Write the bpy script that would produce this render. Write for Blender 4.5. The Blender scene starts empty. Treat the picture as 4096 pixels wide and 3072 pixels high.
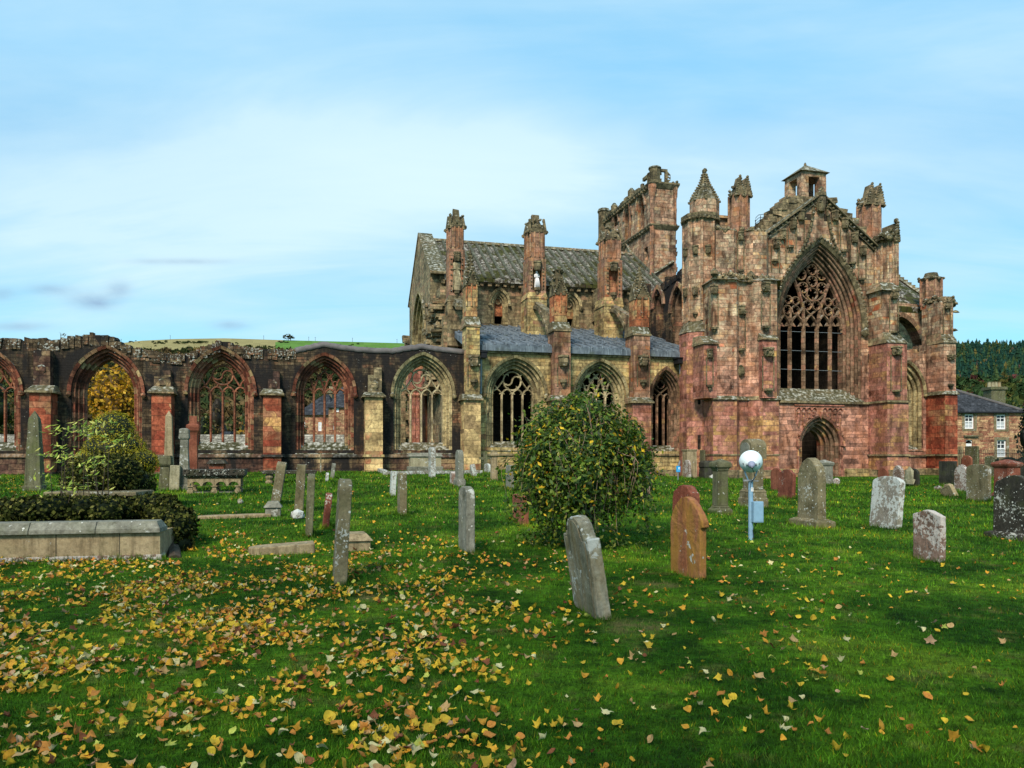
import bpy, bmesh, math, random
import numpy as np
from mathutils import Vector, Matrix
from mathutils.geometry import tessellate_polygon
R_ = math.radians
sc = bpy.context.scene
col = sc.collection
# ---------------------------------------------------------------- camera, sky, sun, exposure
F, CX, HY = 3077.0, 2048.0, 1830.0          # focal length, centre column and horizon row, for a 4096 px wide frame
CH = 1.6
cam = bpy.data.cameras.new('camera'); cam_o = bpy.data.objects.new('camera', cam); col.objects.link(cam_o)
cam.sensor_width = 36; cam.lens = F/4096*36; cam.shift_y = (HY-1536)/4096
cam.clip_start = .1; cam.clip_end = 6000
cam_o.location = (0, 0, CH); cam_o.rotation_euler = (R_(90), 0, 0)
sc.camera = cam_o
SUN_EL, SUN_AZ = 42, 197                     # azimuth from +Y clockwise: behind the camera, a little to its left
sc.view_settings.view_transform = 'Standard'; sc.view_settings.look = 'None'
sc.view_settings.exposure = 0.54; sc.view_settings.gamma = 1
sun = bpy.data.lights.new('sun', 'SUN'); sun.energy = 3.0; sun.angle = R_(14); sun.color = (1, .90, .76)
sun_o = bpy.data.objects.new('sun', sun); col.objects.link(sun_o)
sd = Vector((math.sin(R_(SUN_AZ))*math.cos(R_(SUN_EL)), math.cos(R_(SUN_AZ))*math.cos(R_(SUN_EL)), math.sin(R_(SUN_EL))))
sun_o.rotation_euler = sd.to_track_quat('Z', 'Y').to_euler(); sun_o.location = sd*60
w = bpy.data.worlds.new('World'); sc.world = w; w.use_nodes = True

class NT:
    """tiny node helper"""
    def __init__(s, tree): s.t = tree; s.n = tree.nodes; s.l = tree.links
    def new(s, t, **k):
        n = s.n.new(t)
        for a, b in k.items(): setattr(n, a, b)
        return n
    def link(s, a, b): s.l.new(a, b)
    def put(s, sock, v):
        if isinstance(v, bpy.types.NodeSocket): s.l.new(v, sock)
        elif v is not None: sock.default_value = v
    def math(s, op, a, b=None, c=None, clamp=False):
        n = s.new('ShaderNodeMath', operation=op, use_clamp=clamp)
        s.put(n.inputs[0], a); s.put(n.inputs[1], b); s.put(n.inputs[2], c)
        return n.outputs[0]
    def mix(s, f, a, b, mode='MIX'):
        n = s.new('ShaderNodeMix', data_type='RGBA', blend_type=mode)
        s.put(n.inputs[0], f)
        for i, v in ((6, a), (7, b)):
            if isinstance(v, tuple) and len(v) == 3: v = (*v, 1)
            s.put(n.inputs[i], v)
        return n.outputs[2]
    def ramp(s, f, pts, interp='LINEAR'):
        n = s.new('ShaderNodeValToRGB'); cr = n.color_ramp; cr.interpolation = interp
        while len(cr.elements) < len(pts): cr.elements.new(.5)
        for e, (p, c) in zip(cr.elements, pts):
            e.position = p; e.color = (*c, 1) if isinstance(c, tuple) else (c, c, c, 1)
        s.put(n.inputs[0], f); return n.outputs[0]
    def noise(s, vec, scale, detail=4, rough=.55, dist=0.0):
        n = s.new('ShaderNodeTexNoise'); s.put(n.inputs['Vector'], vec)
        n.inputs['Scale'].default_value = scale; n.inputs['Detail'].default_value = detail
        n.inputs['Roughness'].default_value = rough; n.inputs['Distortion'].default_value = dist
        return n.outputs[0]
    def mapping(s, vec, scale=(1, 1, 1), loc=(0, 0, 0), rot=(0, 0, 0)):
        n = s.new('ShaderNodeMapping'); s.put(n.inputs[0], vec)
        n.inputs['Scale'].default_value = scale; n.inputs['Location'].default_value = loc; n.inputs['Rotation'].default_value = rot
        return n.outputs[0]

def world_nodes():
    t = NT(w.node_tree); t.n.clear()
    out = t.new('ShaderNodeOutputWorld'); bg = t.new('ShaderNodeBackground'); bg.inputs[1].default_value = .10
    sky = t.new('ShaderNodeTexSky', sky_type='NISHITA'); sky.sun_disc = False
    sky.sun_elevation = R_(SUN_EL); sky.sun_rotation = R_(SUN_AZ); sky.altitude = 100; sky.air_density = 1.0; sky.dust_density = .6; sky.ozone_density = 2.0
    tc = t.new('ShaderNodeTexCoord'); sep = t.new('ShaderNodeSeparateXYZ'); t.link(tc.outputs['Generated'], sep.inputs[0])
    x, y, z = sep.outputs
    zp = t.math('MAXIMUM', z, 0.0)
    den = t.math('ADD', zp, .22)
    px_, py_ = t.math('DIVIDE', x, den), t.math('DIVIDE', y, den)
    cv = t.new('ShaderNodeCombineXYZ'); t.link(px_, cv.inputs[0]); t.link(py_, cv.inputs[1])
    n1 = t.noise(t.mapping(cv.outputs[0], (.9, 1.5, 1), (1.3, .4, 0), (0, 0, R_(-18))), 1.1, 9, .52, .25)
    n2 = t.noise(t.mapping(cv.outputs[0], (.6, 2.2, 1), (5.3, 2.4, 0), (0, 0, R_(14))), 1.3, 9, .58, .8)
    def blob(a, b, sa, sb, flat=False):
        # soft patch round the direction (x/y, z/y) = (a, b)
        ys = t.math('MAXIMUM', y, .05)
        dx = t.math('DIVIDE', t.math('SUBTRACT', t.math('DIVIDE', x, ys), a), sa)
        dz = t.math('DIVIDE', t.math('SUBTRACT', t.math('DIVIDE', z, ys), b), sb)
        r2 = t.math('ADD', t.math('MULTIPLY', dx, dx), t.math('MULTIPLY', dz, dz))
        return t.math('EXPONENT', t.math('MULTIPLY', r2, -1.0))
    core = t.math('ADD', blob(-.08, .37, .27, .085), t.math('MULTIPLY', blob(-.42, .28, .45, .12), .75))
    core = t.math('ADD', core, t.math('MULTIPLY', blob(.35, .33, .35, .12), .4))
    m = t.math('ADD', t.math('MULTIPLY', n1, .85), t.math('MULTIPLY', n2, .75))
    m = t.math('ADD', m, t.math('MULTIPLY', core, .42))
    m = t.math('MULTIPLY', t.math('SUBTRACT', m, .64), 1.9, clamp=True)
    # clear blue of the photograph: the sky model, tinted, with a paler cyan foot
    skyc = t.mix(1.0, sky.outputs[0], (.86, 1.12, 1.16), 'MULTIPLY')
    foot = t.ramp(zp, [(0, 1.0), (.13, .75), (.34, .12), (.6, 0.0)])
    skyc = t.mix(t.math('MULTIPLY', foot, .85), skyc, (2.1, 6.0, 7.6))
    high = t.ramp(zp, [(.12, 0.0), (.42, 1.0)])
    skyc = t.mix(t.math('MULTIPLY', high, .75), skyc, (2.45, 5.4, 7.7))
    cl = t.mix(t.math('ADD', t.math('MULTIPLY', n2, .7), t.math('MULTIPLY', core, .45), clamp=True), (3.5, 5.4, 6.9), (6.0, 7.3, 7.3))
    colr = t.mix(t.math('MULTIPLY', m, .80), skyc, cl)
    dark = None
    for a, b, sa, sb in ((-.60, .218, .028, .007), (-.55, .205, .028, .010), (-.535, .20, .02, .008), (-.64, .17, .035, .006), (-.365, .172, .022, .006), (-.665, .213, .02, .008), (-.43, .255, .06, .004), (-.51, .218, .016, .011)):
        k = blob(a, b, sa, sb); dark = k if dark is None else t.math('ADD', dark, k)
    dn = t.noise(t.mapping(tc.outputs['Generated'], (25, 25, 50)), 1.0, 6, .65)
    dark = t.math('MULTIPLY', t.math('MULTIPLY', dark, dn), .85, clamp=True)
    colr = t.mix(dark, colr, (2.2, 3.2, 4.6))
    t.link(colr, bg.inputs[0]); t.link(bg.outputs[0], out.inputs[0])
world_nodes()

# ---------------------------------------------------------------- frames and projection
TH = R_(14.5); cT, sT = math.cos(TH), math.sin(TH)
def ray(px, py): return ((px-CX)/F, (HY-py)/F)
def Q(px, py, v):
    """building coordinates (u, z) of the picture point on the plane v"""
    X, Zr = ray(px, py); t = v/(-sT*X + cT)
    return (t*(X*cT + sT), CH + Zr*t)
def U(px, v): return Q(px, 0, v)[0]
def Zc(px, py, v): return Q(px, py, v)[1]
def QU(px, py, u):
    """(v, z) on the plane u = const"""
    X, Zr = ray(px, py); t = u/(X*cT + sT)
    return (t*(-X*sT + cT), CH + Zr*t)
def B2W(u, v): return (u*cT - v*sT, u*sT + v*cT)
def gs(x):
    k = min(max((x-3.0)/8.0, 0), 1); k = k*k*(3-2*k); return .0212+(.0100-.0212)*k
def gz(x, y):
    b = gs(x)*min(max(y, -20), 45)
    return b + .018*math.sin(x*.9+1.3)*math.sin(y*.7) * min(1, max(0, 1-(y-30)/20))
def G(px, py):
    """point of the ground seen at this picture point"""
    X, Zr = ray(px, py); lo, hi = 1.5, 70.0
    for _ in range(50):
        t = (lo+hi)/2
        if CH+Zr*t > gz(X*t, t): lo = t
        else: hi = t
    return Vector((X*t, t, gz(X*t, t)))

# ---------------------------------------------------------------- object helpers
def props(o, label=None, cat=None, group=None, kind=None):
    if label: o['label'] = label
    if cat: o['category'] = cat
    if group: o['group'] = group
    if kind: o['kind'] = kind
    return o
def empty(name, loc, rz=0, label=None, cat=None, group=None):
    o = bpy.data.objects.new(name, None); col.objects.link(o); o.location = loc; o.rotation_euler = (0, 0, rz)
    o.empty_display_size = .2
    return props(o, label, cat, group)

class MB:
    """collects faces (with optional uv) and links them as one mesh object"""
    def __init__(s, base=(0, 0, 0)): s.v = []; s.f = []; s.uv = {}; s.base = Vector(base); s.marks = []
    def mark(s): s.marks.append((len(s.v), len(s.f)))
    def face(s, idx, uv=None):
        s.f.append(tuple(idx))
        if uv: s.uv[len(s.f)-1] = uv
    def add(s, pts):
        n = len(s.v); s.v.extend([tuple(p) for p in pts]); return n
    def box(s, a, b, jit=0):
        (x0, y0, z0), (x1, y1, z1) = a, b
        P = [(x, y, z) for z in (z0, z1) for y in (y0, y1) for x in (x0, x1)]
        if jit: P = [tuple(c + random.uniform(-jit, jit) for c in p) for p in P]
        n = s.add(P)
        for f in ((0, 2, 3, 1), (4, 5, 7, 6), (0, 1, 5, 4), (2, 6, 7, 3), (0, 4, 6, 2), (1, 3, 7, 5)): s.face([n+i for i in f])
    def frustum(s, plan0, z0, plan1, z1, cap=True):
        k = len(plan0); n = s.add([(x, y, z0) for x, y in plan0] + [(x, y, z1) for x, y in plan1])
        for i in range(k): j = (i+1) % k; s.face((n+i, n+j, n+k+j, n+k+i))
        if cap: s.face([n+i for i in range(k)][::-1]); s.face([n+k+i for i in range(k)])
    def prism(s, plan, z0, z1): s.frustum(plan, z0, plan, z1)
    def ngon(s, cx, cy, r, n, rot=0): return [(cx+r*math.cos(rot+2*math.pi*i/n), cy+r*math.sin(rot+2*math.pi*i/n)) for i in range(n)]
    def lathe(s, cx, cy, prof, n=12, rot=0):
        for (r0, z0), (r1, z1) in zip(prof[:-1], prof[1:]):
            s.frustum(s.ngon(cx, cy, max(r0, .002), n, rot), z0, s.ngon(cx, cy, max(r1, .002), n, rot), z1, cap=False)
        s.face([s.add([(x, y, prof[-1][1]) for x, y in s.ngon(cx, cy, max(prof[-1][0], .002), n, rot)])+i for i in range(n)])
        s.face([s.add([(x, y, prof[0][1]) for x, y in s.ngon(cx, cy, max(prof[0][0], .002), n, rot)])+i for i in range(n)][::-1])
    def slab(s, outer, holes, d0, d1, side=False):
        """plate with holes; outline in (a, z); thickness d0..d1 (along v, or along u when side)"""
        loops = [outer] + holes
        m = (lambda a, d, z: (d, a, z)) if side else (lambda a, d, z: (a, d, z))
        tris = tessellate_polygon([[Vector((a, z, 0)) for a, z in l] for l in loops])
        flat = [p for l in loops for p in l]; k = len(flat)
        n = s.add([m(a, d0, z) for a, z in flat] + [m(a, d1, z) for a, z in flat])
        for t in tris:
            s.face([n+i for i in t]); s.face([n+k+i for i in t][::-1])
        o = 0
        for l in loops:
            L = len(l)
            for i in range(L):
                j = (i+1) % L; s.face((n+o+i, n+o+j, n+k+o+j, n+k+o+i))
            o += L
    def ring(s, A, B, d0, d1, side=False, d0b=None):
        """band between polylines A (outer) and B (inner), thickness d0..d1; courses run across it"""
        m = (lambda a, d, z: (d, a, z)) if side else (lambda a, d, z: (a, d, z))
        if d0b is None: d0b = d0
        k = len(A); n = s.add([m(a, d0, z) for a, z in A] + [m(a, d0b, z) for a, z in B] + [m(a, d1, z) for a, z in B] + [m(a, d1, z) for a, z in A])
        L = 0.0; th = math.hypot(A[0][0]-B[0][0], A[0][1]-B[0][1])
        for i in range(k-1):
            dl = math.hypot(B[i+1][0]-B[i][0], B[i+1][1]-B[i][1]); L1 = L + dl
            for q, w0, w1 in ((0, 0, th), (1, th, th+abs(d1-d0b)), (2, th+1, th+1.3), (3, 0, abs(d1-d0))):
                a, b = n+q*k, n+((q+1) % 4)*k
                s.face((a+i, a+i+1, b+i+1, b+i), [(w0, L), (w0, L1), (w1, L1), (w1, L)])
            L = L1
        for i in (0, k-1): s.face((n+i, n+k+i, n+2*k+i, n+3*k+i))
    def sweep(s, path, prof, side=False, closed=False):
        """in-plane path of (a, z), profile of (normal offset, depth)"""
        m = (lambda a, d, z: (d, a, z)) if side else (lambda a, d, z: (a, d, z))
        K, P = len(path), len(prof); pts = []
        for i in range(K):
            if closed: p, q = path[i-1], path[(i+1) % K]
            else: p, q = path[max(i-1, 0)], path[min(i+1, K-1)]
            tx, tz = q[0]-p[0], q[1]-p[1]; l = math.hypot(tx, tz) or 1; nx, nz = -tz/l, tx/l
            for o, d in prof: pts.append(m(path[i][0]+nx*o, d, path[i][1]+nz*o))
        n = s.add(pts)
        L = 0
        for i in range(K if closed else K-1):
            j = (i+1) % K; L1 = L + math.hypot(path[j][0]-path[i][0], path[j][1]-path[i][1])
            for a in range(P):
                b = (a+1) % P
                s.face((n+i*P+a, n+j*P+a, n+j*P+b, n+i*P+b), [(a*.1, L), (a*.1, L1), (b*.1, L1), (b*.1, L)])
            L = L1
        if not closed:
            s.face([n+a for a in range(P)][::-1]); s.face([n+(K-1)*P+a for a in range(P)])
    def tube(s, path, r, n=6, r1=None):
        """round tube through 3-d points, radius r tapering to r1"""
        K = len(path); path = [Vector(p) for p in path]; pts = []
        for i in range(K):
            t = (path[min(i+1, K-1)]-path[max(i-1, 0)])
            if t.length < 1e-9: t = Vector((0, 0, 1))
            t.normalize(); a = t.orthogonal() if abs(t.z) > .9 else t.cross(Vector((0, 0, 1)))
            a.normalize(); b = t.cross(a)
            rr = r if r1 is None else r + (r1-r)*i/(K-1)
            for k in range(n):
                an = 2*math.pi*k/n; pts.append(path[i] + a*rr*math.cos(an) + b*rr*math.sin(an))
        q = s.add(pts)
        for i in range(K-1):
            for k in range(n):
                j = (k+1) % n; s.face((q+i*n+k, q+i*n+j, q+(i+1)*n+j, q+(i+1)*n+k))
        s.face([q+k for k in range(n)][::-1]); s.face([q+(K-1)*n+k for k in range(n)])
    def lump(s, c, r, jit=.3, flat=1.0):
        """small irregular stone or carved boss"""
        ico = [(0, 0, 1), (.894, 0, .447), (.276, .851, .447), (-.724, .526, .447), (-.724, -.526, .447), (.276, -.851, .447),
               (.724, .526, -.447), (-.276, .851, -.447), (-.894, 0, -.447), (-.276, -.851, -.447), (.724, -.526, -.447), (0, 0, -1)]
        fc = [(0, 1, 2), (0, 2, 3), (0, 3, 4), (0, 4, 5), (0, 5, 1), (1, 6, 2), (2, 7, 3), (3, 8, 4), (4, 9, 5), (5, 10, 1), (6, 7, 2), (7, 8, 3), (8, 9, 4), (9, 10, 5), (10, 6, 1), (11, 7, 6), (11, 8, 7), (11, 9, 8), (11, 10, 9), (11, 6, 10)]
        if not isinstance(r, tuple): r = (r, r, r*flat)
        n = s.add([(c[0]+x*r[0]*random.uniform(1-jit, 1+jit), c[1]+y*r[1]*random.uniform(1-jit, 1+jit), c[2]+z*r[2]*random.uniform(1-jit, 1+jit)) for x, y, z in ico])
        for f in fc: s.face([n+i for i in f])
    def build(s, name, mat, parent=None, smooth=False, bevel=0, label=None, loc=None, rz=0):
        if s.marks:   # one object for every marked run of faces
            ms = s.marks+[(len(s.v), len(s.f))]; s.marks = []; o = None
            if ms[0] != (0, 0): ms = [(0, 0)]+ms
            for (v0_, f0_), (v1_, f1_) in zip(ms[:-1], ms[1:]):
                if f1_ == f0_: continue
                q = MB(s.base); q.v = s.v[v0_:v1_]; q.f = [tuple(i-v0_ for i in f) for f in s.f[f0_:f1_]]; q.uv = {k-f0_: u for k, u in s.uv.items() if f0_ <= k < f1_}
                o = q.build(name, mat, parent, smooth, bevel, label, loc, rz)
            return o
        me = bpy.data.meshes.new(name)
        V = np.array(s.v, dtype=float).reshape(-1, 3) - np.array(s.base)
        me.from_pydata(V.tolist(), [], s.f); 
        uvl = me.uv_layers.new(name='uv')
        nl = len(me.loops); uv = np.zeros((nl, 2)); vi = np.zeros(nl, dtype=np.int32); me.loops.foreach_get('vertex_index', vi)
        nor = np.zeros(len(me.polygons)*3); me.polygons.foreach_get('normal', nor); nor = nor.reshape(-1, 3)
        ls = np.zeros(len(me.polygons), dtype=np.int32); lt = ls.copy(); me.polygons.foreach_get('loop_start', ls); me.polygons.foreach_get('loop_total', lt)
        pf = np.repeat(np.arange(len(me.polygons)), lt)
        N = nor[pf]; P = V[vi] + np.array(s.base)
        h = np.hypot(N[:, 0], N[:, 1]); flat = np.abs(N[:, 2]) > .85
        tx = np.where(h > 1e-6, -N[:, 1]/np.maximum(h, 1e-6), 1); ty = np.where(h > 1e-6, N[:, 0]/np.maximum(h, 1e-6), 0)
        uv[:, 0] = np.where(flat, P[:, 0], P[:, 0]*tx + P[:, 1]*ty); uv[:, 1] = np.where(flat, P[:, 1], P[:, 2])
        for fi, u in s.uv.items():
            for k, c in enumerate(u): uv[ls[fi]+k] = (c[0]+fi//400*.0, c[1])
        uvl.data.foreach_set('uv', uv.ravel())
        bm = bmesh.new(); bm.from_mesh(me); bmesh.ops.recalc_face_normals(bm, faces=bm.faces); bm.to_mesh(me); bm.free()
        if smooth: me.polygons.foreach_set('use_smooth', [True]*len(me.polygons))
        me.materials.append(mat); me.update()
        o = bpy.data.objects.new(name, me); col.objects.link(o)
        if parent: o.parent = parent
        if loc is not None: o.location = loc
        if rz: o.rotation_euler[2] = rz
        if bevel:
            b = o.modifiers.new('bevel', 'BEVEL'); b.width = bevel; b.segments = 2; b.limit_method = 'ANGLE'; b.angle_limit = R_(35)
        if label: o['label'] = label
        return o

def np_mesh(name, V, Fa, mat, parent=None, colr=None, smooth=False):
    """fast mesh from numpy arrays; Fa is (m, k); colr is per-face rgb"""
    me = bpy.data.meshes.new(name); V = np.asarray(V, dtype=np.float32); Fa = np.asarray(Fa, dtype=np.int32); m, k = Fa.shape
    me.vertices.add(len(V)); me.vertices.foreach_set('co', V.ravel())
    me.loops.add(m*k); me.loops.foreach_set('vertex_index', Fa.ravel())
    me.polygons.add(m); me.polygons.foreach_set('loop_start', np.arange(m, dtype=np.int32)*k)
    try: me.polygons.foreach_set('loop_total', np.full(m, k, dtype=np.int32))
    except Exception: pass
    if colr is not None:
        at = me.attributes.new('tint', 'FLOAT_COLOR', 'FACE'); at.data.foreach_set('color', np.c_[colr, np.ones(m)].astype(np.float32).ravel())
    if smooth: me.polygons.foreach_set('use_smooth', np.ones(m, dtype=bool))
    me.materials.append(mat); me.update(calc_edges=True); me.validate()
    o = bpy.data.objects.new(name, me); col.objects.link(o)
    if parent: o.parent = parent
    return o

# ---------------------------------------------------------------- materials
def new_mat(name):
    m = bpy.data.materials.new(name); m.use_nodes = True; t = NT(m.node_tree); t.n.clear()
    out = t.new('ShaderNodeOutputMaterial'); b = t.new('ShaderNodeBsdfPrincipled'); t.link(b.outputs[0], out.inputs[0])
    b.inputs['Roughness'].default_value = .9; b.inputs['Specular IOR Level'].default_value = .2
    return m, t, b
def bump(t, b, h, strength=.5, dist=.02):
    n = t.new('ShaderNodeBump'); n.inputs['Strength'].default_value = strength; n.inputs['Distance'].default_value = dist
    t.put(n.inputs['Height'], h); t.link(n.outputs[0], b.inputs['Normal'])

def stone(name, pal, bw=.62, bh=.29, zone=.9, crust=.0, streak=.5, lichen=.15, moss=.3, mortar=(.10, .08, .06), rnd=.75, crustcol=(.012, .010, .009), lichcol=(.50, .50, .44), high=None, iron=0.0, soot=.5):
    """coursed ashlar: every block its own tint from the palette, zones, black crust, rain streaks, lichen"""
    m, t, b = new_mat(name)
    tc = t.new('ShaderNodeTexCoord'); ob = tc.outputs['Object']; uv = tc.outputs['UV']
    wob = t.noise(uv, 1.3, 3); 
    uvw = t.new('ShaderNodeVectorMath', operation='ADD'); t.link(uv, uvw.inputs[0])
    cw = t.new('ShaderNodeCombineXYZ'); t.put(cw.inputs[0], t.math('MULTIPLY', wob, .10)); t.put(cw.inputs[1], t.math('MULTIPLY', t.math('SUBTRACT', wob, .5), .07)); t.link(cw.outputs[0], uvw.inputs[1])
    vs = t.new('ShaderNodeSeparateXYZ'); t.link(uv, vs.inputs[0]); vc = t.new('ShaderNodeCombineXYZ'); t.link(vs.outputs[1], vc.inputs[1])
    row = t.math('MULTIPLY', t.math('SUBTRACT', t.noise(vc.outputs[0], 1.5, 1), .5), .42)
    rw = t.new('ShaderNodeCombineXYZ'); t.link(row, rw.inputs[1]); t.put(rw.inputs[0], t.math('MULTIPLY', row, 1.7)); u2_ = t.new('ShaderNodeVectorMath', operation='ADD'); t.link(uvw.outputs[0], u2_.inputs[0]); t.link(rw.outputs[0], u2_.inputs[1]); uvw = u2_
    def brick(bw, bh, ms, off=.5):
        n = t.new('ShaderNodeTexBrick'); t.link(uvw.outputs[0], n.inputs['Vector'])
        n.inputs['Color1'].default_value = (0, 0, 0, 1); n.inputs['Color2'].default_value = (1, 1, 1, 1); n.inputs['Mortar'].default_value = (.5, .5, .5, 1)
        n.inputs['Scale'].default_value = 1; n.inputs['Mortar Size'].default_value = ms; n.inputs['Brick Width'].default_value = bw; n.inputs['Row Height'].default_value = bh
        n.inputs['Mortar Smooth'].default_value = .25; n.offset = off; n.squash = 1.45; n.squash_frequency = 3
        return n
    k1 = brick(bw, bh, .011); k2 = brick(bw*1.7, bh*2, .0, .37)
    big = t.noise(ob, .33, 4, .55, .4)
    idx = t.math('ADD', t.math('MULTIPLY', k1.outputs[0], rnd*.62), t.math('MULTIPLY', k2.outputs[0], rnd*.38))
    idx = t.math('ADD', idx, t.math('MULTIPLY', t.math('SUBTRACT', big, .5), zone*1.5))
    idx = t.math('ADD', idx, (1-rnd)/2)
    idx = t.math('ADD', idx, t.math('MULTIPLY', t.math('SUBTRACT', t.noise(ob, 3.5, 6, .65), .5), .55))
    c = t.ramp(idx, pal)
    if high:   # colour by height (real courses of other stone): (z0, z1, colour, amount)
        sp = t.new('ShaderNodeSeparateXYZ'); t.link(ob, sp.inputs[0])
        for z0, z1, cc, am in high:
            zz = t.math('ADD', sp.outputs[2], t.math('MULTIPLY', t.math('SUBTRACT', t.noise(ob, .5, 3), .5), 3.0))
            f = t.math('DIVIDE', t.math('SUBTRACT', zz, z0), z1-z0, clamp=True)
            c = t.mix(t.math('MULTIPLY', f, am), c, t.mix(1.0, cc, t.ramp(k1.outputs[0], [(0, .6), (1, 1.35)]), 'MULTIPLY'))
    c = t.mix(1.0, c, t.ramp(t.math('FRACT', t.math('MULTIPLY', k1.outputs[0], 7.3)), [(0, .76), (1, 1.22)]), 'MULTIPLY')
    mot = t.noise(ob, 7, 8, .68)
    c = t.mix(1.0, c, t.ramp(mot, [(.28, .42), (.5, 1.02), (.75, 1.6)]), 'MULTIPLY')
    mo2 = t.noise(ob, 1.7, 6, .6)
    c = t.mix(1.0, c, t.ramp(mo2, [(.30, .50), (.5, 1.0), (.72, 1.30)]), 'MULTIPLY')
    c = t.mix(t.math('MULTIPLY', k1.outputs[1], .75), c, mortar)
    if streak:
        sn = t.noise(t.mapping(ob, (2.2, 2.2, .16)), 1.6, 7, .62)
        c = t.mix(t.math('MULTIPLY', t.ramp(sn, [(.47, 0.0), (.68, 1.0)]), streak), c, t.mix(1.0, c, (.20, .16, .12), 'MULTIPLY'))
    if iron: c = t.mix(t.math('MULTIPLY', t.ramp(t.math('ADD', t.noise(ob, 1.1, 6, .62, .6), t.math('MULTIPLY', k1.outputs[0], .12)), [(.54, 0.0), (.66, 1.0)]), iron), c, t.mix(mot, (.22, .06, .02), (.54, .22, .08)))
    if soot:
        so = t.math('ADD', t.noise(t.mapping(ob, (1.4, 1.4, .5)), .9, 8, .66, .8), t.math('MULTIPLY', mot, .12))
        c = t.mix(t.math('MULTIPLY', t.ramp(so, [(.57, 0.0), (.72, 1.0)]), soot), c, t.mix(1.0, c, (.16, .13, .10), 'MULTIPLY'))
    if crust:
        cn = t.math('ADD', t.noise(ob, .55, 7, .62, .5), t.math('MULTIPLY', t.noise(t.mapping(ob, (3, 3, .5)), 1, 4), .45))
        th = 1.02 - crust*.62
        c = t.mix(t.ramp(cn, [(max(th-.10, 0), 0.0), (min(th+.07, 1), 1.0)]), c, t.mix(mot, crustcol, tuple(x*3.2 for x in crustcol)))
    if lichen:
        ln = t.noise(ob, 11, 5, .62); lb = t.noise(ob, .8, 4)
        f = t.math('ADD', ln, t.math('MULTIPLY', t.math('SUBTRACT', lb, .5), .55))
        th = .76 - lichen*.22
        c = t.mix(t.math('MULTIPLY', t.ramp(f, [(th, 0.0), (th+.05, 1.0)]), .85), c, t.mix(mot, tuple(x*.7 for x in lichcol), lichcol))
    geo = t.new('ShaderNodeNewGeometry'); sn_ = t.new('ShaderNodeSeparateXYZ'); t.link(geo.outputs['Normal'], sn_.inputs[0])
    if moss:
        up = t.ramp(sn_.outputs[2], [(.25, 0.0), (.6, 1.0)])
        mc = t.ramp(t.noise(ob, 5, 5, .6), [(.35, (.035, .04, .012)), (.5, (.10, .095, .055)), (.62, (.42, .42, .37))])
        c = t.mix(t.math('MULTIPLY', up, min(1, moss*1.3)), c, mc)
    gm = t.new('ShaderNodeGamma'); t.link(c, gm.inputs[0]); gm.inputs[1].default_value = 1.12; hs = t.new('ShaderNodeHueSaturation'); t.link(gm.outputs[0], hs.inputs['Color']); hs.inputs['Value'].default_value = 1.09; hs.inputs['Saturation'].default_value = .95; c = hs.outputs[0]
    t.link(c, b.inputs['Base Color'])
    h = t.math('ADD', t.math('MULTIPLY', k1.outputs[1], -.55), t.math('ADD', t.math('MULTIPLY', mot, .8), t.math('MULTIPLY', k1.outputs[0], .25)))
    bump(t, b, h, .75, .035)
    return m

P_PINK = [(.0, (.24, .085, .045)), (.2, (.38, .145, .095)), (.45, (.46, .20, .145)), (.62, (.36, .17, .10)), (.8, (.50, .27, .11)), (1, (.50, .30, .09))]
P_UPPER = [(.0, (.20, .125, .075)), (.22, (.42, .25, .16)), (.38, (.36, .28, .18)), (.52, (.48, .27, .16)), (.66, (.48, .38, .25)), (.80, (.54, .37, .18)), (.92, (.42, .12, .04)), (1, (.34, .07, .02))]
P_NAVE = [(.0, (.20, .14, .06)), (.25, (.36, .27, .12)), (.5, (.50, .38, .17)), (.7, (.54, .40, .15)), (.85, (.42, .22, .13)), (1, (.56, .35, .09))]
P_GREY = [(.0, (.10, .08, .045)), (.3, (.22, .175, .095)), (.6, (.34, .26, .14)), (.85, (.36, .21, .12)), (1, (.40, .29, .12))]
P_RED = [(.0, (.13, .025, .010)), (.3, (.28, .055, .022)), (.55, (.38, .10, .04)), (.75, (.34, .16, .08)), (.9, (.45, .24, .08)), (1, (.50, .30, .10))]
P_ARCH = [(.0, (.10, .05, .035)), (.3, (.24, .07, .035)), (.5, (.30, .13, .07)), (.7, (.30, .20, .10)), (1, (.42, .32, .14))]
P_DARK = [(.0, (.030, .020, .012)), (.35, (.10, .07, .038)), (.6, (.19, .135, .075)), (.8, (.22, .10, .05)), (1, (.36, .27, .14))]
P_OCHRE = [(.0, (.30, .20, .10)), (.35, (.50, .34, .15)), (.6, (.58, .42, .19)), (.8, (.42, .16, .07)), (1, (.55, .40, .18))]
M = {}
M['pink'] = stone('pink_sandstone', P_PINK, .60, .28, .75, crust=.0, streak=.50, lichen=.05, rnd=.8, mortar=(.2, .12, .09), iron=.30, soot=.65)
M['upper'] = stone('mixed_sandstone', P_UPPER, .46, .24, .8, crust=.22, streak=.60, lichen=.36, rnd=.8, mortar=(.07, .05, .04), iron=.38, soot=.9)
M['facade'] = stone('facade_sandstone', P_UPPER, .50, .25, .7, crust=.14, streak=.55, lichen=.22, rnd=.8, mortar=(.09, .06, .045), iron=.38, soot=.85, high=[(8.6, 4.8, (.47, .215, .15), .8)])
M['nave'] = stone('yellow_sandstone', P_NAVE, .5, .22, .75, crust=.02, streak=.5, lichen=.10, rnd=.85, mortar=(.12, .09, .05), iron=.18, soot=.6)
M['clere'] = stone('clerestory_sandstone', P_GREY + [], .5, .24, .8, crust=.05, streak=.6, lichen=.16, rnd=.85, soot=.8)
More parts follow.
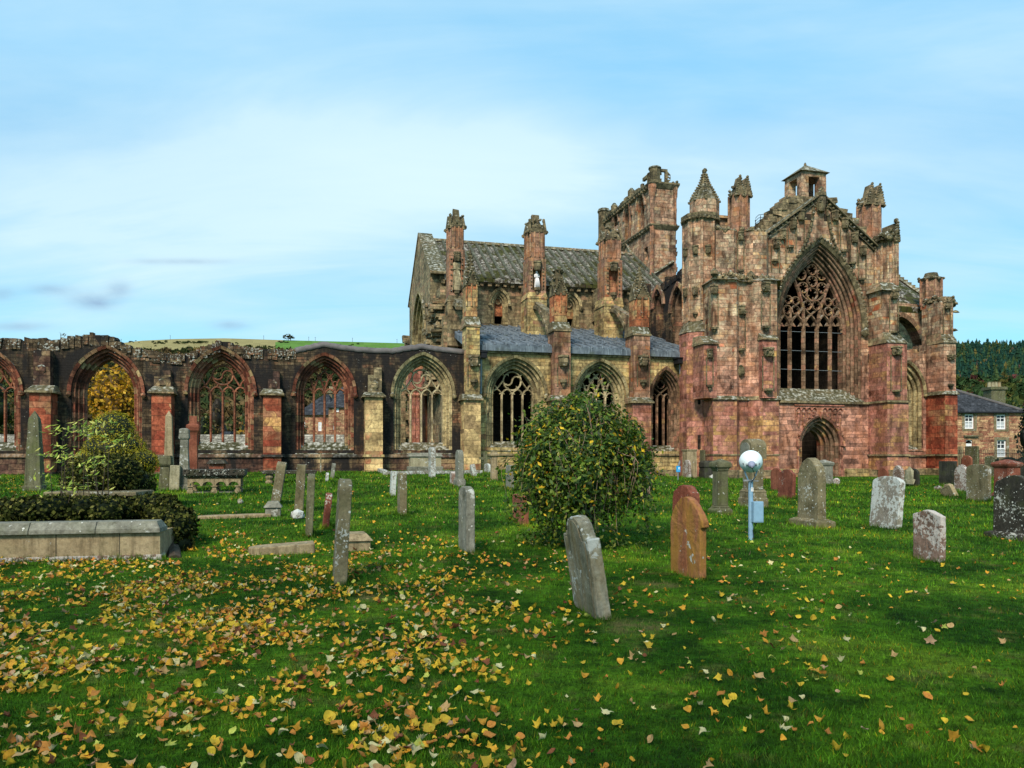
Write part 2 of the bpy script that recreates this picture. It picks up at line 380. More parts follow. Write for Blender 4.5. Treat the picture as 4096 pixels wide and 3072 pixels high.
M['shaft'] = stone('pillar_sandstone', [(.0, (.16, .10, .06)), (.3, (.32, .19, .115)), (.55, (.38, .20, .13)), (.8, (.36, .25, .13)), (1, (.44, .14, .05))], .45, .3, .7, streak=.75, lichen=.24, moss=.5, iron=.5, soot=.7)
M['orange'] = stone('orange_sandstone', [(.0, (.24, .09, .035)), (.35, (.42, .13, .045)), (.55, (.45, .22, .09)), (.8, (.46, .32, .13)), (1, (.35, .25, .14))], .6, .3, 1.0, streak=.45, lichen=.10, moss=.5)
M['grey'] = stone('grey_sandstone', P_GREY, .45, .2, .8, crust=.1, streak=.5, lichen=.35, moss=.6)
M['dark'] = stone('blackened_rubble', P_DARK, .34, .15, .9, crust=.48, streak=1.0, lichen=.30, moss=.9, mortar=(.02, .015, .01))
M['coping'] = stone('lichened_coping', P_DARK, .34, .15, .9, crust=.30, streak=.4, lichen=.85, moss=.6, mortar=(.02, .015, .01))
M['darkbase'] = stone('blackened_plinth', [(.0, (.05, .03, .02)), (.4, (.16, .08, .055)), (.7, (.28, .18, .10)), (1, (.44, .31, .15))], .6, .26, 1.0, crust=.42, streak=.5, lichen=.28, moss=.9, mortar=(.03, .02, .015))
M['red'] = stone('red_sandstone', P_RED, .75, .36, .8, crust=.02, streak=.5, lichen=.06, moss=.9, mortar=(.10, .04, .02))
M['arch'] = stone('red_voussoirs', P_ARCH, 5, .36, .7, crust=.10, streak=.45, lichen=.10, moss=.6, mortar=(.03, .02, .015))
M['archy'] = stone('yellow_voussoirs', [(.0, (.20, .15, .08)), (.4, (.36, .28, .14)), (.7, (.44, .35, .18)), (1, (.36, .28, .16))], 5, .34, .7, crust=.06, streak=.45, lichen=.10, moss=.6, mortar=(.05, .04, .025))
M['archm'] = stone('banded_voussoirs', [(.0, (.10, .07, .04)), (.3, (.22, .13, .075)), (.5, (.28, .18, .11)), (.7, (.36, .16, .10)), (.85, (.40, .27, .11)), (1, (.26, .07, .03))], 5, .33, .9, crust=.10, streak=.55, lichen=.10, moss=.5, mortar=(.04, .03, .02))
M['ochre'] = stone('ochre_sandstone', P_OCHRE, .85, .32, .8, streak=.25, lichen=.05, moss=.9, mortar=(.25, .18, .09))
M['tracery'] = stone('tracery_stone', [(.0, (.26, .20, .11)), (.5, (.44, .36, .21)), (1, (.46, .34, .20))], 5, .6, .8, streak=.4, lichen=.10, moss=.3, mortar=(.15, .1, .06))
M['traceryr'] = stone('red_tracery_stone', [(.0, (.17, .07, .035)), (.4, (.28, .10, .05)), (.7, (.34, .16, .08)), (1, (.32, .22, .12))], 5, .7, .9, streak=.4, lichen=.06, moss=.3, mortar=(.1, .06, .04))
M['carved'] = stone('carved_stone', [(.0, (.09, .075, .04)), (.5, (.20, .16, .085)), (1, (.29, .21, .12))], .4, .3, 1, crust=.15, streak=.5, lichen=.25, moss=.8)
M['inside'] = stone('shade_dark_interior', [(.0, (.03, .022, .015)), (.6, (.05, .038, .025)), (1, (.07, .05, .03))], .6, .3, .8, lichen=0, moss=0, soot=0)  # near-black tones put the shade of the interior into the stone colour

def slab_roof():
    m, t, b = new_mat('mossy_stone_slabs')
    ob = t.new('ShaderNodeTexCoord').outputs['Object']
    br = t.new('ShaderNodeTexBrick'); t.link(t.mapping(ob, (1, 1, 1)), br.inputs['Vector'])
    br.inputs['Scale'].default_value = 1; br.inputs['Brick Width'].default_value = .5; br.inputs['Row Height'].default_value = .55; br.inputs['Mortar Size'].default_value = .02
    br.inputs['Color1'].default_value = (.7, .7, .7, 1); br.inputs['Color2'].default_value = (1.2, 1.2, 1.2, 1); br.inputs['Mortar'].default_value = (.25, .25, .25, 1)
    n1 = t.noise(ob, .45, 6, .6, .6); n2 = t.noise(ob, 6, 7, .7); n3 = t.noise(ob, 2.2, 6, .65)
    c = t.mix(t.ramp(n2, [(.45, 0.0), (.60, 1.0)]), (.055, .045, .032), (.36, .33, .28))
    mo = t.math('ADD', n1, t.math('MULTIPLY', t.math('SUBTRACT', n3, .5), .9))
    c = t.mix(t.ramp(mo, [(.46, 0.0), (.54, 1.0)]), c, t.mix(n2, (.02, .024, .006), (.085, .085, .018)))
    c = t.mix(t.ramp(n3, [(.55, 0.0), (.66, 1.0)]), c, (.05, .034, .022))
    c = t.mix(1.0, c, br.outputs[0], 'MULTIPLY')
    t.link(c, b.inputs['Base Color']); bump(t, b, n2, .6, .03); return m
M['slab'] = slab_roof()
def lead():
    m, t, b = new_mat('lead_sheet')
    ob = t.new('ShaderNodeTexCoord').outputs['Object']
    n = t.noise(ob, 2.5, 6, .6); s = t.noise(t.mapping(ob, (9, 2, 1)), 1.4, 5, .6)
    c = t.ramp(n, [(.3, (.05, .06, .07)), (.5, (.105, .125, .145)), (.7, (.17, .20, .225))])
    c = t.mix(t.ramp(s, [(.52, 0.0), (.66, .8)]), c, (.24, .28, .31))
    c = t.mix(t.ramp(t.noise(ob, 1.1, 5), [(.6, 0.0), (.7, .5)]), c, (.06, .075, .03))
    t.link(c, b.inputs['Base Color']); b.inputs['Roughness'].default_value = .55; bump(t, b, n, .3, .02); return m
M['lead'] = lead()
def plain(name, c, rough=.7, var=.25, scale=6, c2=None, metal=0):
    m, t, b = new_mat(name); ob = t.new('ShaderNodeTexCoord').outputs['Object']; n = t.noise(ob, scale, 6, .62)
    a = tuple(x*(1-var) for x in c); d = tuple(min(1, x*(1+var)) for x in (c2 or c))
    t.link(t.ramp(n, [(.3, a), (.7, d)]), b.inputs['Base Color']); b.inputs['Roughness'].default_value = rough; b.inputs['Metallic'].default_value = metal
    bump(t, b, n, .25, .01); return m
M['iron'] = plain('black_iron', (.012, .012, .014), .6)
M['metalgrey'] = plain('grey_metal', (.20, .22, .23), .5)
M['cap'] = plain('grey_lead_capping', (.13, .115, .11), .8, .35, 2.5)
M['statue'] = plain('white_statue_stone', (.72, .69, .68), .8, .15)

def grave(name, c1, c2, lich=.3, lcol=(.55, .54, .48), spot=0.0, orange=0.0, green=.2, dark=.3, lscale=9, topw=.5):
    m, t, b = new_mat(name); tc = t.new('ShaderNodeTexCoord'); oi = t.new('ShaderNodeObjectInfo')
    va = t.new('ShaderNodeVectorMath', operation='ADD'); t.link(tc.outputs['Object'], va.inputs[0])
    cb = t.new('ShaderNodeCombineXYZ'); 
    for i in range(3): t.put(cb.inputs[i], t.math('MULTIPLY', oi.outputs['Random'], 37.0*(i+1)))
    t.link(cb.outputs[0], va.inputs[1]); ob = va.outputs[0]
    n1 = t.noise(ob, 2.6, 7, .62, .3); n2 = t.noise(ob, 22, 6, .7)
    c = t.ramp(n1, [(.32, c1), (.68, c2)])
    c = t.mix(1.0, c, t.ramp(n2, [(.3, .62), (.5, 1.0), (.75, 1.35)]), 'MULTIPLY')
    sn = t.noise(t.mapping(ob, (9, 9, .8)), 1.2, 6, .6)
    c = t.mix(t.math('MULTIPLY', t.ramp(sn, [(.47, 0.0), (.62, 1.0)]), dark), c, t.mix(1.0, c, (.22, .20, .16), 'MULTIPLY'))
    if orange: c = t.mix(t.math('MULTIPLY', t.ramp(t.noise(t.mapping(ob, (5, 5, 1.5)), 1.1, 6, .6), [(.45, 0.0), (.6, 1.0)]), orange), c, (.31, .165, .022))
    if green: c = t.mix(t.math('MULTIPLY', t.ramp(t.noise(ob, 3.4, 6, .6), [(.5, 0.0), (.66, 1.0)]), green), c, (.10, .115, .03))
    if lich:
        f = t.math('ADD', t.noise(ob, lscale, 7, .66, .6), t.math('MULTIPLY', t.math('SUBTRACT', t.noise(ob, 2.3, 4), .5), .7)); th = .74-lich*.38
        c = t.mix(t.ramp(f, [(th, 0.0), (th+.035, .92)]), c, t.mix(n2, tuple(x*.62 for x in lcol), lcol))
    if spot:
        vo = t.new('ShaderNodeTexVoronoi'); t.put(vo.inputs['Vector'], ob); vo.inputs['Scale'].default_value = 26; vo.inputs['Randomness'].default_value = 1
        sep = t.new('ShaderNodeSeparateColor'); t.link(vo.outputs['Color'], sep.inputs[0])
        rr = t.math('MULTIPLY', t.math('SUBTRACT', sep.outputs[0], 1-spot, clamp=True), .42/spot)
        c = t.mix(t.math('LESS_THAN', vo.outputs['Distance'], rr), c, lcol)
    t.link(c, b.inputs['Base Color'])
    bump(t, b, t.math('ADD', n2, t.math('MULTIPLY', n1, .6)), .8, .012); return m
MG = {
 'lean': grave('pale_streaked_stone', (.13, .115, .065), (.34, .31, .235), .42, (.60, .59, .53), orange=.25, green=.15, dark=.45, lscale=11),
 'brown': grave('weathered_brown_stone', (.11, .088, .045), (.25, .205, .12), .30, spot=.12, lscale=20),
 'grey': grave('weathered_grey_stone', (.13, .125, .095), (.27, .255, .20), .22, spot=.05),
 'white': grave('lichen_white_stone', (.19, .155, .12), (.30, .27, .22), .66, (.62, .63, .58), dark=.15, lscale=14),
 'pinkl': grave('pink_lichen_stone', (.13, .08, .055), (.26, .165, .125), .66, (.60, .53, .47), dark=.2, green=0, lscale=17),
 'redl': grave('red_lichen_stone', (.11, .03, .018), (.26, .085, .05), .30, (.50, .45, .38), green=0, lscale=24),
 'dark': grave('dark_speckled_stone', (.022, .020, .015), (.065, .055, .04), .40, (.50, .49, .42), spot=.14, green=.2, lscale=22),
 'orange': grave('orange_lichen_stone', (.22, .075, .032), (.33, .14, .07), .10, orange=.62, green=.0, dark=.35),
 'red': grave('red_stone', (.17, .05, .028), (.30, .105, .06), .05, green=.05, dark=.35),
 'green': grave('algae_green_stone', (.09, .085, .045), (.16, .15, .085), .14, spot=.10, green=.5, dark=.45),
 'black': grave('sooty_stone', (.022, .022, .017), (.065, .06, .045), .10, green=.25, dark=.5),
 'cream': grave('cream_stone', (.27, .23, .14), (.42, .37, .24), .12, green=.2, dark=.35),
 'sand': grave('sand_stone', (.26, .19, .105), (.38, .29, .17), .10, green=.15, dark=.5),
}
# ---------------------------------------------------------------- gothic vocabulary
random.seed(7)
ZB = .65
def arcpts(c, a, e, s, b=None, n=14):
    """pointed arch outline: centre c, half width a, centre offset e, springing s, foot b"""
    Rr = a+e; t1 = math.acos(e/Rr)
    L = [(c+e-Rr*math.cos(t1*i/n), s+Rr*math.sin(t1*i/n)) for i in range(n+1)]
    Rt = [(c-e+Rr*math.cos(t1*i/n), s+Rr*math.sin(t1*i/n)) for i in range(n-1, -1, -1)]
    P = L + Rt
    return ([(c-a, b)] + P + [(c+a, b)]) if b is not None else P
def arch_e(a, h): return max((a*a+h*h)/(2*a)-a, .02)
def archhw(a, e, s, z): return math.sqrt(max((a+e)**2-(z-s)**2, 0))-e
def hexp(w_, d0, d1): m_ = (d0+d1)/2; return [(-w_/2, m_), (-w_/4, d0), (w_/4, d0), (w_/2, m_), (w_/4, d1), (-w_/4, d1)]
def circ(x, z, r, n=18, a0=0, a1=2*math.pi): return [(x+r*math.cos(a0+(a1-a0)*i/n), z+r*math.sin(a0+(a1-a0)*i/n)) for i in range(n+1)]
def bez(p0, p1, p2, n=8): return [((1-t)**2*p0[0]+2*t*(1-t)*p1[0]+t*t*p2[0], (1-t)**2*p0[1]+2*t*(1-t)*p1[1]+t*t*p2[1]) for t in [i/n for i in range(n+1)]]
def cusp(mb, x, z, ax, az, L, d, w_=.07):
    l = math.hypot(ax, az) or 1; ax, az = ax/l, az/l; nx, nz = -az, ax
    n = mb.add([(x+nx*w_, d, z+nz*w_), (x-nx*w_, d, z-nz*w_), (x+ax*L, d-.02, z+az*L), (x+nx*w_, d+.1, z+nz*w_), (x-nx*w_, d+.1, z-nz*w_), (x+ax*L, d+.08, z+az*L)])
    for f in ((0, 1, 2), (5, 4, 3), (0, 3, 4, 1), (1, 4, 5, 2), (2, 5, 3, 0)): mb.face([n+i for i in f])
def foil(mb, x, z, r, v, k=4, bw=.09, rot=0, dep=.2):
    mb.sweep(circ(x, z, r, 20)[:-1], hexp(bw, v, v+dep), closed=True)
    for i in range(k):
        an = rot+2*math.pi*i/k; cusp(mb, x+r*math.cos(an), z+r*math.sin(an), -math.cos(an), -math.sin(an), r*.52, v+.05, r*.22)
def bars(mb, c, a, e, s, sill, v, n=4, kind='swirl', bw=.13, dep=.26):
    """tracery of an n-light window"""
    P = hexp(bw, v, v+dep); l = a/n; h = math.sqrt((a+e)**2-e*e); ms = [c-a+2*l*i for i in range(1, n)]
    Pt = hexp(bw*.85, v+.03, v+dep-.03)
    for x in ms: mb.sweep([(x, sill), (x, s-.1), (x, s+l*.3)], P)
    for i in range(n):
        ci = c-a+l*(2*i+1); el = l*.35
        hd = arcpts(ci, l, el, s-.05, None, 6); mb.sweep([p for p in hd if abs(p[0]-c) <= archhw(a, e, s, max(p[1], s))+.02], Pt)
        for sg in (-1, 1): cusp(mb, ci+sg*l*.82, s+l*.35, -sg, -.3, l*.4, v+.06, l*.14)
    mb.sweep(arcpts(c, a, e, s, sill), hexp(bw*1.1, v, v+dep))
    if kind == 'net':
        Rr = a+e
        for x in ms:
            for sg in (-1, 1):
                path = []
                for i in range(15):
                    th = math.acos(e/Rr)*i/14; px_ = x+sg*(Rr-Rr*math.cos(th)); pz = s+Rr*math.sin(th)
                    if abs(px_-c) > archhw(a, e, s, pz): break
                    path.append((px_, pz))
                if len(path) > 2: mb.sweep(path, Pt)
        for i in range(n-1): 
            foil(mb, ms[i], s+h*.36, l*.50, v+.03, 4, bw*.5, .78)
        for i in range(n-2): foil(mb, (ms[i]+ms[i+1])/2, s+h*.60, l*.42, v+.03, 4, bw*.5, .78)
    elif kind == 'swirl':
        r = a*.43; zc = s+h*.53
        mb.sweep(circ(c, zc, r, 22)[:-1], Pt, closed=True)
        mb.sweep(circ(c-r/2, zc+.02, r/2, 9, math.pi, 2*math.pi), Pt); mb.sweep(circ(c+r/2, zc, r/2, 9, math.pi, 0), Pt)
        for an in (.6, 2.2, 3.6, 5.4): cusp(mb, c+r*math.cos(an), zc+r*math.sin(an), -math.cos(an), -math.sin(an), r*.35, v+.05, r*.12)
        for sg in (-1, 1):
            ax = c+sg*3*l if n == 4 else c+sg*2*l; az = s+l*1.2
            hw = archhw(a, e, s, s+h*.42)
            mb.sweep(bez((ax, az), (ax+sg*l*.1, az+h*.12), (c+sg*hw*.98, s+h*.36)), Pt)
            mb.sweep(bez((ax, az), (ax-sg*l*.5, az+h*.1), (c+sg*r*.98, zc+.05)), Pt)
            mb.sweep(bez((c+sg*l, s+l*1.2), (c+sg*l*.7, s+l*1.5), (c+sg*r*.5, zc-r*.86)), Pt)
            hw2 = archhw(a, e, s, s+h*.80)
            mb.sweep(bez((c+sg*r*.80, zc+r*.62), (c+sg*r*.9, s+h*.72), (c+sg*hw2*.95, s+h*.80)), Pt)
    elif kind == 'small':
        foil(mb, c, s+h*.62, a*.38, v+.03, 4, bw*.7, .78)
        for sg in (-1, 1): mb.sweep(bez((c+sg*l*.0, s+l*1.2), (c+sg*l, s+h*.35), (c+sg*archhw(a, e, s, s+h*.5), s+h*.5)), Pt)

def openwin(P, c, a, e, s, foot, v0, orders, mats, parent, base, hood=True, d1=None, roll=True, frame_name='moulded_arch'):
    """receding orders behind the wall face v0; orders = [(half width, depth)], the hole in the wall is the first"""
    A = arcpts(c, a, e, s, foot)
    mb = MB(base); prev = A
    for k, (ak, dk) in enumerate(orders):
        B = arcpts(c, ak, e, s, foot)
        mb.ring(prev, B, v0+dk, v0+(d1 or 1.2)+.003*k)
        if roll:
            mb.sweep(B, [(.05*math.cos(t), v0+dk+.02+.05*math.sin(t)) for t in [i*math.pi/3 for i in range(6)]])
        prev = B
    o = mb.build(frame_name, mats, parent)
    if hood:
        mh = MB(base); Hs = arcpts(c, a+.16, e, s); mh.ring(Hs, arcpts(c, a+.003, e, s), v0-.15, v0+.05, d0b=v0-.07)
        for x in (c-a-.08, c+a+.08): mh.lump((x, v0-.12, s-.08), .15)
        mh.build('hood_mould', mats, parent)
    return o, prev

def pbox(mb, x0, x1, yt, yb, v0, v1, jit=0):
    u0, u1 = U(x0, v0), U(x1, v0); xm = (x0+x1)/2
    mb.box((u0, v0, Zc(xm, yb, v0)), (u1, v1, Zc(xm, yt, v0)), jit)
def pslope(mb, x0, x1, yt, yb, v0, v0t, v1, over=0.0, inset=0.0):
    """weathered set-off: wide foot with front v0, top with front v0t"""
    u0, u1 = U(x0, v0)-over, U(x1, v0)+over; xm = (x0+x1)/2; zb, zt = Zc(xm, yb, v0), Zc(xm, yt, v0)
    mb.frustum([(u0, v0-over), (u1, v0-over), (u1, v1), (u0, v1)], zb, [(u0+inset, v0t), (u1-inset, v0t), (u1-inset, v1), (u0+inset, v1)], zt)
    mb.box((u0-.02, v0-over-.02, zb-.09), (u1+.02, v1, zb+.002))
def crockets(mb, pts, r):
    for p in pts: mb.lump(p, r, .35)
def gablet(mb, u, v, w_, z0, z1, d, side=False):
    m_ = (lambda a, dd, z: (dd, a, z)) if side else (lambda a, dd, z: (a, dd, z))
    n = mb.add([m_(u-w_, d, z0), m_(u+w_, d, z0), m_(u, d, z1), m_(u-w_, v, z0), m_(u+w_, v, z0), m_(u, v, z1)])
    for f in ((0, 1, 2), (5, 4, 3), (0, 3, 4, 1), (1, 4, 5, 2), (2, 5, 3, 0)): mb.face([n+i for i in f])
def crown(mb, u, v, hw, z0, z1, full=True):
    """broken pinnacle head: ring of gablets with crockets, corner stubs, finial stump"""
    H = z1-z0; hd = hw
    for sg in (-1, 1):
        gablet(mb, u, v, hw*1.0, z0, z0+H*.55, v+sg*hd*1.05); gablet(mb, v, u, hd*1.0, z0, z0+H*.55, u+sg*hw*1.05, True)
    for a in (-1, 1):
        for b in (-1, 1):
            mb.frustum([(u+a*hw*.98-.09, v+b*hd-.09), (u+a*hw*.98+.09, v+b*hd-.09), (u+a*hw*.98+.09, v+b*hd+.09), (u+a*hw*.98-.09, v+b*hd+.09)], z0-.1,
                       [(u+a*hw*.8-.06, v+b*hd*.8-.06), (u+a*hw*.8+.06, v+b*hd*.8-.06), (u+a*hw*.8+.06, v+b*hd*.8+.06), (u+a*hw*.8-.06, v+b*hd*.8+.06)], z0+H*random.uniform(.5, .8))
            mb.lump((u+a*hw*1.08, v+b*hd*1.08, z0+.02), .13); mb.lump((u+a*hw*.8, v+b*hd*.8, z0+H*.62), .11)
    mb.frustum(mb.ngon(u, v, hw*1.1, 4, math.pi/4), z0, mb.ngon(u, v, hw*.58, 4, math.pi/4), z0+H*.72)
    if full: mb.box((u-hw*.38, v-hw*.38, z0+H*.7), (u+hw*.38, v+hw*.38, z1), .04)
    for i in range(26):
        t = random.random(); an = random.uniform(0, 6.28); r = hw*(1.22-.5*t); mb.lump((u+r*math.cos(an)*.95, v+r*math.sin(an)*.95, z0+H*t*.8), random.uniform(.06, .12), .4)
def spire(mb, u, v, r, z0, z1, n=8, tiers=9, cs=.1):
    prof = [(r, z0), (r*.98, z0+.1)]; H = z1-z0
    mb.lathe(u, v, [(r, z0), (r*.97, z0+H*.04), (r*.80, z0+H*.20), (r*.57, z0+H*.38), (r*.38, z0+H*.52), (r*.25, z0+H*.66), (r*.13, z0+H*.84), (.06, z0+H*.9)], n, math.pi/8)
    for i in range(n):
        an = math.pi/8+2*math.pi*i/n
        for k in range(tiers):
            t = (k+.4)/tiers; rr = r*float(np.interp(t*.86, [0, .2, .38, .52, .66, .86], [1, .8, .57, .38, .25, .12]))+.03; mb.lump((u+rr*math.cos(an), v+rr*math.sin(an), z0+H*.86*t), cs*(1-.45*t), .3)
    mb.lump((u, v, z0+H*.90), (.16, .16, .09)); mb.lathe(u, v, [(.05, z0+H*.88), (.05, z0+H*.96)], 6); mb.lump((u, v, z1-.1), (.17, .17, .12))
def canopy(mb, u, v, z, w_, h):
    """projecting niche canopy, crocketed on top and hollow looking below"""
    mb.frustum(mb.ngon(u, v, w_*.55, 6), z, mb.ngon(u, v, w_*.75, 6), z+h*.25)
    mb.frustum(mb.ngon(u, v, w_*.75, 6), z+h*.25, mb.ngon(u, v, w_*.70, 6), z+h*.65)
    mb.frustum(mb.ngon(u, v, w_*.85, 6), z+h*.65, mb.ngon(u, v, w_*.80, 6), z+h*.8)
    for i in range(9): mb.lump((u+random.uniform(-.7, .7)*w_, v-random.uniform(.2, .7)*w_, z+h*random.uniform(.0, .8)), w_*.17)
def corbel(mb, u, v, z, w_, h):
    mb.lathe(u, v, [(w_*.15, z), (w_*.35, z+h*.25), (w_*.45, z+h*.55), (w_*.7, z+h*.62), (w_*.7, z+h)], 8)
def niche(mbf, u, v, z0, z1, w_, can=.5):
    """statue niche on a face at v: slim shafts, canopy above, bracket below"""
    for sg in (-1, 1):
        mbf.lathe(u+sg*w_*.5, v-.03, [(.045, z0), (.035, z0+.1), (.035, z1-.1), (.06, z1)], 6)
    canopy(mbf, u, v-.05, z1-.02, w_*.62, can); corbel(mbf, u, v-.05, z0-.3, w_*.55, .3)
def rubble(mb, line, v0, v1, zfun=None, n_per=3.2, s=(.12, .3), down=.15):
    """loose ragged stones on a broken wall head; line = [(u, z)]"""
    for (a0, z0), (a1, z1) in zip(line[:-1], line[1:]):
        L = math.hypot(a1-a0, z1-z0); k = max(1, int(L*n_per))
        for i in range(k):
            t = (i+random.random())/k; a = a0+(a1-a0)*t; z = z0+(z1-z0)*t; hw, hh = random.uniform(*s), random.uniform(.05, .13)
            vv = random.uniform(v0-.05, v1-.3); mb.box((a-hw, vv, z-down), (a+hw, vv+random.uniform(.3, .7), z+hh*random.uniform(-.3, 1.2)), .03)
def ragged(line, step=.35, amp=.10):
    out = []
    for (a0, z0), (a1, z1) in zip(line[:-1], line[1:]):
        k = max(1, int(abs(a1-a0)/step))
        for i in range(k):
            t = i/k; a = a0+(a1-a0)*t; z = z0+(z1-z0)*t; d = random.uniform(-amp, amp)
            out.append((a, z+d)); out.append((a+(a1-a0)/k*.92, z+d+random.uniform(-.02, .02)))
    out.append(line[-1]); return out

# ---------------------------------------------------------------- the long ruined arcade wall on the left
VA = 42.0
bu, bv = U(900, VA), VA; AB = (bu, bv, ZB)
wx, wy = B2W(bu, bv)
arcade = empty('arcade_wall', (wx, wy, ZB), TH, 'long blackened ruined wall of red pointed window arches running left from the nave', 'ruined wall')
top_px = [(-160, 1345), (0, 1352), (70, 1358), (130, 1354), (203, 1364), (262, 1355), (300, 1352), (344, 1339), (430, 1347), (458, 1366), (523, 1396), (600, 1405), (660, 1418), (726, 1421), (800, 1404), (850, 1378), (886, 1368), (925, 1380), (960, 1394), (1060, 1398), (1150, 1404), (1180, 1400), (1240, 1388), (1293, 1376), (1361, 1392), (1450, 1400), (1569, 1404), (1640, 1396), (1687, 1388), (1759, 1398), (1862, 1408)]
topl = [Q(x, y, VA) for x, y in top_px]
bays = [  # apex x, left, right, apex y, springing y, sill y (wall face), kind, inner half width ratio
 (-48, -208, 92, 1385, 1566, 1803, 'swirl', .74), (430, 274, 578, 1383, 1572, 1850, None, .74), (886, 741, 1024, 1385, 1568, 1800, 'swirl', .74),
 (1298, 1172, 1424, 1412, 1574, 1800, 'net', .74), (1689, 1566, 1818, 1410, 1578, 1800, 'swirl', .75)]
holes = []; wins = []
for xa, xl, xr, ya, ys, yi, kind, rt in bays:
    u0, u1 = U(xl, VA), U(xr, VA); c = (u0+u1)/2; a = (u1-u0)/2-.12; s = Zc(xa, ys, VA); h = Zc(xa, ya, VA)-.14-s; e = arch_e(a, h); f = Zc(xa, yi, VA)
    holes.append(arcpts(c, a, e, s, f)); wins.append((c, a, e, s, f, kind, rt, xa))
zst = Zc(900, 1820, VA)
outl = [(topl[0][0], zst)] + ragged(topl, .3, .05) + [(topl[-1][0], zst)]
mb = MB(AB); mb.slab(outl, holes, VA, VA+1.25); mb.build('wall', M['dark'], arcade)
mb = MB(AB); mb.box((topl[0][0], VA-.10, ZB-.5), (topl[-1][0], VA+1.3, zst-.002)); mb.build('plinth', M['darkbase'], arcade)
mb = MB(AB); mb.frustum([(topl[0][0], VA-.2), (topl[-1][0], VA-.2), (topl[-1][0], VA+.1), (topl[0][0], VA+.1)], zst-.12, [(topl[0][0], VA-.14), (topl[-1][0], VA-.14), (topl[-1][0], VA+.1), (topl[0][0], VA+.1)], zst+.05)
mb.frustum([(topl[0][0], VA-.3), (topl[-1][0], VA-.3), (topl[-1][0], VA+.1), (topl[0][0], VA+.1)], ZB-.4, [(topl[0][0], VA-.2), (topl[-1][0], VA-.2), (topl[-1][0], VA+.1), (topl[0][0], VA+.1)], ZB+.28)
mb.build('string_course', M['darkbase'], arcade)
mb = MB(AB); rubble(mb, topl[:22], VA, VA+1.25, n_per=7, s=(.07, .24)); rubble(mb, topl[:22], VA-.05, VA+.3, n_per=4, s=(.08, .2), down=.5); rubble(mb, topl[9:22], VA-.04, VA+.2, n_per=3, s=(.1, .25), down=.3)
mb.build('broken_coping', M['coping'], arcade)
for c, a, e, s, f, kind, rt, xa in wins:
    mt = M['archy'] if xa > 1600 else M['arch']
    base = AB; d = .20
    ai = a*rt; orders = [(a-(a-ai)*.28, .12), (a-(a-ai)*.60, .30), (ai, .52)]
    frame, _ = openwin(None, c, a, e, s, f, VA, orders, mt, arcade, AB, d1=1.22)
    if kind:
        t_ = MB(AB); zi = f+.42; bars(t_, c, ai, e, s, zi, VA+.72, 4, kind)
        t_.build('tracery', M['tracery'] if xa > 1600 else M['traceryr'], frame)
        sl_ = MB(AB); sl_.frustum([(c-a, VA-.06), (c+a, VA-.06), (c+a, VA+1.1), (c-a, VA+1.1)], f-.22, [(c-a, VA+.72), (c+a, VA+.72), (c+a, VA+1.1), (c-a, VA+1.1)], zi)
        sl_.build('sill', M['darkbase'] if xa < 1600 else M['grey'], frame)
# buttresses of the arcade
def arc_butt(xl, xr, ycap0, ycap1, ybase, mt, ux0, ux1, uy, uy2=None, um='darkbase'):
    mb = MB(AB); v = 41.0
    pbox(mb, xl, xr, ycap1+2, ybase+14, v, VA)
    b = mb.build('buttress', M[mt], arcade)
    mb = MB(AB); pslope(mb, xl, xr, ycap0, ycap1, v, v+.5, VA, over=.14, inset=.12)
    mb.build('buttress_cap', M['grey'], b)
    mb = MB(AB); v2 = v+.5; pbox(mb, ux0, ux1, uy, ycap0+6, v2, VA)
    if uy2: pbox(mb, (ux0+ux1)/2-4, ux1, uy2, uy, v2+.25, VA)
    uc = U((ux0+ux1)/2, v2); mb.lump((uc, v2, Zc(ux0, (uy+ycap0)/2+6, v2)), (.24, .1, .26), .2)
    mb.build('buttress_upper', M[um], b)
    mb = MB(AB); xm = (xl+xr)/2
    u0, u1 = U(xl, v)-.1, U(xr, v)+.1
    mb.frustum([(u0, v-.1), (u1, v-.1), (u1, VA), (u0, VA)], zst-.1, [(u0+.04, v-.06), (u1-.04, v-.06), (u1-.04, VA), (u0+.04, VA)], zst+.03)
    mb.frustum([(u0-.06, v-.2), (u1+.06, v-.2), (u1+.06, VA), (u0-.06, VA)], ZB-.5, [(u0, v-.12), (u1, v-.12), (u1, VA), (u0, VA)], ZB+.25)
    mb.build('buttress_base', M['darkbase'] if mt != 'ochre' else M['nave'], b)
arc_butt(117, 203, 1537, 1563, 1889, 'red', 133, 200, 1400)
arc_butt(606, 684, 1541, 1566, 1886, 'red', 616, 682, 1506, 1480)
arc_butt(1052, 1124, 1552, 1574, 1884, 'red', 1072, 1119, 1518, 1486)
arc_butt(1461, 1531, 1566, 1582, 1880, 'ochre', 1473, 1527, 1500, 1470, 'grey')
# grey weathering hood over the wall head
line = [Q(x, y, VA) for x, y in ((1182, 1402), (1240, 1390), (1293, 1376), (1361, 1388), (1450, 1400), (1569, 1404), (1640, 1393), (1687, 1386), (1759, 1397), (1862, 1408))]
mb = MB(AB)
P = [(-.13, VA-.05), (.10, VA+.0), (.2, VA+.3), (.22, VA+.7), (.1, VA+1.2), (-.13, VA+1.3)]
ln2 = []
for (a0, z0), (a1, z1) in zip(line[:-1], line[1:]):
    for i in range(5): t = i/5; ln2.append((a0+(a1-a0)*t, z0+(z1-z0)*t+random.uniform(-.025, .025)))
ln2.append(line[-1])
mb.sweep(ln2, P); mb.build('weathering_hood', M['cap'], arcade, smooth=True)

# ---------------------------------------------------------------- the abbey church
AU, AV = 20.0, 42.0
CB = (AU, AV, ZB); wx, wy = B2W(AU, AV)
abbey = empty('abbey_church', (wx, wy, ZB), TH, 'great roofless red and yellow sandstone abbey with gabled transept, slab roof and pinnacles', 'abbey')
uL = 8.2
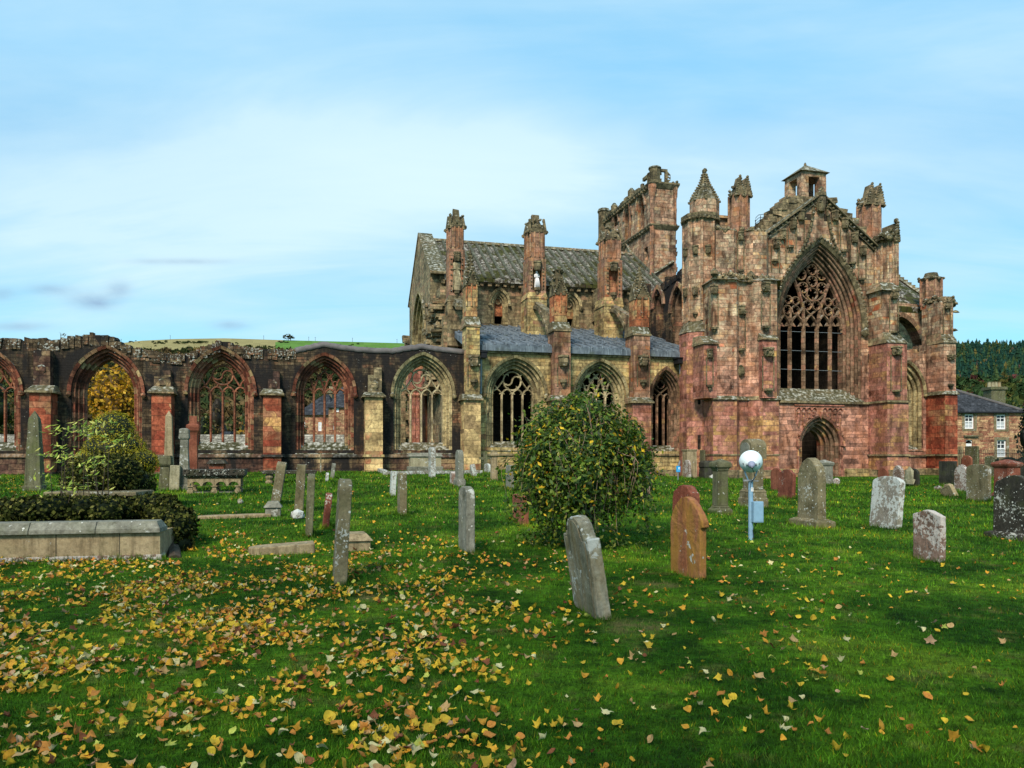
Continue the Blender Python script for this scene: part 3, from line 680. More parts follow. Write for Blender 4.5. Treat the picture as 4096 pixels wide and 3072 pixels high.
# aisle wall with three windows
VN = 42.0
gut = [(1868, 1404), (2735, 1430)]
zg = (Zc(1925, 1404, VN)+Zc(2700, 1428, VN))/2
uR = U(2745, VN)
awin = [ # apex x, left, right, apex y, springing y, sill y, inner left/right px, kind, lights
 (2057, 1935, 2187, 1422, 1578, 1790, .72, 'swirl', 4), (2402, 2290, 2512, 1435, 1590, 1800, .74, 'net', 4), (2661, 2598, 2728, 1468, 1588, 1805, .70, 'small', 3)]
holes = []; aw = []
for xa, xl, xr, ya, ys, yi, rt, kind, nl in awin:
    u0, u1 = U(xl, VN), U(xr, VN); c = (u0+u1)/2; a = (u1-u0)/2-.13; s = Zc(xa, ys, VN); h = Zc(xa, ya, VN)-.15-s; e = arch_e(a, h); f = Zc(xa, yi, VN)
    holes.append(arcpts(c, a, e, s, f)); aw.append((c, a, e, s, f, rt, kind, nl, xa))
mb = MB(CB); mb.slab([(uL, ZB-.5), (uL, zg), (uR, zg), (uR, ZB-.5)], holes, VN, VN+1.2); aisle = mb.build('aisle_wall', M['nave'], abbey)
mb = MB(CB); zs2 = Zc(2300, 1818, VN)
mb.box((uL, VN-.10, zs2-.06), (uR, VN+.05, zs2+.04)); mb.box((uL, VN-.16, ZB-.4), (uR, VN+.05, ZB+.22)); mb.box((uL, VN-.10, zg-.14), (uR, VN+.05, zg-.004))
mb.build('string_course', M['grey'], abbey)
for c, a, e, s, f, rt, kind, nl, xa in aw:
    ai = a*rt; mt = M['archy'] if xa < 2600 else M['archm']
    frame, _ = openwin(None, c, a, e, s, f, VN, [(a-(a-ai)*.28, .12), (a-(a-ai)*.6, .3), (ai, .5)], mt, abbey, CB, d1=1.18, frame_name='window_arch')
    t_ = MB(CB); zi = f+.35; bars(t_, c, ai, e, s, zi, VN+.68, nl, kind); t_.build('tracery', M['tracery'] if xa < 2600 else M['archm'], frame)
    sl_ = MB(CB); sl_.frustum([(c-a, VN-.05), (c+a, VN-.05), (c+a, VN+1.1), (c-a, VN+1.1)], f-.2, [(c-a, VN+.68), (c+a, VN+.68), (c+a, VN+1.1), (c-a, VN+1.1)], zi); sl_.build('sill', M['grey'], frame)
# lead roof over the aisle, rolls and steps
VC = 50.0
zr0, zr1 = zg+.12, Zc(2000, 1303, VC)
mb = MB(CB)
mb.box((U(1922, VN), VN-.30, zg-.02), (uR-.1, VN+.3, zg+.30))
steps = 4; uT = 22.2
for i in range(steps):
    t0, t1 = i/steps, (i+1)/steps; va, vb = VN-.2+(VC-VN+.2)*t0, VN-.2+(VC-VN+.2)*t1; z0, z1 = zg+.30+(zr1-zg-.3)*t0, zg+.30+(zr1-zg-.3)*t1
    n = mb.add([(uL+.1, va, z0+.10), (uT, va, z0+.10), (uT, vb, z1), (uL+.1, vb, z1), (uL+.1, va, z0-.3), (uT, va, z0-.3), (uT, vb, z1-.3), (uL+.1, vb, z1-.3)])
    for f in ((0, 1, 2, 3), (4, 7, 6, 5), (0, 4, 5, 1), (2, 6, 7, 3), (1, 5, 6, 2), (0, 3, 7, 4)): mb.face([n+k for k in f])
lr = mb.build('lead_roof', M['lead'], abbey)
mb = MB(CB)
for i in range(steps):
    t0, t1 = i/steps, (i+1)/steps; va, vb = VN-.2+(VC-VN+.2)*t0, VN-.2+(VC-VN+.2)*t1; z0, z1 = zg+.30+(zr1-zg-.3)*t0+.10, zg+.30+(zr1-zg-.3)*t1
    x = uL+.35+(i % 2)*.32
    while x < uT: mb.tube([(x, va-.02, z0-.08), (x, va, z0+.02), (x, vb, z1+.03)], .055, 6); x += .64
mb.build('lead_rolls', M['lead'], lr)
# clerestory
uK0, uK1 = U(1737, VC), 24.0
zck = Zc(2000, 1122, VC); zc0 = zr1-.4
cwin = [(1997, 1954, 2041, 1151, 1215, 1296), (2283, 2238, 2326, 1166, 1228, 1305)]
holes = []; cw = []
for xa, xl, xr, ya, ys, yi in cwin:
    u0, u1 = U(xl, VC), U(xr, VC); c = (u0+u1)/2; a = (u1-u0)/2-.16; s = Zc(xa, ys, VC); h = Zc(xa, ya, VC)-.16-s; e = arch_e(a, h); f = Zc(xa, yi, VC)
    holes.append(arcpts(c, a, e, s, f)); cw.append((c, a, e, s, f))
mb = MB(CB); mb.slab([(8.0, zc0), (8.0, zck), (uK1, zck), (uK1, zc0)], holes, VC, VC+1.0); mb.build('clerestory_wall', M['clere'], abbey)
mb = MB(CB); mb.frustum([(8.0, VC-.12), (uK1, VC-.12), (uK1, VC+.2), (8.0, VC+.2)], zck-.30, [(8.0, VC-.42), (uK1, VC-.42), (uK1, VC+.2), (8.0, VC+.2)], zck-.02)
x = 8.1
while x < uK1: mb.box((x, VC-.34, zck-.48), (x+.22, VC+.05, zck-.2), .03); x += .52
mb.build('cornice', M['grey'], abbey)
for c, a, e, s, f in cw:
    fr, _ = openwin(None, c, a, e, s, f, VC, [(a*.78, .1), (a*.58, .25)], M['archy'], abbey, CB, d1=.95, frame_name='window_arch')
    m2 = MB(CB); A_ = arcpts(c, a*.58, e, s, f); m2.slab([p for p in arcpts(c, a*.57, e, s, f+ .62)], [], VC+.55, VC+.8); m2.build('blocking_wall', M['orange'], fr)
    m2 = MB(CB); foil(m2, c, s+.25, a*.34, VC+.40, 3, .07, .5, .12); m2.sweep(arcpts(c, a*.55, e, s-.05, s-.1), hexp(.08, VC+.4, VC+.52)); m2.build('tracery', M['tracery'], fr)
# main roof of stone slabs
VR, ze, uG = 55.5, zck, 7.95
zrid = Zc(2000, 982, VR); uE = 24.2
def roofz(v): return ze + (zrid-ze)*(v-(VC-.45))/(VR-(VC-.45))
mb = MB(CB)
for sg in (1, -1):
    va = VC-.45 if sg > 0 else 2*VR-VC+.45
    n = mb.add([(uG+.35, va, ze), (uE, va, ze), (uE, VR, zrid), (uG+.35, VR, zrid), (uG+.35, va, ze-.25), (uE, va, ze-.25), (uE, VR, zrid-.3), (uG+.35, VR, zrid-.3)])
    for f in ((0, 1, 2, 3), (4, 7, 6, 5), (0, 4, 5, 1), (2, 6, 7, 3), (1, 5, 6, 2), (0, 3, 7, 4)): mb.face([n+k for k in f])
rf = mb.build('nave_roof', M['slab'], abbey)
RIB = plain('dark_mossy_ribs', (.045, .045, .025), .9, .5, 4, (.10, .10, .07))
mb = MB(CB); x = uG+.55
while x < uE:
    a0 = Vector((x, VC-.5, ze+.02)); a1 = Vector((x, VR, zrid+.02))
    n = mb.add([(x-.10, a0.y, a0.z), (x+.10, a0.y, a0.z), (x+.07, a0.y, a0.z+.14), (x-.07, a0.y, a0.z+.14), (x-.10, a1.y, a1.z), (x+.10, a1.y, a1.z), (x+.07, a1.y, a1.z+.14), (x-.07, a1.y, a1.z+.14)])
    for f in ((0, 3, 2, 1), (4, 5, 6, 7), (0, 1, 5, 4), (3, 7, 6, 2), (0, 4, 7, 3), (1, 2, 6, 5)): mb.face([n+k for k in f])
    x += .62
mb.build('roof_ribs', RIB, rf)
mb = MB(CB); x = uG+.3
while x < uE: mb.frustum([(x, VR-.22), (x+.58, VR-.22), (x+.58, VR+.22), (x, VR+.22)], zrid-.05, [(x, VR-.1), (x+.58, VR-.1), (x+.58, VR+.1), (x, VR+.1)], zrid+.17); x += .6
mb.build('ridge_stones', M['grey'], rf)
# west gable, seen from the side, with its tall broken arch
vN2 = 2*VR-VC
gab = [(VC-.1, zc0-3.5), (VC-.1, ze+.15), (VC-.55, ze+.1), (VR, zrid+.35), (vN2+.5, ze+.2), (vN2+.1, ze), (vN2+.1, ZB-.3), (VR+3.3, ZB-.3), (VR+3.3, 3), (VR-3.6, 3.0), (VR-3.6, ZB-.3), (VC-.1, ZB-.3)]
gh = arcpts(VR-.2, 3.3, .9, 9.3, 4.2, 12)
mb = MB(CB); mb.slab(gab, [gh], uG-.55, uG+.35, side=True)
gw = mb.build('gable_wall', M['grey'], abbey)
mb = MB(CB)
for k, (dd, dw) in enumerate(((.0, .0), (.22, .3), (.42, .6))):
    mb.ring(arcpts(VR-.2, 3.3-dw+.002, .9, 9.3, 4.2, 12), arcpts(VR-.2, 3.0-dw, .9, 9.3, 4.2, 12), uG-.5+dd, uG+.3+.003*k, side=True)
mb.ring(arcpts(VR-.2, 3.5, .9, 9.3, None, 12), arcpts(VR-.2, 3.3, .9, 9.3, None, 12), uG-.68, uG-.5, side=True)
mb.build('gable_arch', M['archy'], gw)
mb = MB(CB)   # white coping on the rake
for (va, za, vb, zb_) in ((VC-.6, ze+.08, VR, zrid+.35), (VR, zrid+.35, vN2+.6, ze+.15)):
    n = mb.add([(uG-.62, va, za), (uG+.40, va, za), (uG+.40, vb, zb_), (uG-.62, vb, zb_), (uG-.62, va, za+.16), (uG+.40, va, za+.16), (uG+.40, vb, zb_+.16), (uG-.62, vb, zb_+.16)])
    for f in ((0, 3, 2, 1), (4, 5, 6, 7), (0, 1, 5, 4), (2, 3, 7, 6), (0, 4, 7, 3), (1, 2, 6, 5)): mb.face([n+k for k in f])
mb.build('gable_coping', M['grey'], gw)
# broken masonry where the vanished west bays were torn away
mb = MB(CB)
for i in range(150):
    z = random.uniform(5.5, 11.5); v = random.uniform(46.8, 49.9); u = uG-.2+random.uniform(-.5, .25) - (11.5-z)*.06
    mb.box((u-.3, v-.2, z), (u+random.uniform(.2, .5), v+random.uniform(.2, .4), z+random.uniform(.16, .3)), .05)
mb.box((uG-.3, 46.2, ZB), (uG+.6, VC+.2, 10.2)); mb.box((uG-.2, 48.0, 10.0), (uG+.5, VC+.2, 12.4)); mb.box((uG-.1, 43, ZB), (uG+.8, 46.3, 7.6))
mb.mark()
for i in range(60):
    z = random.uniform(3, 11); v = vN2+random.uniform(-.2, 1.2); mb.box((uG-.5+random.uniform(-.5, .2), v, z), (uG+.4, v+random.uniform(.2, .7), z+random.uniform(.2, .5)), .05)
mb.box((uG-.5, vN2-.2, ZB), (uG+.5, vN2+1.5, 8.9)); mb.box((uG-.4, vN2-.2, 8.8), (uG+.4, vN2+.7, 10.8))
mb.build('torn_masonry', M['grey'], abbey)
# interior, far walls and floor keep the windows dark
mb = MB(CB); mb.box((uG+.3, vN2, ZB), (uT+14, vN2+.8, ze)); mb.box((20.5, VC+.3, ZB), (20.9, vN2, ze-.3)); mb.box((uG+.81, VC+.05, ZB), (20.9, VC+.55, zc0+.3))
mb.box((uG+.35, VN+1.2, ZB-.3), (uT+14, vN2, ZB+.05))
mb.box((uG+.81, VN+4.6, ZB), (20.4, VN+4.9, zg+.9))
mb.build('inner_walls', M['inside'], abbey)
# inner piers seen through the fourth arcade arch
mb = MB(CB)
def pier(mb, x, v, ztop, r):
    u = U(x, v)
    for k in range(6):
        an = k*math.pi/3; mb.lathe(u+r*.6*math.cos(an), v+r*.6*math.sin(an), [(r*.5, ZB), (r*.42, ZB+.5), (r*.42, ztop-.5), (r*.6, ztop-.35), (r*.5, ztop-.2), (r*.75, ztop)], 10)
    return u
up = pier(mb, 1662, 50.5, 6.0, .42)
mb.mark(); mb.box((up-.5, 50.0, 5.98), (up+.9, 51.2, 8.6), .05)
mb.mark(); pier(mb, 1706, 51.5, 6.6, .30)
mb.build('inner_pier', M['pink'], abbey)
mb = MB(CB); ua = U(1576, 57); ub = U(1622, 57); mb.box((ua, 57, ZB), (ub, 58, 8.6)); mb.build('side_wall_stub', M['clere'], abbey)
mb = MB(CB); ua = U(1692, 56); mb.box((ua, 56, ZB), (ua+6, 56.5, 9)); mb.build('nave_shade_sheet', M['inside'], abbey)  # dark sheet put in for the shade inside the nave
# front buttresses of the aisle with pinnacles
def nave_butt(x0, x1, y_cap, y_base, x0u, x1u, y_so0, y_so1, x0p, x1p, y_gab, y_top, mat_low, mat_up, sharp):
    v = 41.0; mb = MB(CB)
    pbox(mb, x0, x1, y_cap[1], y_base+14, v, VN+.1); b = mb.build('buttress', M[mat_low], abbey)
    mb = MB(CB); pslope(mb, x0, x1, y_cap[0], y_cap[1], v, v+.25, VN, .12, .05); mb.build('buttress_cap', M['grey'], b)
    mb = MB(CB); v2 = v+.25; pbox(mb, x0u, x1u, y_so1, y_cap[0]+3, v2, VN+.5); mb.build('buttress_shaft', M['nave'] if x0 < 2000 else M['shaft'], b)
    mb = MB(CB); pslope(mb, x0u-2, x1u+1, y_so0, y_so1, v2, v2+.35, VN+.5, .04, .03)
    mb.build('set_off', M['grey'], b)
    mb = MB(CB); v3 = v2+.35; pbox(mb, x0p, x1p, y_gab, y_so0+3, v3, v3+.95)
    u0, u1 = U(x0p, v3), U(x1p, v3); uc, hw = (u0+u1)/2, (u1-u0)/2; xm = (x0p+x1p)/2; zg0 = Zc(xm, y_gab, v3); zt = Zc(xm, y_top, v3); vc = v3+.47
    zz = Zc(xm, y_so0, v3)
    for uu in (uc-hw+.03, uc, uc+hw-.03): mb.tube([(uu, v3-.02, zz+.5), (uu, v3-.02, zg0-.2)], .05, 6)
    mb.sweep(arcpts(uc-hw*.5, hw*.42, .1, zg0-.35), hexp(.05, v3-.05, v3+.02)); mb.sweep(arcpts(uc+hw*.5, hw*.42, .1, zg0-.35), hexp(.05, v3-.05, v3+.02))
    mb.build('pinnacle_shaft', M[mat_up], b)
    mb = MB(CB)
    for sg in (-1, 1): gablet(mb, uc, vc, hw*1.08, zg0-.3, zg0+.65, vc+sg*.52); gablet(mb, vc, uc, .5, zg0-.3, zg0+.65, uc+sg*(hw+.03), True)
    for k in range(9): 
        t = k/8
        for sg in (-1, 1): mb.lump((uc+sg*hw*1.12*(1-t), vc-.52, zg0-.3+.95*t), .085)
    if sharp:
        mb.frustum(mb.ngon(uc, vc, hw*1.15, 4, math.pi/4), zg0, mb.ngon(uc, vc, .05, 4, math.pi/4), zt-.1)
        for k in range(8):
            t = k/8
            for j in range(4): an = math.pi/4+j*math.pi/2; rr = hw*1.2*(1-t); mb.lump((uc+rr*math.cos(an), vc+rr*math.sin(an), zg0+.1+(zt-zg0-.2)*t), .12*(1-.4*t), .35)
    else:
        mb.frustum(mb.ngon(uc, vc, hw*1.25, 4, math.pi/4), zg0, mb.ngon(uc, vc, hw*.6, 4, math.pi/4), zt)
        for k in range(34): an = random.uniform(0, 6.28); t = random.random(); mb.lump((uc+hw*(1.15-.4*t)*math.cos(an), vc+hw*(1.15-.4*t)*math.sin(an), zg0+(zt-zg0)*t), random.uniform(.07, .13), .4)
    mb.build('pinnacle', M['carved'], b)
    mb = MB(CB); zn = Zc(xm, 1440, v2)
    un = U((x0u+x1u)/2+2, v2); canopy(mb, un, v2-.12, zn-.35, .42, .75); corbel(mb, un, v2-.1, Zc(xm, 1548, v2), .3, .4)
    for sg in (-1, 1): mb.tube([(un+sg*.33, v2-.03, Zc(xm, 1545, v2)), (un+sg*.33, v2-.03, zn-.2)], .035, 6)
    mb.build('niche', M['carved'], b)
nave_butt(1856, 1923, (1575, 1594), 1880, 1866, 1919, 1262, 1300, 1864, 1909, 1120, 985, 'ochre', 'orange', True)
nave_butt(2212, 2284, (1580, 1596), 1884, 2218, 2282, 1284, 1318, 2218, 2268, 1158, 1075, 'nave', 'orange', False)
nave_butt(2532, 2605, (1588, 1606), 1886, 2536, 2600, 1303, 1336, 2542, 2596, 1176, 1054, 'pink', 'orange', True)
# tall inner pillars rising through the lead roof
def pillar(x0, x1, y_cr, y_top, y_n1, y_n0, x0l, x1l, y_sh, y_bot, inner, statue, crown_full=True):
    v = 46.0; u0, u1 = U(x0, v), U(x1, v); uc, hw = (u0+u1)/2, (u1-u0)/2; xm = (x0+x1)/2
    z = lambda y: Zc(xm, y, v)
    dep = 2*hw*1.0; vc = v+dep/2
    zc, zn1, zn0, zs, zb = z(y_cr), z(y_n1), z(y_n0), z(y_sh), z(y_bot)-.6
    mb = MB(CB)
    mb.prism([(uc-hw+.16, v+.02), (uc+hw-.16, v+.02), (uc+hw-.02, v+.18), (uc+hw-.02, v+dep-.18), (uc+hw-.16, v+dep), (uc-hw+.16, v+dep), (uc-hw+.02, v+dep-.18), (uc-hw+.02, v+.18)], zn1+.5, zc)
    for k in range(4): 
        uu = uc-hw+.12+(2*hw-.24)*k/3; mb.tube([(uu, v+.02, zn1+.6), (uu, v+.02, zc)], .055, 6)
    for k in range(3): 
        vv = v+.2+(dep-.4)*k/2; mb.tube([(uc-hw+.02, vv, zn1+.6), (uc-hw+.02, vv, zc)], .055, 6)
    b = mb.build('pillar', M['shaft'], abbey)
    mb = MB(CB); crown(mb, uc, vc, hw*.98, zc-.05, z(y_top), crown_full); mb.build('crown', M['carved'], b)
    # middle part: a real recess between two cheeks
    nw = hw*.52; mb = MB(CB); mb.box((uc-hw, v+.4, zn0-.2), (uc+hw, v+dep+.1, zn1+.5))
    mb.slab([(uc-hw, zn0-.2), (uc-hw, zn1+.5), (uc+hw, zn1+.5), (uc+hw, zn0-.2)], [arcpts(uc, nw, nw*.4, zn1-nw*.9, zn0, 6)], v, v+.402)
    mb.build('niche_block', M['shaft'], b)
    mb = MB(CB); mb.box((uc-nw+.01, v+.385, zn0+.02), (uc+nw-.01, v+.398, zn1-.1)); mb.build('niche_back', M[inner], b)
    mb = MB(CB); canopy(mb, uc, v-.08, zn1-.25, nw*1.15, .7); corbel(mb, uc, v+.0, zn0-.35, nw*1.0, .5)
    for sg in (-1, 1):
        for k in range(7): mb.lump((uc+sg*(nw+.09), v-.02, zn0+.1+(zn1-zn0-.2)*k/6), .06)
    mb.build('niche', M['carved'], b)
    ul0, ul1 = U(x0l, v), U(x1l, v)
    mb = MB(CB); mb.frustum([(ul0-.05, v-.08), (ul1+.05, v-.08), (ul1+.05, v+dep+.4), (ul0-.05, v+dep+.4)], zs-.12, [(uc-hw, v), (uc+hw, v), (uc+hw, v+dep+.3), (uc-hw, v+dep+.3)], zn0-.15)
    mb.box((ul0, v-.04, zb), (ul1, v+dep+.5, zs-.1)); mb.build('pillar_foot', M['nave'] if x0 > 2000 else M['clere'], b)
    if statue:
        mb = MB(CB); zf = zn0+.16; H = statue[0]; s_ = H/1.7
        prof = [(.26, 0), (.25, .25), (.22, .6), (.20, .85), (.17, 1.0), (.22, 1.25), (.21, 1.38), (.09, 1.46), (.07, 1.5)]
        mb.lathe(uc, v+.14, [(r*s_, zf+zz*s_) for r, zz in prof], 12)
        mb.lathe(uc, v+.12, [(.03*s_, zf+1.46*s_), (.10*s_, zf+1.52*s_), (.115*s_, zf+1.61*s_), (.09*s_, zf+1.70*s_), (.02*s_, zf+1.74*s_)], 10)
        for sg in (-1, 1): mb.tube([(uc+sg*.2*s_, v+.13, zf+1.34*s_), (uc+sg*.26*s_, v+.06, zf+1.05*s_), (uc+sg*.05*s_, v-.06, zf+1.08*s_)], .06*s_, 7, .04*s_)
        for k in range(6): 
            xx = uc+(-.2+.08*k)*s_; mb.tube([(xx*.6+uc*.4, v-.02, zf+.95*s_), (xx, v-.08, zf+.4*s_), (xx, v-.1, zf)], .03*s_, 5)
        o = mb.build('statue', M[statue[1]], b, smooth=True)
        o['label'] = statue[2]
    return uc, hw, v, dep
pil = []
pil.append(pillar(1796, 1859, 905, 831, 1030, 1172, 1790, 1856, 1200, 1345, 'clere', (2.05, 'tracery', 'weathered sandstone statue in the niche')))
pil.append(pillar(2114, 2184, 925, 852, 1066, 1160, 2110, 2186, 1186, 1358, 'orange', (1.05, 'statue', 'white statue of a veiled standing figure in the niche')))
pil.append(pillar(2419, 2489, 955, 882, 1070, 1180, 2415, 2491, 1218, 1368, 'red', None))
# flying arches from pillar to front pinnacle, and broken stubs against the clerestory
for k, (uc, hw, v, dep) in enumerate(pil):
    za, zb_ = Zc(2149+(k-1)*330, 1206+(k-1)*14, 46), Zc(2213+(k-1)*330, 1262+(k-1)*14, 42.2)
    uf = uc
    top = [(46.05, za), (42.3, zb_)]; und = []
    for i in range(9):
        t = i/8; und.append((42.3+3.75*t, zb_-1.75+(1.45+(za-zb_))*math.sin(t*math.pi/2)**1.0 - .12*t))
    outl = [(42.3, zb_)] + [(46.05, za)] + [(a, z) for a, z in und[::-1]]
    if k == 0: outl = [p for p in [(45.0, za-.35), (46.05, za), *[(a, z) for a, z in und[::-1] if a > 44.6]]]
    mb = MB(CB); mb.slab(outl, [], uf-.22, uf+.22, side=True)
    arc = [(a, z) for a, z in und if k or a > 44.6]
    mb.sweep(arc, [(-.08, uf-.3), (.12, uf-.3), (.12, uf+.3), (-.08, uf+.3)], side=True)
    fb = mb.build('flying_arch', M['clere'], abbey)
    st = MB(CB); zt = Zc(2100, 1150, 50)
    st.box((uc+.0, VC-1.3, zt-.2), (uc+.55, VC+.05, zt+.0), .03); st.box((uc-.02, VC-1.15, zt-1.2), (uc+.52, VC+.05, zt-.22), .03)
    st.slab([(VC+.05, zt-2.1)]+[(VC-1.25*math.sin(i*math.pi/12), zt-1.15-1.0*math.cos(i*math.pi/12)+0.0) for i in range(7)]+[(VC+.05, zt-1.15)], [], uc+.02, uc+.48, side=True)
    st.build('broken_arch_stub', M['grey'], abbey)
# lead water spout and hopper
mb = MB(CB)
def hopper(x, y, w_):
    u, z = Q(x, y, 41.6); mb.box((u-w_, 41.3, z-.3), (u+w_, 41.9, z)); mb.box((u-w_-.06, 41.25, z), (u+w_+.06, 41.95, z+.06))
hopper(2722, 1436, .30); hopper(1932, 1411, .16)
mb.build('rain_hopper', M['iron'], abbey)
def pp(x, y): u, z = Q(x, y, 41.7); return (u, 41.7, z)
mb = MB(CB); mb.tube([pp(2721, 1448), pp(2721, 1480), pp(2723, 1496), pp(2732, 1508), pp(2734, 1520), pp(2734, 1600)], .075, 8); mb.tube([pp(2734, 1600), pp(2734, 1818), pp(2726, 1836), pp(2710, 1872)], .075, 8)
for y in (1520, 1600, 1690, 1780): p = pp(2734, y); mb.lathe(p[0], p[1], [(.10, p[2]-.06), (.10, p[2]+.06)], 10)
mb.tube([pp(1924, 1428), pp(1923, 1575)], .07, 8)
mb.build('downpipe', M['metalgrey'], abbey)

# ---------------------------------------------------------------- crossing tower (one wall left standing)
uA, uB, v0, v1 = 24.06, 25.95, 52.0, 61.9
zt0 = Zc(2640, 742, v0); zstr = Zc(2613, 908, v0); 
def zb_ow(x, yt): v, z = QU(x, yt, uA); return v, z
tw = []
for xa, yt, yb, hwid in ((2564, 782, 925, .62), (2512, 824, 953, .62), (2463, 856, 905, .55)):
    v_, ztp = QU(xa, yt, uA); _, zbt = QU(xa, yb, uA); tw.append((v_, ztp, zbt, hwid))
holes = [arcpts(v_, hw_, hw_*.9, ztp-hw_*1.6, zbt, 8) for v_, ztp, zbt, hw_ in tw]
v_, zdt = QU(2584, 990, uA); _, zdb = QU(2584, 1055, uA)
holes.append([(v_-.33, zdb), (v_-.33, zdt), (v_+.33, zdt), (v_+.33, zdb)])
TWB = MB(CB)
mb = MB(CB); mb.slab([(v0, 8), (v0, zt0), (v1, zt0), (v1, 8)], holes, uA, uB, side=True)
tower = mb.build('tower_wall', M['facade'], abbey)
m2 = MB(CB)
for v_, ztp, zbt, hw_ in tw:
    m2.mark(); m2.ring(arcpts(v_, hw_+.30, hw_*.9, ztp-hw_*1.6, None, 8), arcpts(v_, hw_+.14, hw_*.9, ztp-hw_*1.6, None, 8), uA-.12, uA+.05, side=True)
    m2.ring(arcpts(v_, hw_+.002, hw_*.9, ztp-hw_*1.6, zbt, 8), arcpts(v_, hw_-.16, hw_*.9, ztp-hw_*1.6, zbt, 8), uA+.25, uA+.7, side=True)
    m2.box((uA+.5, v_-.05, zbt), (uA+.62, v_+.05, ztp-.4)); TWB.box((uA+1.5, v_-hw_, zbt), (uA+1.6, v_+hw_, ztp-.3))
m2.build('lancet_window', M['upper'], tower); TWB.build('lancet_shade_plate', M['dark'], tower)  # dark plates stand in for the shade within the lancets
# ragged broken edge on the right of the tower face
mb = MB(CB); z = 9.0
while z < zt0-.5:
    w_ = .25 + max(0, (14.5-z))*.22 if z < 15 else random.uniform(.0, .22)
    mb.box((uB-.02, v0+.1, z), (uB+max(.03, w_*random.uniform(.4, 1.1)), v0+1.1, z+.30), .04); z += .29
for k in range(40): z = random.uniform(11, 14.8); mb.lump((uB+random.uniform(0, .25+(14.8-z)*.22), v0+random.uniform(-.05, .6), z), random.uniform(.12, .28))
mb.build('torn_edge', M['upper'], tower)
mb = MB(CB)
for zz, pr, hh in ((zstr, .22, .28), (zt0-.1, .28, .42)):
    mb.frustum([(uA-.03, v0-.05), (uB+.1, v0-.05), (uB+.1, v1+.05), (uA-.03, v1+.05)], zz-.12, [(uA-pr, v0-pr), (uB+.2, v0-pr), (uB+.2, v1+pr), (uA-pr, v1+pr)], zz+hh*.4)
    mb.box((uA-pr, v0-pr, zz+hh*.4), (uB+.2, v1+pr, zz+hh*.7))
    k = v0
    while k < v1: mb.box((uA-pr+.02, k, zz-.05), (uA, k+.2, zz+.16), .02); k += .45
mb.build('cornice', M['carved'], tower)
mb = MB(CB)   # corner shafts
for (u, v, r) in ((uA-.02, v0-.02, .17), (uA-.02, 56.0, .09), (uA-.02, 59.4, .09), (uB-.05, v0-.02, .10)):
    mb.mark(); mb.lathe(u, v, [(r, 15.2 if r > .15 else zstr), (r, zt0-1.0), (r*1.2, zt0-.9), (r*1.9, zt0-.2), (r*1.7, zt0)], 8)
    if r > .15: mb.lathe(u, v, [(.02, 14.2), (r*1.4, 14.7), (r, 15.2)], 8)
mb.build('corner_shaft', M['shaft'], tower)
# pierced parapet with turrets
mb = MB(CB); zp = zt0+.2
zpt = Zc(2632, 668, v0)
mb.lathe(uA+.25, v0+.1, [(.45, zp-.1), (.42, zp+.3), (.42, zpt-.2), (.5, zpt-.1), (.42, zpt)], 8)
u2 = U(2668, v0); ztp = Zc(2668, 677, v0)
mb.box((uA+.5, v0+.0, ztp-.18), (u2+.02, v0+.22, ztp)); mb.box((u2-.12, v0, zp), (u2+.05, v0+.22, ztp))
fx, fz = (uA+.65+u2)/2, (zp+ztp-.1)/2; 
for k in range(4):
    an = k*math.pi/2+math.pi/4; cusp(mb, fx+.55*math.cos(an), fz+.55*math.sin(an), -math.cos(an), -math.sin(an), .36, v0+.05, .3)
for k in range(4): cusp(mb, fx+.58*math.cos(k*math.pi/2), fz+.58*math.sin(k*math.pi/2), -math.cos(k*math.pi/2), -math.sin(k*math.pi/2), .12, v0+.05, .12)
for z_ in (zp+.5, zp+.75): mb.lump((u2+.12, v0+.1, z_), .1)
mb.lump((uB+.15, v0+.1, zp+.2), .14); mb.lump((uB-.15, v0+.1, zp+.12), .12)
mb.box((uA-.1, v0+.4, zp), (uA+.1, v0+.7, ztp-.2)); mb.box((uA-.1, v0+1.6, zp), (uA+.1, v0+1.9, ztp-.6)); mb.box((uA-.1, v0+.4, ztp-.5), (uA+.1, v0+1.5, ztp-.25))
mb.lathe(uA+.0, v1-.2, [(.20, zt0-2.6), (.5, zt0-1.5), (.5, zt0+.9), (.58, zt0+1.0), (.45, zt0+1.25)], 8)
mb.lathe(uA-.05, 55.7, [(.3, zp), (.3, zp+.55), (.1, zp+.8)], 8); mb.lathe(uA-.05, 59.2, [(.3, zp), (.3, zp+.5), (.1, zp+.75)], 8)
for k in range(26):
    v = random.uniform(v0+2, v1-.8); mb.box((uA-.15, v, zp-.02), (uA+.2, v+random.uniform(.2, .5), zp+random.uniform(.1, .42)), .04)
mb.build('parapet', M['carved'], tower)
# scar of the old steep roof
mb = MB(CB)
a = [QU(x, y, uA) for x, y in ((2507, 973), (2560, 1060))]; b_ = [QU(x, y, uA) for x, y in ((2507, 973), (2492, 1012))]
for (p, q) in (a, b_): mb.tube([(uA-.06, p[0], p[1]), (uA-.06, q[0], q[1])], .12, 4)
mb.tube([(U(2610, v0), v0-.1, Zc(2610, 1100, v0)), (U(2692, v0), v0-.1, Zc(2692, 1048, v0))], .12, 4)
mb.build('roof_scar', M['grey'], tower)

# ---------------------------------------------------------------- transept
uW = 22.3
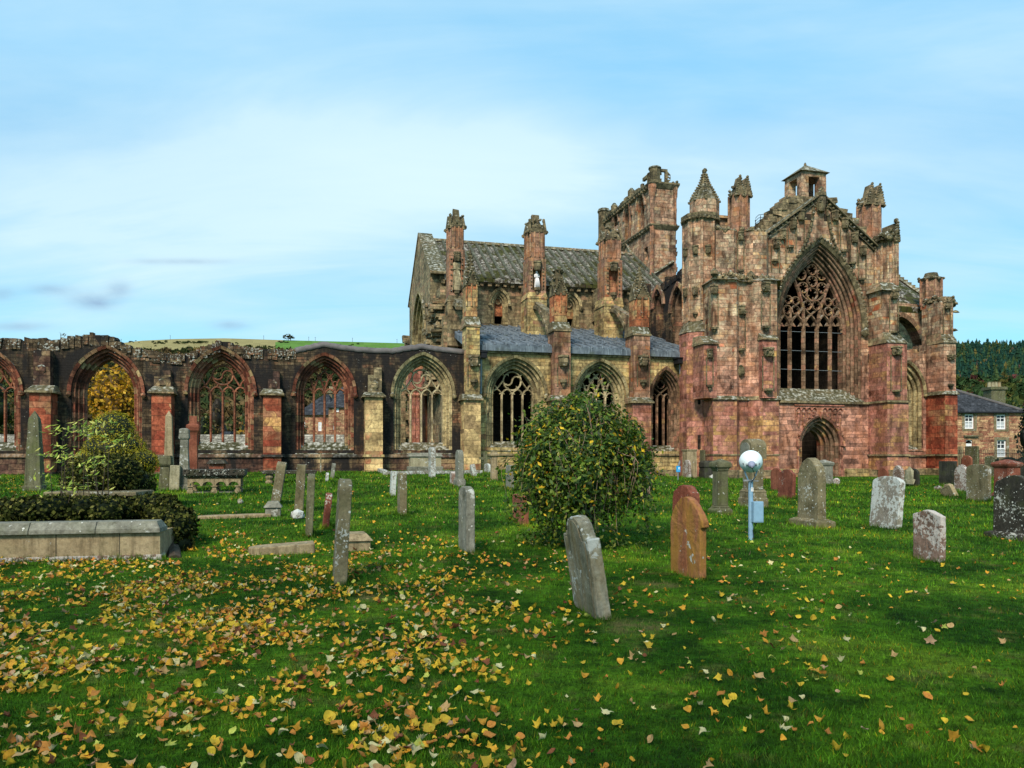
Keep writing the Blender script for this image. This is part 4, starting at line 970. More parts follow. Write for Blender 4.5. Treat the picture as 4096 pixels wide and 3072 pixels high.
# west wall of the transept
line = [(43.0, 13.6), (44.5, 13.2), (46, 13.3), (47.5, 12.9), (49.5, 12.9), (52.5, 12.7)]
def ghole(xc, yt, yb, hw_): v_, zt = QU(xc, yt, uW); zb2 = QU(xc, yb, uW)[1]; return (v_, zt, zb2, hw_)
gh = [ghole(2634, 1160, 1322, .75), (44.3, 12.3, 7.6, .95)]
mb = MB(CB); mb.slab([(42.0, 5.0)]+[(42.0, 13.6)]+ragged(line, .3, .12)+[(52.5, 5.0)], [arcpts(v_, hw_, hw_*.8, zt-hw_*1.5, zb2, 8) for v_, zt, zb2, hw_ in gh], uW, uW+1.0, side=True)
tww = mb.build('transept_side_wall', M['dark'], abbey)
mb = MB(CB)
for v_, zt, zb2, hw_ in gh:
    mb.mark(); mb.ring(arcpts(v_, hw_+.25, hw_*.8, zt-hw_*1.5, None, 8), arcpts(v_, hw_+.003, hw_*.8, zt-hw_*1.5, None, 8), uW-.14, uW+.04, side=True)
    mb.ring(arcpts(v_, hw_+.002, hw_*.8, zt-hw_*1.5, zb2, 8), arcpts(v_, hw_-.22, hw_*.8, zt-hw_*1.5, zb2, 8), uW+.2, uW+.9, side=True)
    mb.box((uW+.5, v_-.06, zb2), (uW+.62, v_+.06, zt-.9)); mb.sweep(arcpts(v_, hw_*.75, .3, zt-hw_*1.9, None, 6), hexp(.1, uW+.5, uW+.62), side=True)
mb.build('side_window', M['archm'], tww)
mb = MB(CB); rub = [(42+i*.5, 13.3-.06*i) for i in range(22)]
for a0, z0 in rub: mb.box((uW-.05, a0, z0-.2), (uW+.6, a0+.4, z0+random.uniform(0, .35)), .05)
mb.box((uT-.1, VC-1.2, zr1-.8), (uW+.2, VC+.1, zck+.1)); mb.build('wall_head', M['dark'], tww)
# facade wall with gable, big window and doorway
VT, VF = 40.0, 38.5
xc = 3277
uc = U(3275, VT); sp = Zc(3275, 1316, VT); ap = Zc(3275, 972, VT); ao = (U(3447, VT)-U(3103, VT))/2; uc = (U(3447, VT)+U(3103, VT))/2
eo = arch_e(ao, ap-sp)
dc = U(3279, VT); da = (U(3361, VT)-U(3198, VT))/2; dc = (U(3361, VT)+U(3198, VT))/2; dsp = Zc(3279, 1784, VT); dap = Zc(3279, 1668, VT); de = arch_e(da, dap-dsp)
zsl0, zsl1 = Zc(3270, 1604, VT), Zc(3270, 1556, VT+.7)
uwl, uwr = U(3040, VT), U(3500, VT)
zel, zer, zga = Zc(3046, 955, VT), Zc(3492, 992, VT), Zc(3278, 782, VT); ug = U(3278, VT)
zdoor = ZB-.05
big = arcpts(uc, ao, eo, sp, zsl0, 20)
out = [(uwl, ZB-.5), (uwl, zel), (ug, zga), (uwr, zer), (uwr, ZB-.5), (dc+da, ZB-.5)]+[p for p in arcpts(dc, da, de, dsp, ZB-.5, 12)][::-1][1:-1]+[(dc-da, ZB-.5)]
mb = MB(CB); mb.slab(out, [big], VT, VT+1.3); fac = mb.build('transept_facade', M['facade'], abbey)
# stepped orders of the great window: deep on the right hand as in the picture
ai = ao*.755
mb = MB(CB); prev = big
ords = [(ao-(ao-ai)*t, d) for t, d in ((.16, .08), (.36, .20), (.58, .37), (.80, .54), (1.0, .70))]
for k, (ak, dk) in enumerate(ords):
    B = arcpts(uc, ak, eo, sp, zsl0+.0, 20); mb.ring(prev, B, VT+dk, VT+1.26+.004*k)
    mb.sweep(B, [(.06*math.cos(t), VT+dk+.02+.06*math.sin(t)) for t in [i*math.pi/3 for i in range(6)]]); prev = B
frame = mb.build('great_window_arch', M['archm'], abbey)
mb = MB(CB); mb.ring(arcpts(uc, ao+.24, eo, sp, None, 20), arcpts(uc, ao+.003, eo, sp, None, 20), VT-.22, VT+.05, d0b=VT-.08)
A_ = arcpts(uc, ao+.26, eo, sp, None, 26)
for x, z in A_[::1]: mb.lump((x, VT-.16, z), random.uniform(.09, .14), .35)
for sg in (-1, 1): mb.lump((uc+sg*(ao+.16), VT-.15, sp-.1), .26, .3)
# ogee rising over the arch to the niche at the gable
for sg in (-1, 1):
    pth = bez((uc+sg*ao*.48, ap-.65), (uc+sg*ao*.22, ap+.1), (uc+sg*.38, ap+2.6), 10); mb.sweep(pth, hexp(.13, VT-.16, VT+.03))
    for x, z in pth[::1]: mb.lump((x, VT-.14, z), .1, .3)
mb.build('hood_mould', M['carved'], frame)
# sill and tracery
mb = MB(CB); mb.frustum([(uc-ao-.1, VT-.12), (uc+ao+.1, VT-.12), (uc+ao+.1, VT+1.25), (uc-ao-.1, VT+1.25)], zsl0-.02, [(uc-ao-.1, VT+.75), (uc+ao+.1, VT+.75), (uc+ao+.1, VT+1.25), (uc-ao-.1, VT+1.25)], zsl1)
mb.box((uc-ao-.6, VT-.16, zsl0-.16), (uc+ao+.6, VT+.1, zsl0-.023)); mb.build('sill', M['grey'], frame)
VW = VT+.75
def q(x, y): return Q(x, y, VW)
mb = MB(CB); D0, D1 = VW, VW+.26
HP = lambda w_: hexp(w_, D0, D1)
for x in (3163, 3218, 3271, 3324):
    mb.sweep([q(x, 1568), q(x, 1440), q(x, 1316)], HP(.26))
px_m = 46/3077
def rr(px): return px*px_m
for x, y, r, k in ((3250, 1078, 21, 6), (3251, 1125, 21, 6), (3214, 1150, 21, 6), (3289, 1152, 21, 6), (3250, 1176, 25, 4), (3206, 1097, 22, 5), (3288, 1098, 22, 5),
                   (3154, 1198, 16, 4), (3185, 1203, 16, 4), (3151, 1238, 17, 4), (3184, 1240, 17, 4), (3231, 1221, 18, 4), (3267, 1221, 18, 4), (3314, 1209, 16, 4), (3345, 1210, 16, 4), (3315, 1245, 16, 4), (3347, 1246, 16, 4)):
    X, Z_ = q(x, y); foil(mb, X, Z_, rr(r), VW, k, .10, .4)
X, Z_ = q(3252, 1143); mb.sweep([p for p in circ(X, Z_, rr(62), 30, math.pi*1.08, math.pi*1.92)], HP(.12))
for pts in (((3219, 1316), (3217, 1235), (3200, 1170), (3178, 1110)), ((3273, 1316), (3283, 1240), (3304, 1175), (3324, 1118)), ((3163, 1316), (3164, 1270), (3165, 1235)), ((3324, 1316), (3330, 1270), (3331, 1240)), ((3180, 1110), (3190, 1090), (3200, 1070)), ((3322, 1118), (3312, 1090), (3302, 1072))):
    P3 = [q(*p) for p in pts]; mb.sweep(P3, HP(.18))
for xa, xb in ((3117, 3163), (3163, 3218), (3218, 3271), (3271, 3324), (3324, 3368)):
    xm = (xa+xb)/2
    for sg, xs in ((-1, xa), (1, xb)): mb.sweep([p for p in bez(q(xs, 1318), q(xs, 1282), q(xm, 1259), 6)], HP(.15)); X, Z_ = q(xs-sg*9, 1296); cusp(mb, X, Z_, -sg, -.6, .28, VW+.06, .12)
for x0, y0, x1, y1, x2, y2 in ((3140, 1259, 3128, 1230, 3124, 1205), (3140, 1259, 3160, 1275, 3164, 1290), (3190, 1262, 3212, 1240, 3215, 1225), (3190, 1262, 3168, 1275, 3163, 1290), (3297, 1262, 3290, 1245, 3285, 1230), (3347, 1262, 3362, 1240, 3364, 1220), (3347, 1262, 3330, 1276, 3325, 1290), (3124, 1205, 3140, 1170, 3160, 1135), (3364, 1220, 3352, 1180, 3332, 1140), (3245, 1258, 3232, 1250, 3225, 1238), (3245, 1258, 3258, 1250, 3270, 1238)):
    mb.sweep(bez(q(x0, y0), q(x1, y1), q(x2, y2), 6), HP(.12))
mb.sweep([(x, z) for x, z in arcpts(uc, ai+.02, eo, sp, None, 20)], HP(.24))
mb.build('tracery', M['traceryr'] if False else M['archm'], frame)
mb = MB(CB)
for y0, y1 in ((1323, 1332), (1399, 1408), (1475, 1484)):
    mb.mark(); a_, b_ = q(3117, y0), q(3372, y1); mb.tube([(a_[0], VW+.12, a_[1]), (b_[0], VW+.12, b_[1])], .014, 5)
mb.build('wire', M['metalgrey'], frame)
# doorway
mb = MB(CB); prev = arcpts(dc, da, de, dsp, zdoor-.3, 12)
for k, (t, d) in enumerate(((.86, .15), (.74, .35), (.62, .58), (.51, .85))):
    B = arcpts(dc, da*t, de, dsp, zdoor-.3, 12); mb.ring(prev, B, VT+d, VT+1.28+.003*k)
    mb.sweep(B, [(.045*math.cos(t_), VT+d+.02+.045*math.sin(t_)) for t_ in [i*math.pi/3 for i in range(6)]]); prev = B
door = mb.build('doorway_arch', M['archm'], abbey)
mb = MB(CB); mb.ring(arcpts(dc, da+.14, de, dsp, None, 12), arcpts(dc, da+.003, de, dsp, None, 12), VT-.14, VT+.04, d0b=VT-.05)
for sg in (-1, 1):
    mb.lump((dc+sg*(da+.14), VT-.12, dsp+.12), (.16, .14, .3), .3); mb.tube([(dc+sg*(da+.12), VT-.03, zdoor-.2), (dc+sg*(da+.12), VT-.03, dsp)], .06, 6)
    for k in range(8): x, z = arcpts(dc, da+.18, de, dsp, None, 12)[3*k if 3*k < 24 else 24]; mb.lump((x, VT-.1, z), .09)
mb.lump((dc, VT-.12, dap+.2), (.14, .12, .3)); mb.build('door_hood', M['pink'], door)
# blind arcade of little figures over the door
mb = MB(CB); fl, zf1 = Q(3181, 1622, VT); fr_ = U(3368, VT); zf0 = Zc(3270, 1684, VT)
mb.box((fl-.1, VT-.09, zf1), (fr_+.1, VT+.02, zf1+.09))
W = (fr_-fl)/9
for i in range(9):
    if i == 4: continue
    c = fl+W*(i+.5); mb.sweep(arcpts(c, W*.44, W*.05, zf1-.28, None, 6), hexp(.06, VT-.10, VT+.01))
    L = [.95, .95, .45, .25, 0, .25, .4, .95, .95][i]; mb.lump((c, VT-.05, zf1-.42), (.11, .1, .12), .2); mb.lump((c, VT-.04, zf1-.42-L*.45), (.12, .1, L*.42), .2)
    mb.tube([(c-W*.46, VT-.04, zf1-.3), (c-W*.46, VT-.04, zf1-.55-.4*abs(i-4)/4)], .03, 5)
mb.build('figure_frieze', M['pink'], fac)
# slits, putlog holes: near-black blocks coloured as their inner shade, no hole cut
def slit(x, y0, y1, w_, v):
    m3 = MB(CB); u, z0 = Q(x, y1, v); z1 = Zc(x, y0, v); m3.box((u-w_, v-.012, z0), (u+w_, v+.25, z1)); return m3
for x, y0, y1, w_, v in ((3475, 1415, 1452, .07, VT), (3231, 855, 880, .24, VT), (3308, 858, 885, .22, VT), (3196, 948, 962, .14, VT)):
    slit(x, y0, y1, w_, v).build('opening_shade_block', M['inside'], fac)
# gable coping, carved cornice, stepped masonry behind, statues' canopies
mb = MB(CB)
for (x0, z0, x1, z1) in ((uwl, zel, ug, zga), (ug, zga, uwr, zer)):
    for off, pr, th in ((.02, .30, .14), (-.28, .14, .10)):
        n = mb.add([(x0, VT-pr, z0+off), (x1, VT-pr, z1+off), (x1, VT+.5, z1+off), (x0, VT+.5, z0+off), (x0, VT-pr+.04, z0+off+th), (x1, VT-pr+.04, z1+off+th), (x1, VT+.5, z1+off+th), (x0, VT+.5, z0+off+th)])
        for f in ((0, 3, 2, 1), (4, 5, 6, 7), (0, 1, 5, 4), (2, 3, 7, 6), (0, 4, 7, 3), (1, 2, 6, 5)): mb.face([n+k for k in f])
    for k in range(16): t = (k+.5)/16; mb.lump((x0+(x1-x0)*t, VT-.13, z0+(z1-z0)*t-.10), .095, .3)
mb.build('gable_cornice', M['carved'], fac)
mb = MB(CB)
for x, y in ((3101, 985), (3127, 950), (3167, 908), (3200, 873), (3336, 875), (3375, 905), (3414, 962), (3448, 1015)):
    mb.mark(); u, z = Q(x, y, VT); canopy(mb, u, VT-.10, z-.15, .30, .75); mb.tube([(u-.26, VT-.03, z-1.5), (u-.26, VT-.03, z)], .04, 5); mb.tube([(u+.26, VT-.03, z-1.5), (u+.26, VT-.03, z)], .04, 5)
for x, y in ((3159, 1005), (3371, 1022), (3407, 1070), (3443, 1134), (3096, 1060)):
    mb.mark(); u, z = Q(x, y, VT); corbel(mb, u, VT-.05, z, .32, .3)
mb.mark(); u, z = Q(3278, 850, VT); canopy(mb, u, VT-.12, z, .42, 1.4)
for k in range(16): mb.lump((u+random.uniform(-.2, .2)*(1-k/20), VT-.15, z+.2+k*.08), .11)
mb.build('gable_niche', M['carved'], fac)
mb = MB(CB)   # thick rear gable in steps
for x0, x1, yt in ((3150, 3335, 790), (3115, 3362, 832), (3075, 3400, 872), (3048, 3432, 905), (3035, 3462, 940)):
    ua_, ub_ = U(x0, VT+.6), U(x1, VT+.6); zt = Zc((x0+x1)/2, yt, VT+.6); mb.box((ua_, VT+.55+random.uniform(0, .05), zt-1.3), (ub_, VT+1.5, zt), .04)
for x, y in ((3170, 795), (3195, 790), (3330, 792), (3110, 840), (3130, 818), (3090, 868), (3070, 885), (3060, 902), (3392, 852), (3420, 872), (3448, 912), (3150, 800), (3375, 840)):
    u, z = Q(x, y, VT+.5); mb.box((u-.3, VT+.5, z-.3), (u+.3, VT+1.4, z+.05), .06)
mb.build('stepped_gable', M['grey'], fac)
# bell cote
mb = MB(CB); vb = VT+.7; ub0, ub1 = U(3206, vb), U(3305, vb); zb0, zb1 = Zc(3250, 792, vb), Zc(3256, 688, vb); zba = Zc(3246, 640, vb); dpt = ub1-ub0
t_ = .30
for (a, b) in ((0, 0), (1, 0), (0, 1), (1, 1)):
    wu = .52 if a == 0 or True else .4
    x0 = ub0 if a == 0 else ub1-.48; y0 = vb if b == 0 else vb+dpt-.48
    mb.box((x0, y0, zb0-.3), (x0+.48, y0+.48, zb1-.28), .015)
mb.box((ub0, vb, zb0-.6), (ub1, vb+dpt, zb0+.05)); mb.box((ub0+.01, vb+.01, zb1-.28), (ub1-.01, vb+dpt-.01, zb1))
bc = mb.build('bell_cote', M['upper'], abbey)
mb = MB(CB); o_ = .16; mb.frustum([(ub0-o_, vb-o_), (ub1+o_, vb-o_), (ub1+o_, vb+dpt+o_), (ub0-o_, vb+dpt+o_)], zb1, [((ub0+ub1)/2-.05, vb+dpt/2-.05), ((ub0+ub1)/2+.05, vb+dpt/2-.05), ((ub0+ub1)/2+.05, vb+dpt/2+.05), ((ub0+ub1)/2-.05, vb+dpt/2+.05)], zba)
mb.lump(((ub0+ub1)/2, vb+dpt/2, zba+.02), (.1, .1, .16)); mb.build('bell_cote_roof', M['grey'], bc)
mb = MB(CB); mb.lathe((ub0+ub1)/2, vb+dpt/2, [(.32, zb0+.55), (.25, zb0+.7), (.2, zb0+.95), (.06, zb0+1.1)], 12); mb.build('bell', M['iron'], bc)

# octagonal stair turret at the left corner
vt = 41.0; ut = (U(2762, vt-.2)+U(2872, vt-.2))/2; rt_ = (U(2872, vt)-U(2762, vt))/2/math.cos(math.pi/8)
def oct_(r, dz=0): return MB().ngon(ut, vt+.3, r, 8, math.pi/8)
zl = [ZB-.5, Zc(2790, 1330, vt), Zc(2790, 1300, vt), Zc(2800, 893, vt), Zc(2800, 866, vt)]
mb = MB(CB); mb.prism(oct_(rt_*1.25), zl[0], zl[1]); tr = mb.build('stair_turret', M['pink'], abbey)
mb = MB(CB); mb.frustum(oct_(rt_*1.30), zl[1]-.05, oct_(rt_), zl[2]+.15); mb.mark(); mb.frustum(oct_(rt_*1.02), zl[3], oct_(rt_*1.14), zl[3]+.28); mb.prism(oct_(rt_*1.16), zl[3]+.28, zl[4]+.08)
for k in range(28): an = k*math.pi/14; mb.lump((ut+rt_*1.08*math.cos(an), vt+.3+rt_*1.08*math.sin(an), zl[3]+.18), .12)
mb.build('turret_cornice', M['carved'], tr)
mb = MB(CB); mb.prism(oct_(rt_), zl[2], zl[3]+.02)
for i in range(8): an = math.pi/8+i*math.pi/4; mb.tube([(ut+rt_*math.cos(an), vt+.3+rt_*math.sin(an), zl[2]+.2), (ut+rt_*math.cos(an), vt+.3+rt_*math.sin(an), zl[3])], .09, 6)
mb.build('turret_upper', M['facade'], tr)
mb = MB(CB)
fo = [(math.cos(math.pi/8+math.pi/4*(i+.5)), math.sin(math.pi/8+math.pi/4*(i+.5))) for i in range(8)]
ap_ = rt_*math.cos(math.pi/8)
for zc_ in (Zc(2780, 1010, vt), Zc(2780, 1172, vt)):
    for i in (3, 4, 5, 6):
        mb.mark(); cx_, cy_ = ut+fo[i][0]*(ap_+.05), vt+.3+fo[i][1]*(ap_+.05); canopy(mb, cx_, cy_, zc_-.2, .25, .62); 
for i in (4, 5, 6): mb.mark(); cx_, cy_ = ut+fo[i][0]*(ap_+.05), vt+.3+fo[i][1]*(ap_+.05); corbel(mb, cx_, cy_, Zc(2780, 1275, vt), .22, .28)
mb.build('turret_niche', M['carved'], tr)
uu = U(2820, vt); ud = U(2821, vt+.6); zd0, zd1, zsp = zl[4], Zc(2821, 812, vt+.6), Zc(2821, 672, vt+.6)
rd = (U(2877, vt+.6)-U(2766, vt+.6))/2*.97
mb = MB(CB); mb.prism(mb.ngon(ud, vt+.7, rd*.98, 8, math.pi/8), zd0-.1, zd1+.05); mb.build('spire_drum', M['upper'], tr)
mb = MB(CB); spire(mb, ud, vt+.7, rd*.98, zd1, zsp, 8, 12, .10)
mb.lathe(ud, vt+.7, [(rd*.55, zd1+(zsp-zd1)*.38), (rd*.60, zd1+(zsp-zd1)*.41), (rd*.42, zd1+(zsp-zd1)*.46)], 8, math.pi/8)
mb.build('spire', M['carved'], tr)
for y0, y1 in ((1384, 1442), (1565, 1617), (1740, 1795)): slit(2799, y0, y1, .075, vt+.3-ap_*1.25+.08).build('slit_shade_block', M['inside'], tr)  # near-black blocks stand in for the shade in the stair slits
# left corner buttress mass: plan follows the canted faces
def plan(pts): return [(U(x, v), v) for x, v in pts]
L0 = plan([(2812, 40.4), (2853, 38.9), (2947, 38.6), (2958, 38.95), (2984, 38.95), (3043, 38.35), (3108, 38.2), (3110, 40.2)])
def grow(pl, d): 
    cx_ = sum(p[0] for p in pl)/len(pl); return [(x+(d if x > cx_ else -d)*.6, y-(d if y < 40.1 else 0)) for x, y in pl]
z1592, z1105 = Zc(2960, 1592, 38.6), Zc(2960, 1118, 38.6)
mb = MB(CB); mb.prism(grow(L0, .10), ZB-.5, z1592); lb = mb.build('corner_buttress', M['pink'], abbey)
mb = MB(CB); mb.prism(L0, z1592, z1105); mb.build('buttress_middle', M['facade'], lb)
L2 = plan([(2856, 40.6), (2864, 39.7), (2935, 39.45), (2950, 39.7), (2985, 39.6), (3012, 39.35), (3066, 39.2), (3080, 40.6)])
z920 = Zc(2960, 925, 39.5)
mb = MB(CB); mb.prism(L2, z1105, z920); mb.build('buttress_top', M['upper'], lb)
mb = MB(CB); mb.frustum(grow(L0, .22), z1592-.10, grow(L0, .04), z1592+.12); mb.mark(); mb.frustum(grow(L0, .22), z1105-.05, L2, z1105+.45); mb.mark(); mb.prism(grow(L0, .16), z1817 if False else Zc(2960, 1822, 38.6), Zc(2960, 1816, 38.6)); mb.mark(); mb.prism(grow(L0, .24), ZB-.5, ZB+.25); mb.mark()
for k in range(60): 
    t = random.random(); x = 2850+240*t; mb.lump((U(x, 38.8), 38.75+random.uniform(-.1, .5), z1105+random.uniform(.0, .35)), random.uniform(.1, .22), .4)
for k in range(26): x = random.uniform(2862, 3075); mb.lump((U(x, 39.6), 39.6+random.uniform(-.1, .4), z920+random.uniform(-.05, .25)), random.uniform(.1, .2), .4)
mb.build('weathered_set_off', M['grey'], lb)
mb = MB(CB)   # side gabled roofs of the lower steps
for x, y0, y1, v in ((2842, 1338, 1370, 38.7), (3078, 1322, 1352, 38.0)):
    mb.mark(); pslope(mb, x-26, x+30, y0, y1, v, v+.55, 40.0, .05, .05)
mb.build('stepped_slope', M['grey'], lb)
mb = MB(CB); pbox(mb, 2816, 2868, 1370, 1592, 38.72, 40); mb.mark(); pbox(mb, 3050, 3107, 1352, 1592, 38.05, 40); mb.build('buttress_step', M['pink'], lb)
mb = MB(CB)
for x, y1, y0, v, w_ in ((2855, 1175, 1310, 38.85, .5), (2964, 1256, 1395, 38.88, .5), (3062, 1165, 1305, 38.2, .55), (3072, 1425, 1555, 38.0, .7), (2838, 1430, 1540, 38.68, .4), (2962, 960, 1080, 39.55, .4)):
    mb.mark(); niche(mb, U(x, v), v, Zc(x, y0, v), Zc(x, y1, v), w_, .62)
mb.lump((U(2962, 38.9), 38.85, Zc(2962, 1482, 38.9)), (.25, .2, .35)); mb.build('niche', M['carved'], lb)
def pinn(x0, x1, y_gab, y_top, y_bot, v, par, twin=True):
    u0, u1 = U(x0, v), U(x1, v); cu, hw = (u0+u1)/2, (u1-u0)/2*.84; xm = (x0+x1)/2; zg_, zt_, zb_ = Zc(xm, y_gab, v), Zc(xm, y_top, v), Zc(xm, y_bot, v)
    mb = MB(CB); r = hw/math.cos(math.pi/8); mb.prism(mb.ngon(cu, v+hw, r, 8, math.pi/8), zb_-.6, zg_)
    for i in range(8): an = math.pi/8+i*math.pi/4; mb.tube([(cu+r*math.cos(an), v+hw+r*math.sin(an), zb_-.4), (cu+r*math.cos(an), v+hw+r*math.sin(an), zg_)], .07, 6)
    mb.build('pinnacle_shaft', M['shaft'], par)
    mb = MB(CB); H = zt_-zg_
    mb.frustum(mb.ngon(cu, v+hw, hw*1.15, 8, math.pi/8), zg_-.1, mb.ngon(cu, v+hw, hw*.7, 8, math.pi/8), zg_+H*.45)
    for sx in (-1, 1):
        gablet(mb, cu+sx*hw*.45, v+hw, hw*.52, zg_-.1, zt_, v-.06)
        for k in range(9):
            t = k/8
            for s2 in (-1, 1): mb.lump((cu+sx*hw*.45+s2*hw*.52*(1-t), v-.02, zg_-.1+(H+.1)*t), .09, .3)
    for sg in (-1, 1): mb.lump((cu+sg*hw*1.25, v+hw*.5, zg_-.02), .13)
    for k in range(20): an = random.uniform(0, 6.28); mb.lump((cu+hw*math.cos(an), v+hw+hw*math.sin(an), zg_+random.uniform(0, H*.5)), .1, .4)
    mb.build('pinnacle_head', M['carved'], par)
pinn(2936, 3013, 775, 706, 925, 39.9, lb)
mb = MB(CB); v = 41.0; pbox(mb, 2880, 2930, 865, 925, v, v+.6); pbox(mb, 2876, 2930, 862, 872, v-.2, v+.7); mb.build('parapet', M['upper'], lb)
# right buttress of the facade
RB = plan([(3545, VF), (3603, VF)]); uL_, uR_ = RB[0][0], RB[1][0]; z1150, z1350, z1605 = Zc(3572, 1150, VF), Zc(3578, 1362, VF), Zc(3590, 1606, VF)
mb = MB(CB); mb.box((uL_-.02, VF-.12, ZB-.5), (uR_+.45, VT+.3, z1605)); rb = mb.build('facade_buttress', M['pink'], abbey)
mb = MB(CB); mb.box((uL_, VF-.05, z1605), (uR_+.40, VT+.3, z1350-.1)); mb.build('buttress_lower', M['pink'], rb)
mb = MB(CB); mb.box((uL_-.02, VF+.30, z1350-.12), (uR_+.02, VT+.3, z1150)); mb.build('buttress_middle', M['facade'], rb)
mb = MB(CB); mb.frustum([(uL_-.05, VF-.12), (uR_+.45, VF-.12), (uR_+.45, VT), (uL_-.05, VT)], z1350-.15, [(uL_, VF+.32), (uR_+.05, VF+.32), (uR_+.05, VT), (uL_, VT)], z1350+.55); mb.mark()
mb.frustum([(uL_-.2, VF+.1), (uR_+.2, VF+.1), (uR_+.2, VT+.5), (uL_-.2, VT+.5)], z1150-.14, [(uL_+.02, VF+.55), (uR_-.0, VF+.55), (uR_, VT+.4), (uL_, VT+.4)], z1150+.42); mb.mark()
mb.box((uL_-.12, VF-.22, z1605-.07), (uR_+.52, VT+.2, z1605+.05)); mb.mark(); mb.box((uL_-.10, VF-.2, Zc(3590, 1824, VF)), (uR_+.52, VT+.2, Zc(3590, 1817, VF))); mb.mark(); mb.box((uL_-.2, VF-.3, ZB-.5), (uR_+.6, VT+.2, ZB+.22))
mb.build('weathered_set_off', M['grey'], rb)
v = VF+.6; u0, u1 = U(3492, v+.9), U(3585, v); za, zt_ = z1150+.3, Zc(3560, 950, v)
mb = MB(CB); mb.box((u0+.1, v+.9, za-.3), (u1, v+1.6, zt_)); mb.prism([(u0+.1, v+1.0), (u0+.55, v+.3), (u0+1.0, v+.0), (u1, v+.0), (u1, v+1.2)], za-.3, zt_)
for x_, y_ in ((u0+.12, v+.85), (u0+.33, v+.55), (u0+.55, v+.28), (u0+.8, v+.12), (u0+1.0, v), (u1-.02, v)): mb.tube([(x_, y_, za), (x_, y_, zt_)], .08, 6)
mb.build('buttress_top', M['upper'], rb)
mb = MB(CB); cu = (u0+.9+u1)/2; gablet(mb, cu, v+1.2, (u1-u0-.7)/2, zt_-.2, Zc(3560, 888, v), v-.1); mb.box((u0, v+.2, zt_-.1), (u1+.1, v+1.5, zt_+.1))
for k in range(40): t = random.random(); mb.lump((u0+(u1-u0)*t, v+random.uniform(-.1, .9), zt_+random.uniform(-.1, .55*(1-abs(t-.7)))), random.uniform(.1, .19), .4)
for k in range(8):
    t = k/7
    for sg in (-1, 1): mb.lump((cu+sg*(u1-u0-.7)/2*(1-t), v-.1, zt_-.2+(Zc(3560, 888, v)-zt_+.2)*t), .12)
mb.lump((cu, v, Zc(3560, 880, v)), .17)
mb.build('buttress_crest', M['carved'], rb)
mb = MB(CB)
for x, y1, y0, v_, w_ in ((3575, 1195, 1325, VF+.28, .62), (3583, 1420, 1560, VF-.06, .72)): (mb.mark(), niche(mb, U(x, v_), v_, Zc(x, y0, v_), Zc(x, y1, v_), w_, .65))
mb.build('niche', M['carved'], rb)
pinn(3462, 3546, 812, 736, 930, 40.6, rb)
# transept roof body keeps the window dark
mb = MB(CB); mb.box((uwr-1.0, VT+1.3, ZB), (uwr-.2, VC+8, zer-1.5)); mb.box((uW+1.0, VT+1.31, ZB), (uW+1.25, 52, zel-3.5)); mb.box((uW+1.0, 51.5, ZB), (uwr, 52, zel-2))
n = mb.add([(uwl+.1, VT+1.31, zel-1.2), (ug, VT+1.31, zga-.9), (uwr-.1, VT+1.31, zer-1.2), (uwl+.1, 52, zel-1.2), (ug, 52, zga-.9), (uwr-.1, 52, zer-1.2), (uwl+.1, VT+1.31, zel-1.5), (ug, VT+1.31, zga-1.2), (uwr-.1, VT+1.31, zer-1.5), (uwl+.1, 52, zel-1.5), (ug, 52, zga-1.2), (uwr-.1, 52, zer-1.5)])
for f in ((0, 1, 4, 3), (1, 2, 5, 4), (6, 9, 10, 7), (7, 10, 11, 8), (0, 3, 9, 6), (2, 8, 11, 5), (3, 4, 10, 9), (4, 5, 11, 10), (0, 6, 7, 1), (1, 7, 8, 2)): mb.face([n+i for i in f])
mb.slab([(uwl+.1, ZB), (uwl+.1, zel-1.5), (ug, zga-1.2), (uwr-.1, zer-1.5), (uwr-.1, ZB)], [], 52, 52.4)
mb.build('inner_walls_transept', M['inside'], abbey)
rail = MB(CB)
for x in (3022, 3042, 3060, 3080): a_ = Q(x, 905 if x > 3030 else 920, VT+.9); b_ = Q(x, 862 if x > 3030 else 880, VT+.9); rail.tube([(a_[0], VT+.9, a_[1]), (b_[0], VT+.9, b_[1])], .02, 5)
for dy in (0, 12, 24): 
    P4 = [Q(x, y+dy, VT+.9) for x, y in ((3020, 885), (3024, 870), (3034, 860), (3060, 856), (3088, 858))]; rail.tube([(a, VT+.9, z) for a, z in P4], .018, 5)
rail.build('safety_railing', M['iron'], abbey)

# ---------------------------------------------------------------- east side: chapel wall, flying arch, slab roof, far buttress
VE = 42.5
c = U(3632, VE)-.0; xr_ = 3693; a = 1.25; s = Zc(3650, 1575, VE); h = Zc(3632, 1452, VE)-s; c = U(xr_, VE)-a; e = arch_e(a, h); f = Zc(3660, 1798, VE)
tl = [Q(x, y, VE) for x, y in ((3560, 1400), (3620, 1405), (3650, 1398), (3690, 1405), (3740, 1412))]
mb = MB(CB); mb.slab([(tl[0][0]-1, ZB-.5), (tl[0][0]-1, tl[0][1])]+ragged(tl, .3, .12)+[(tl[-1][0]+.2, ZB-.5)], [arcpts(c, a, e, s, f)], VE, VE+1.0); ew = mb.build('chapel_wall', M['facade'], abbey)
fr, _ = openwin(None, c, a, e, s, f, VE, [(a*.84, .15), (a*.68, .35), (a*.52, .55)], M['archy'], abbey, CB, d1=.98, frame_name='window_arch')
t2 = MB(CB); bars(t2, c, a*.52, e, s, f+.3, VE+.7, 2, 'small', .1); t2.build('tracery', M['tracery'], fr)
t2 = MB(CB); t2.frustum([(c-a, VE-.05), (c+a, VE-.05), (c+a, VE+.9), (c-a, VE+.9)], f-.1, [(c-a, VE+.6), (c+a, VE+.6), (c+a, VE+.9), (c-a, VE+.9)], f+.35); t2.build('sill', M['grey'], fr)
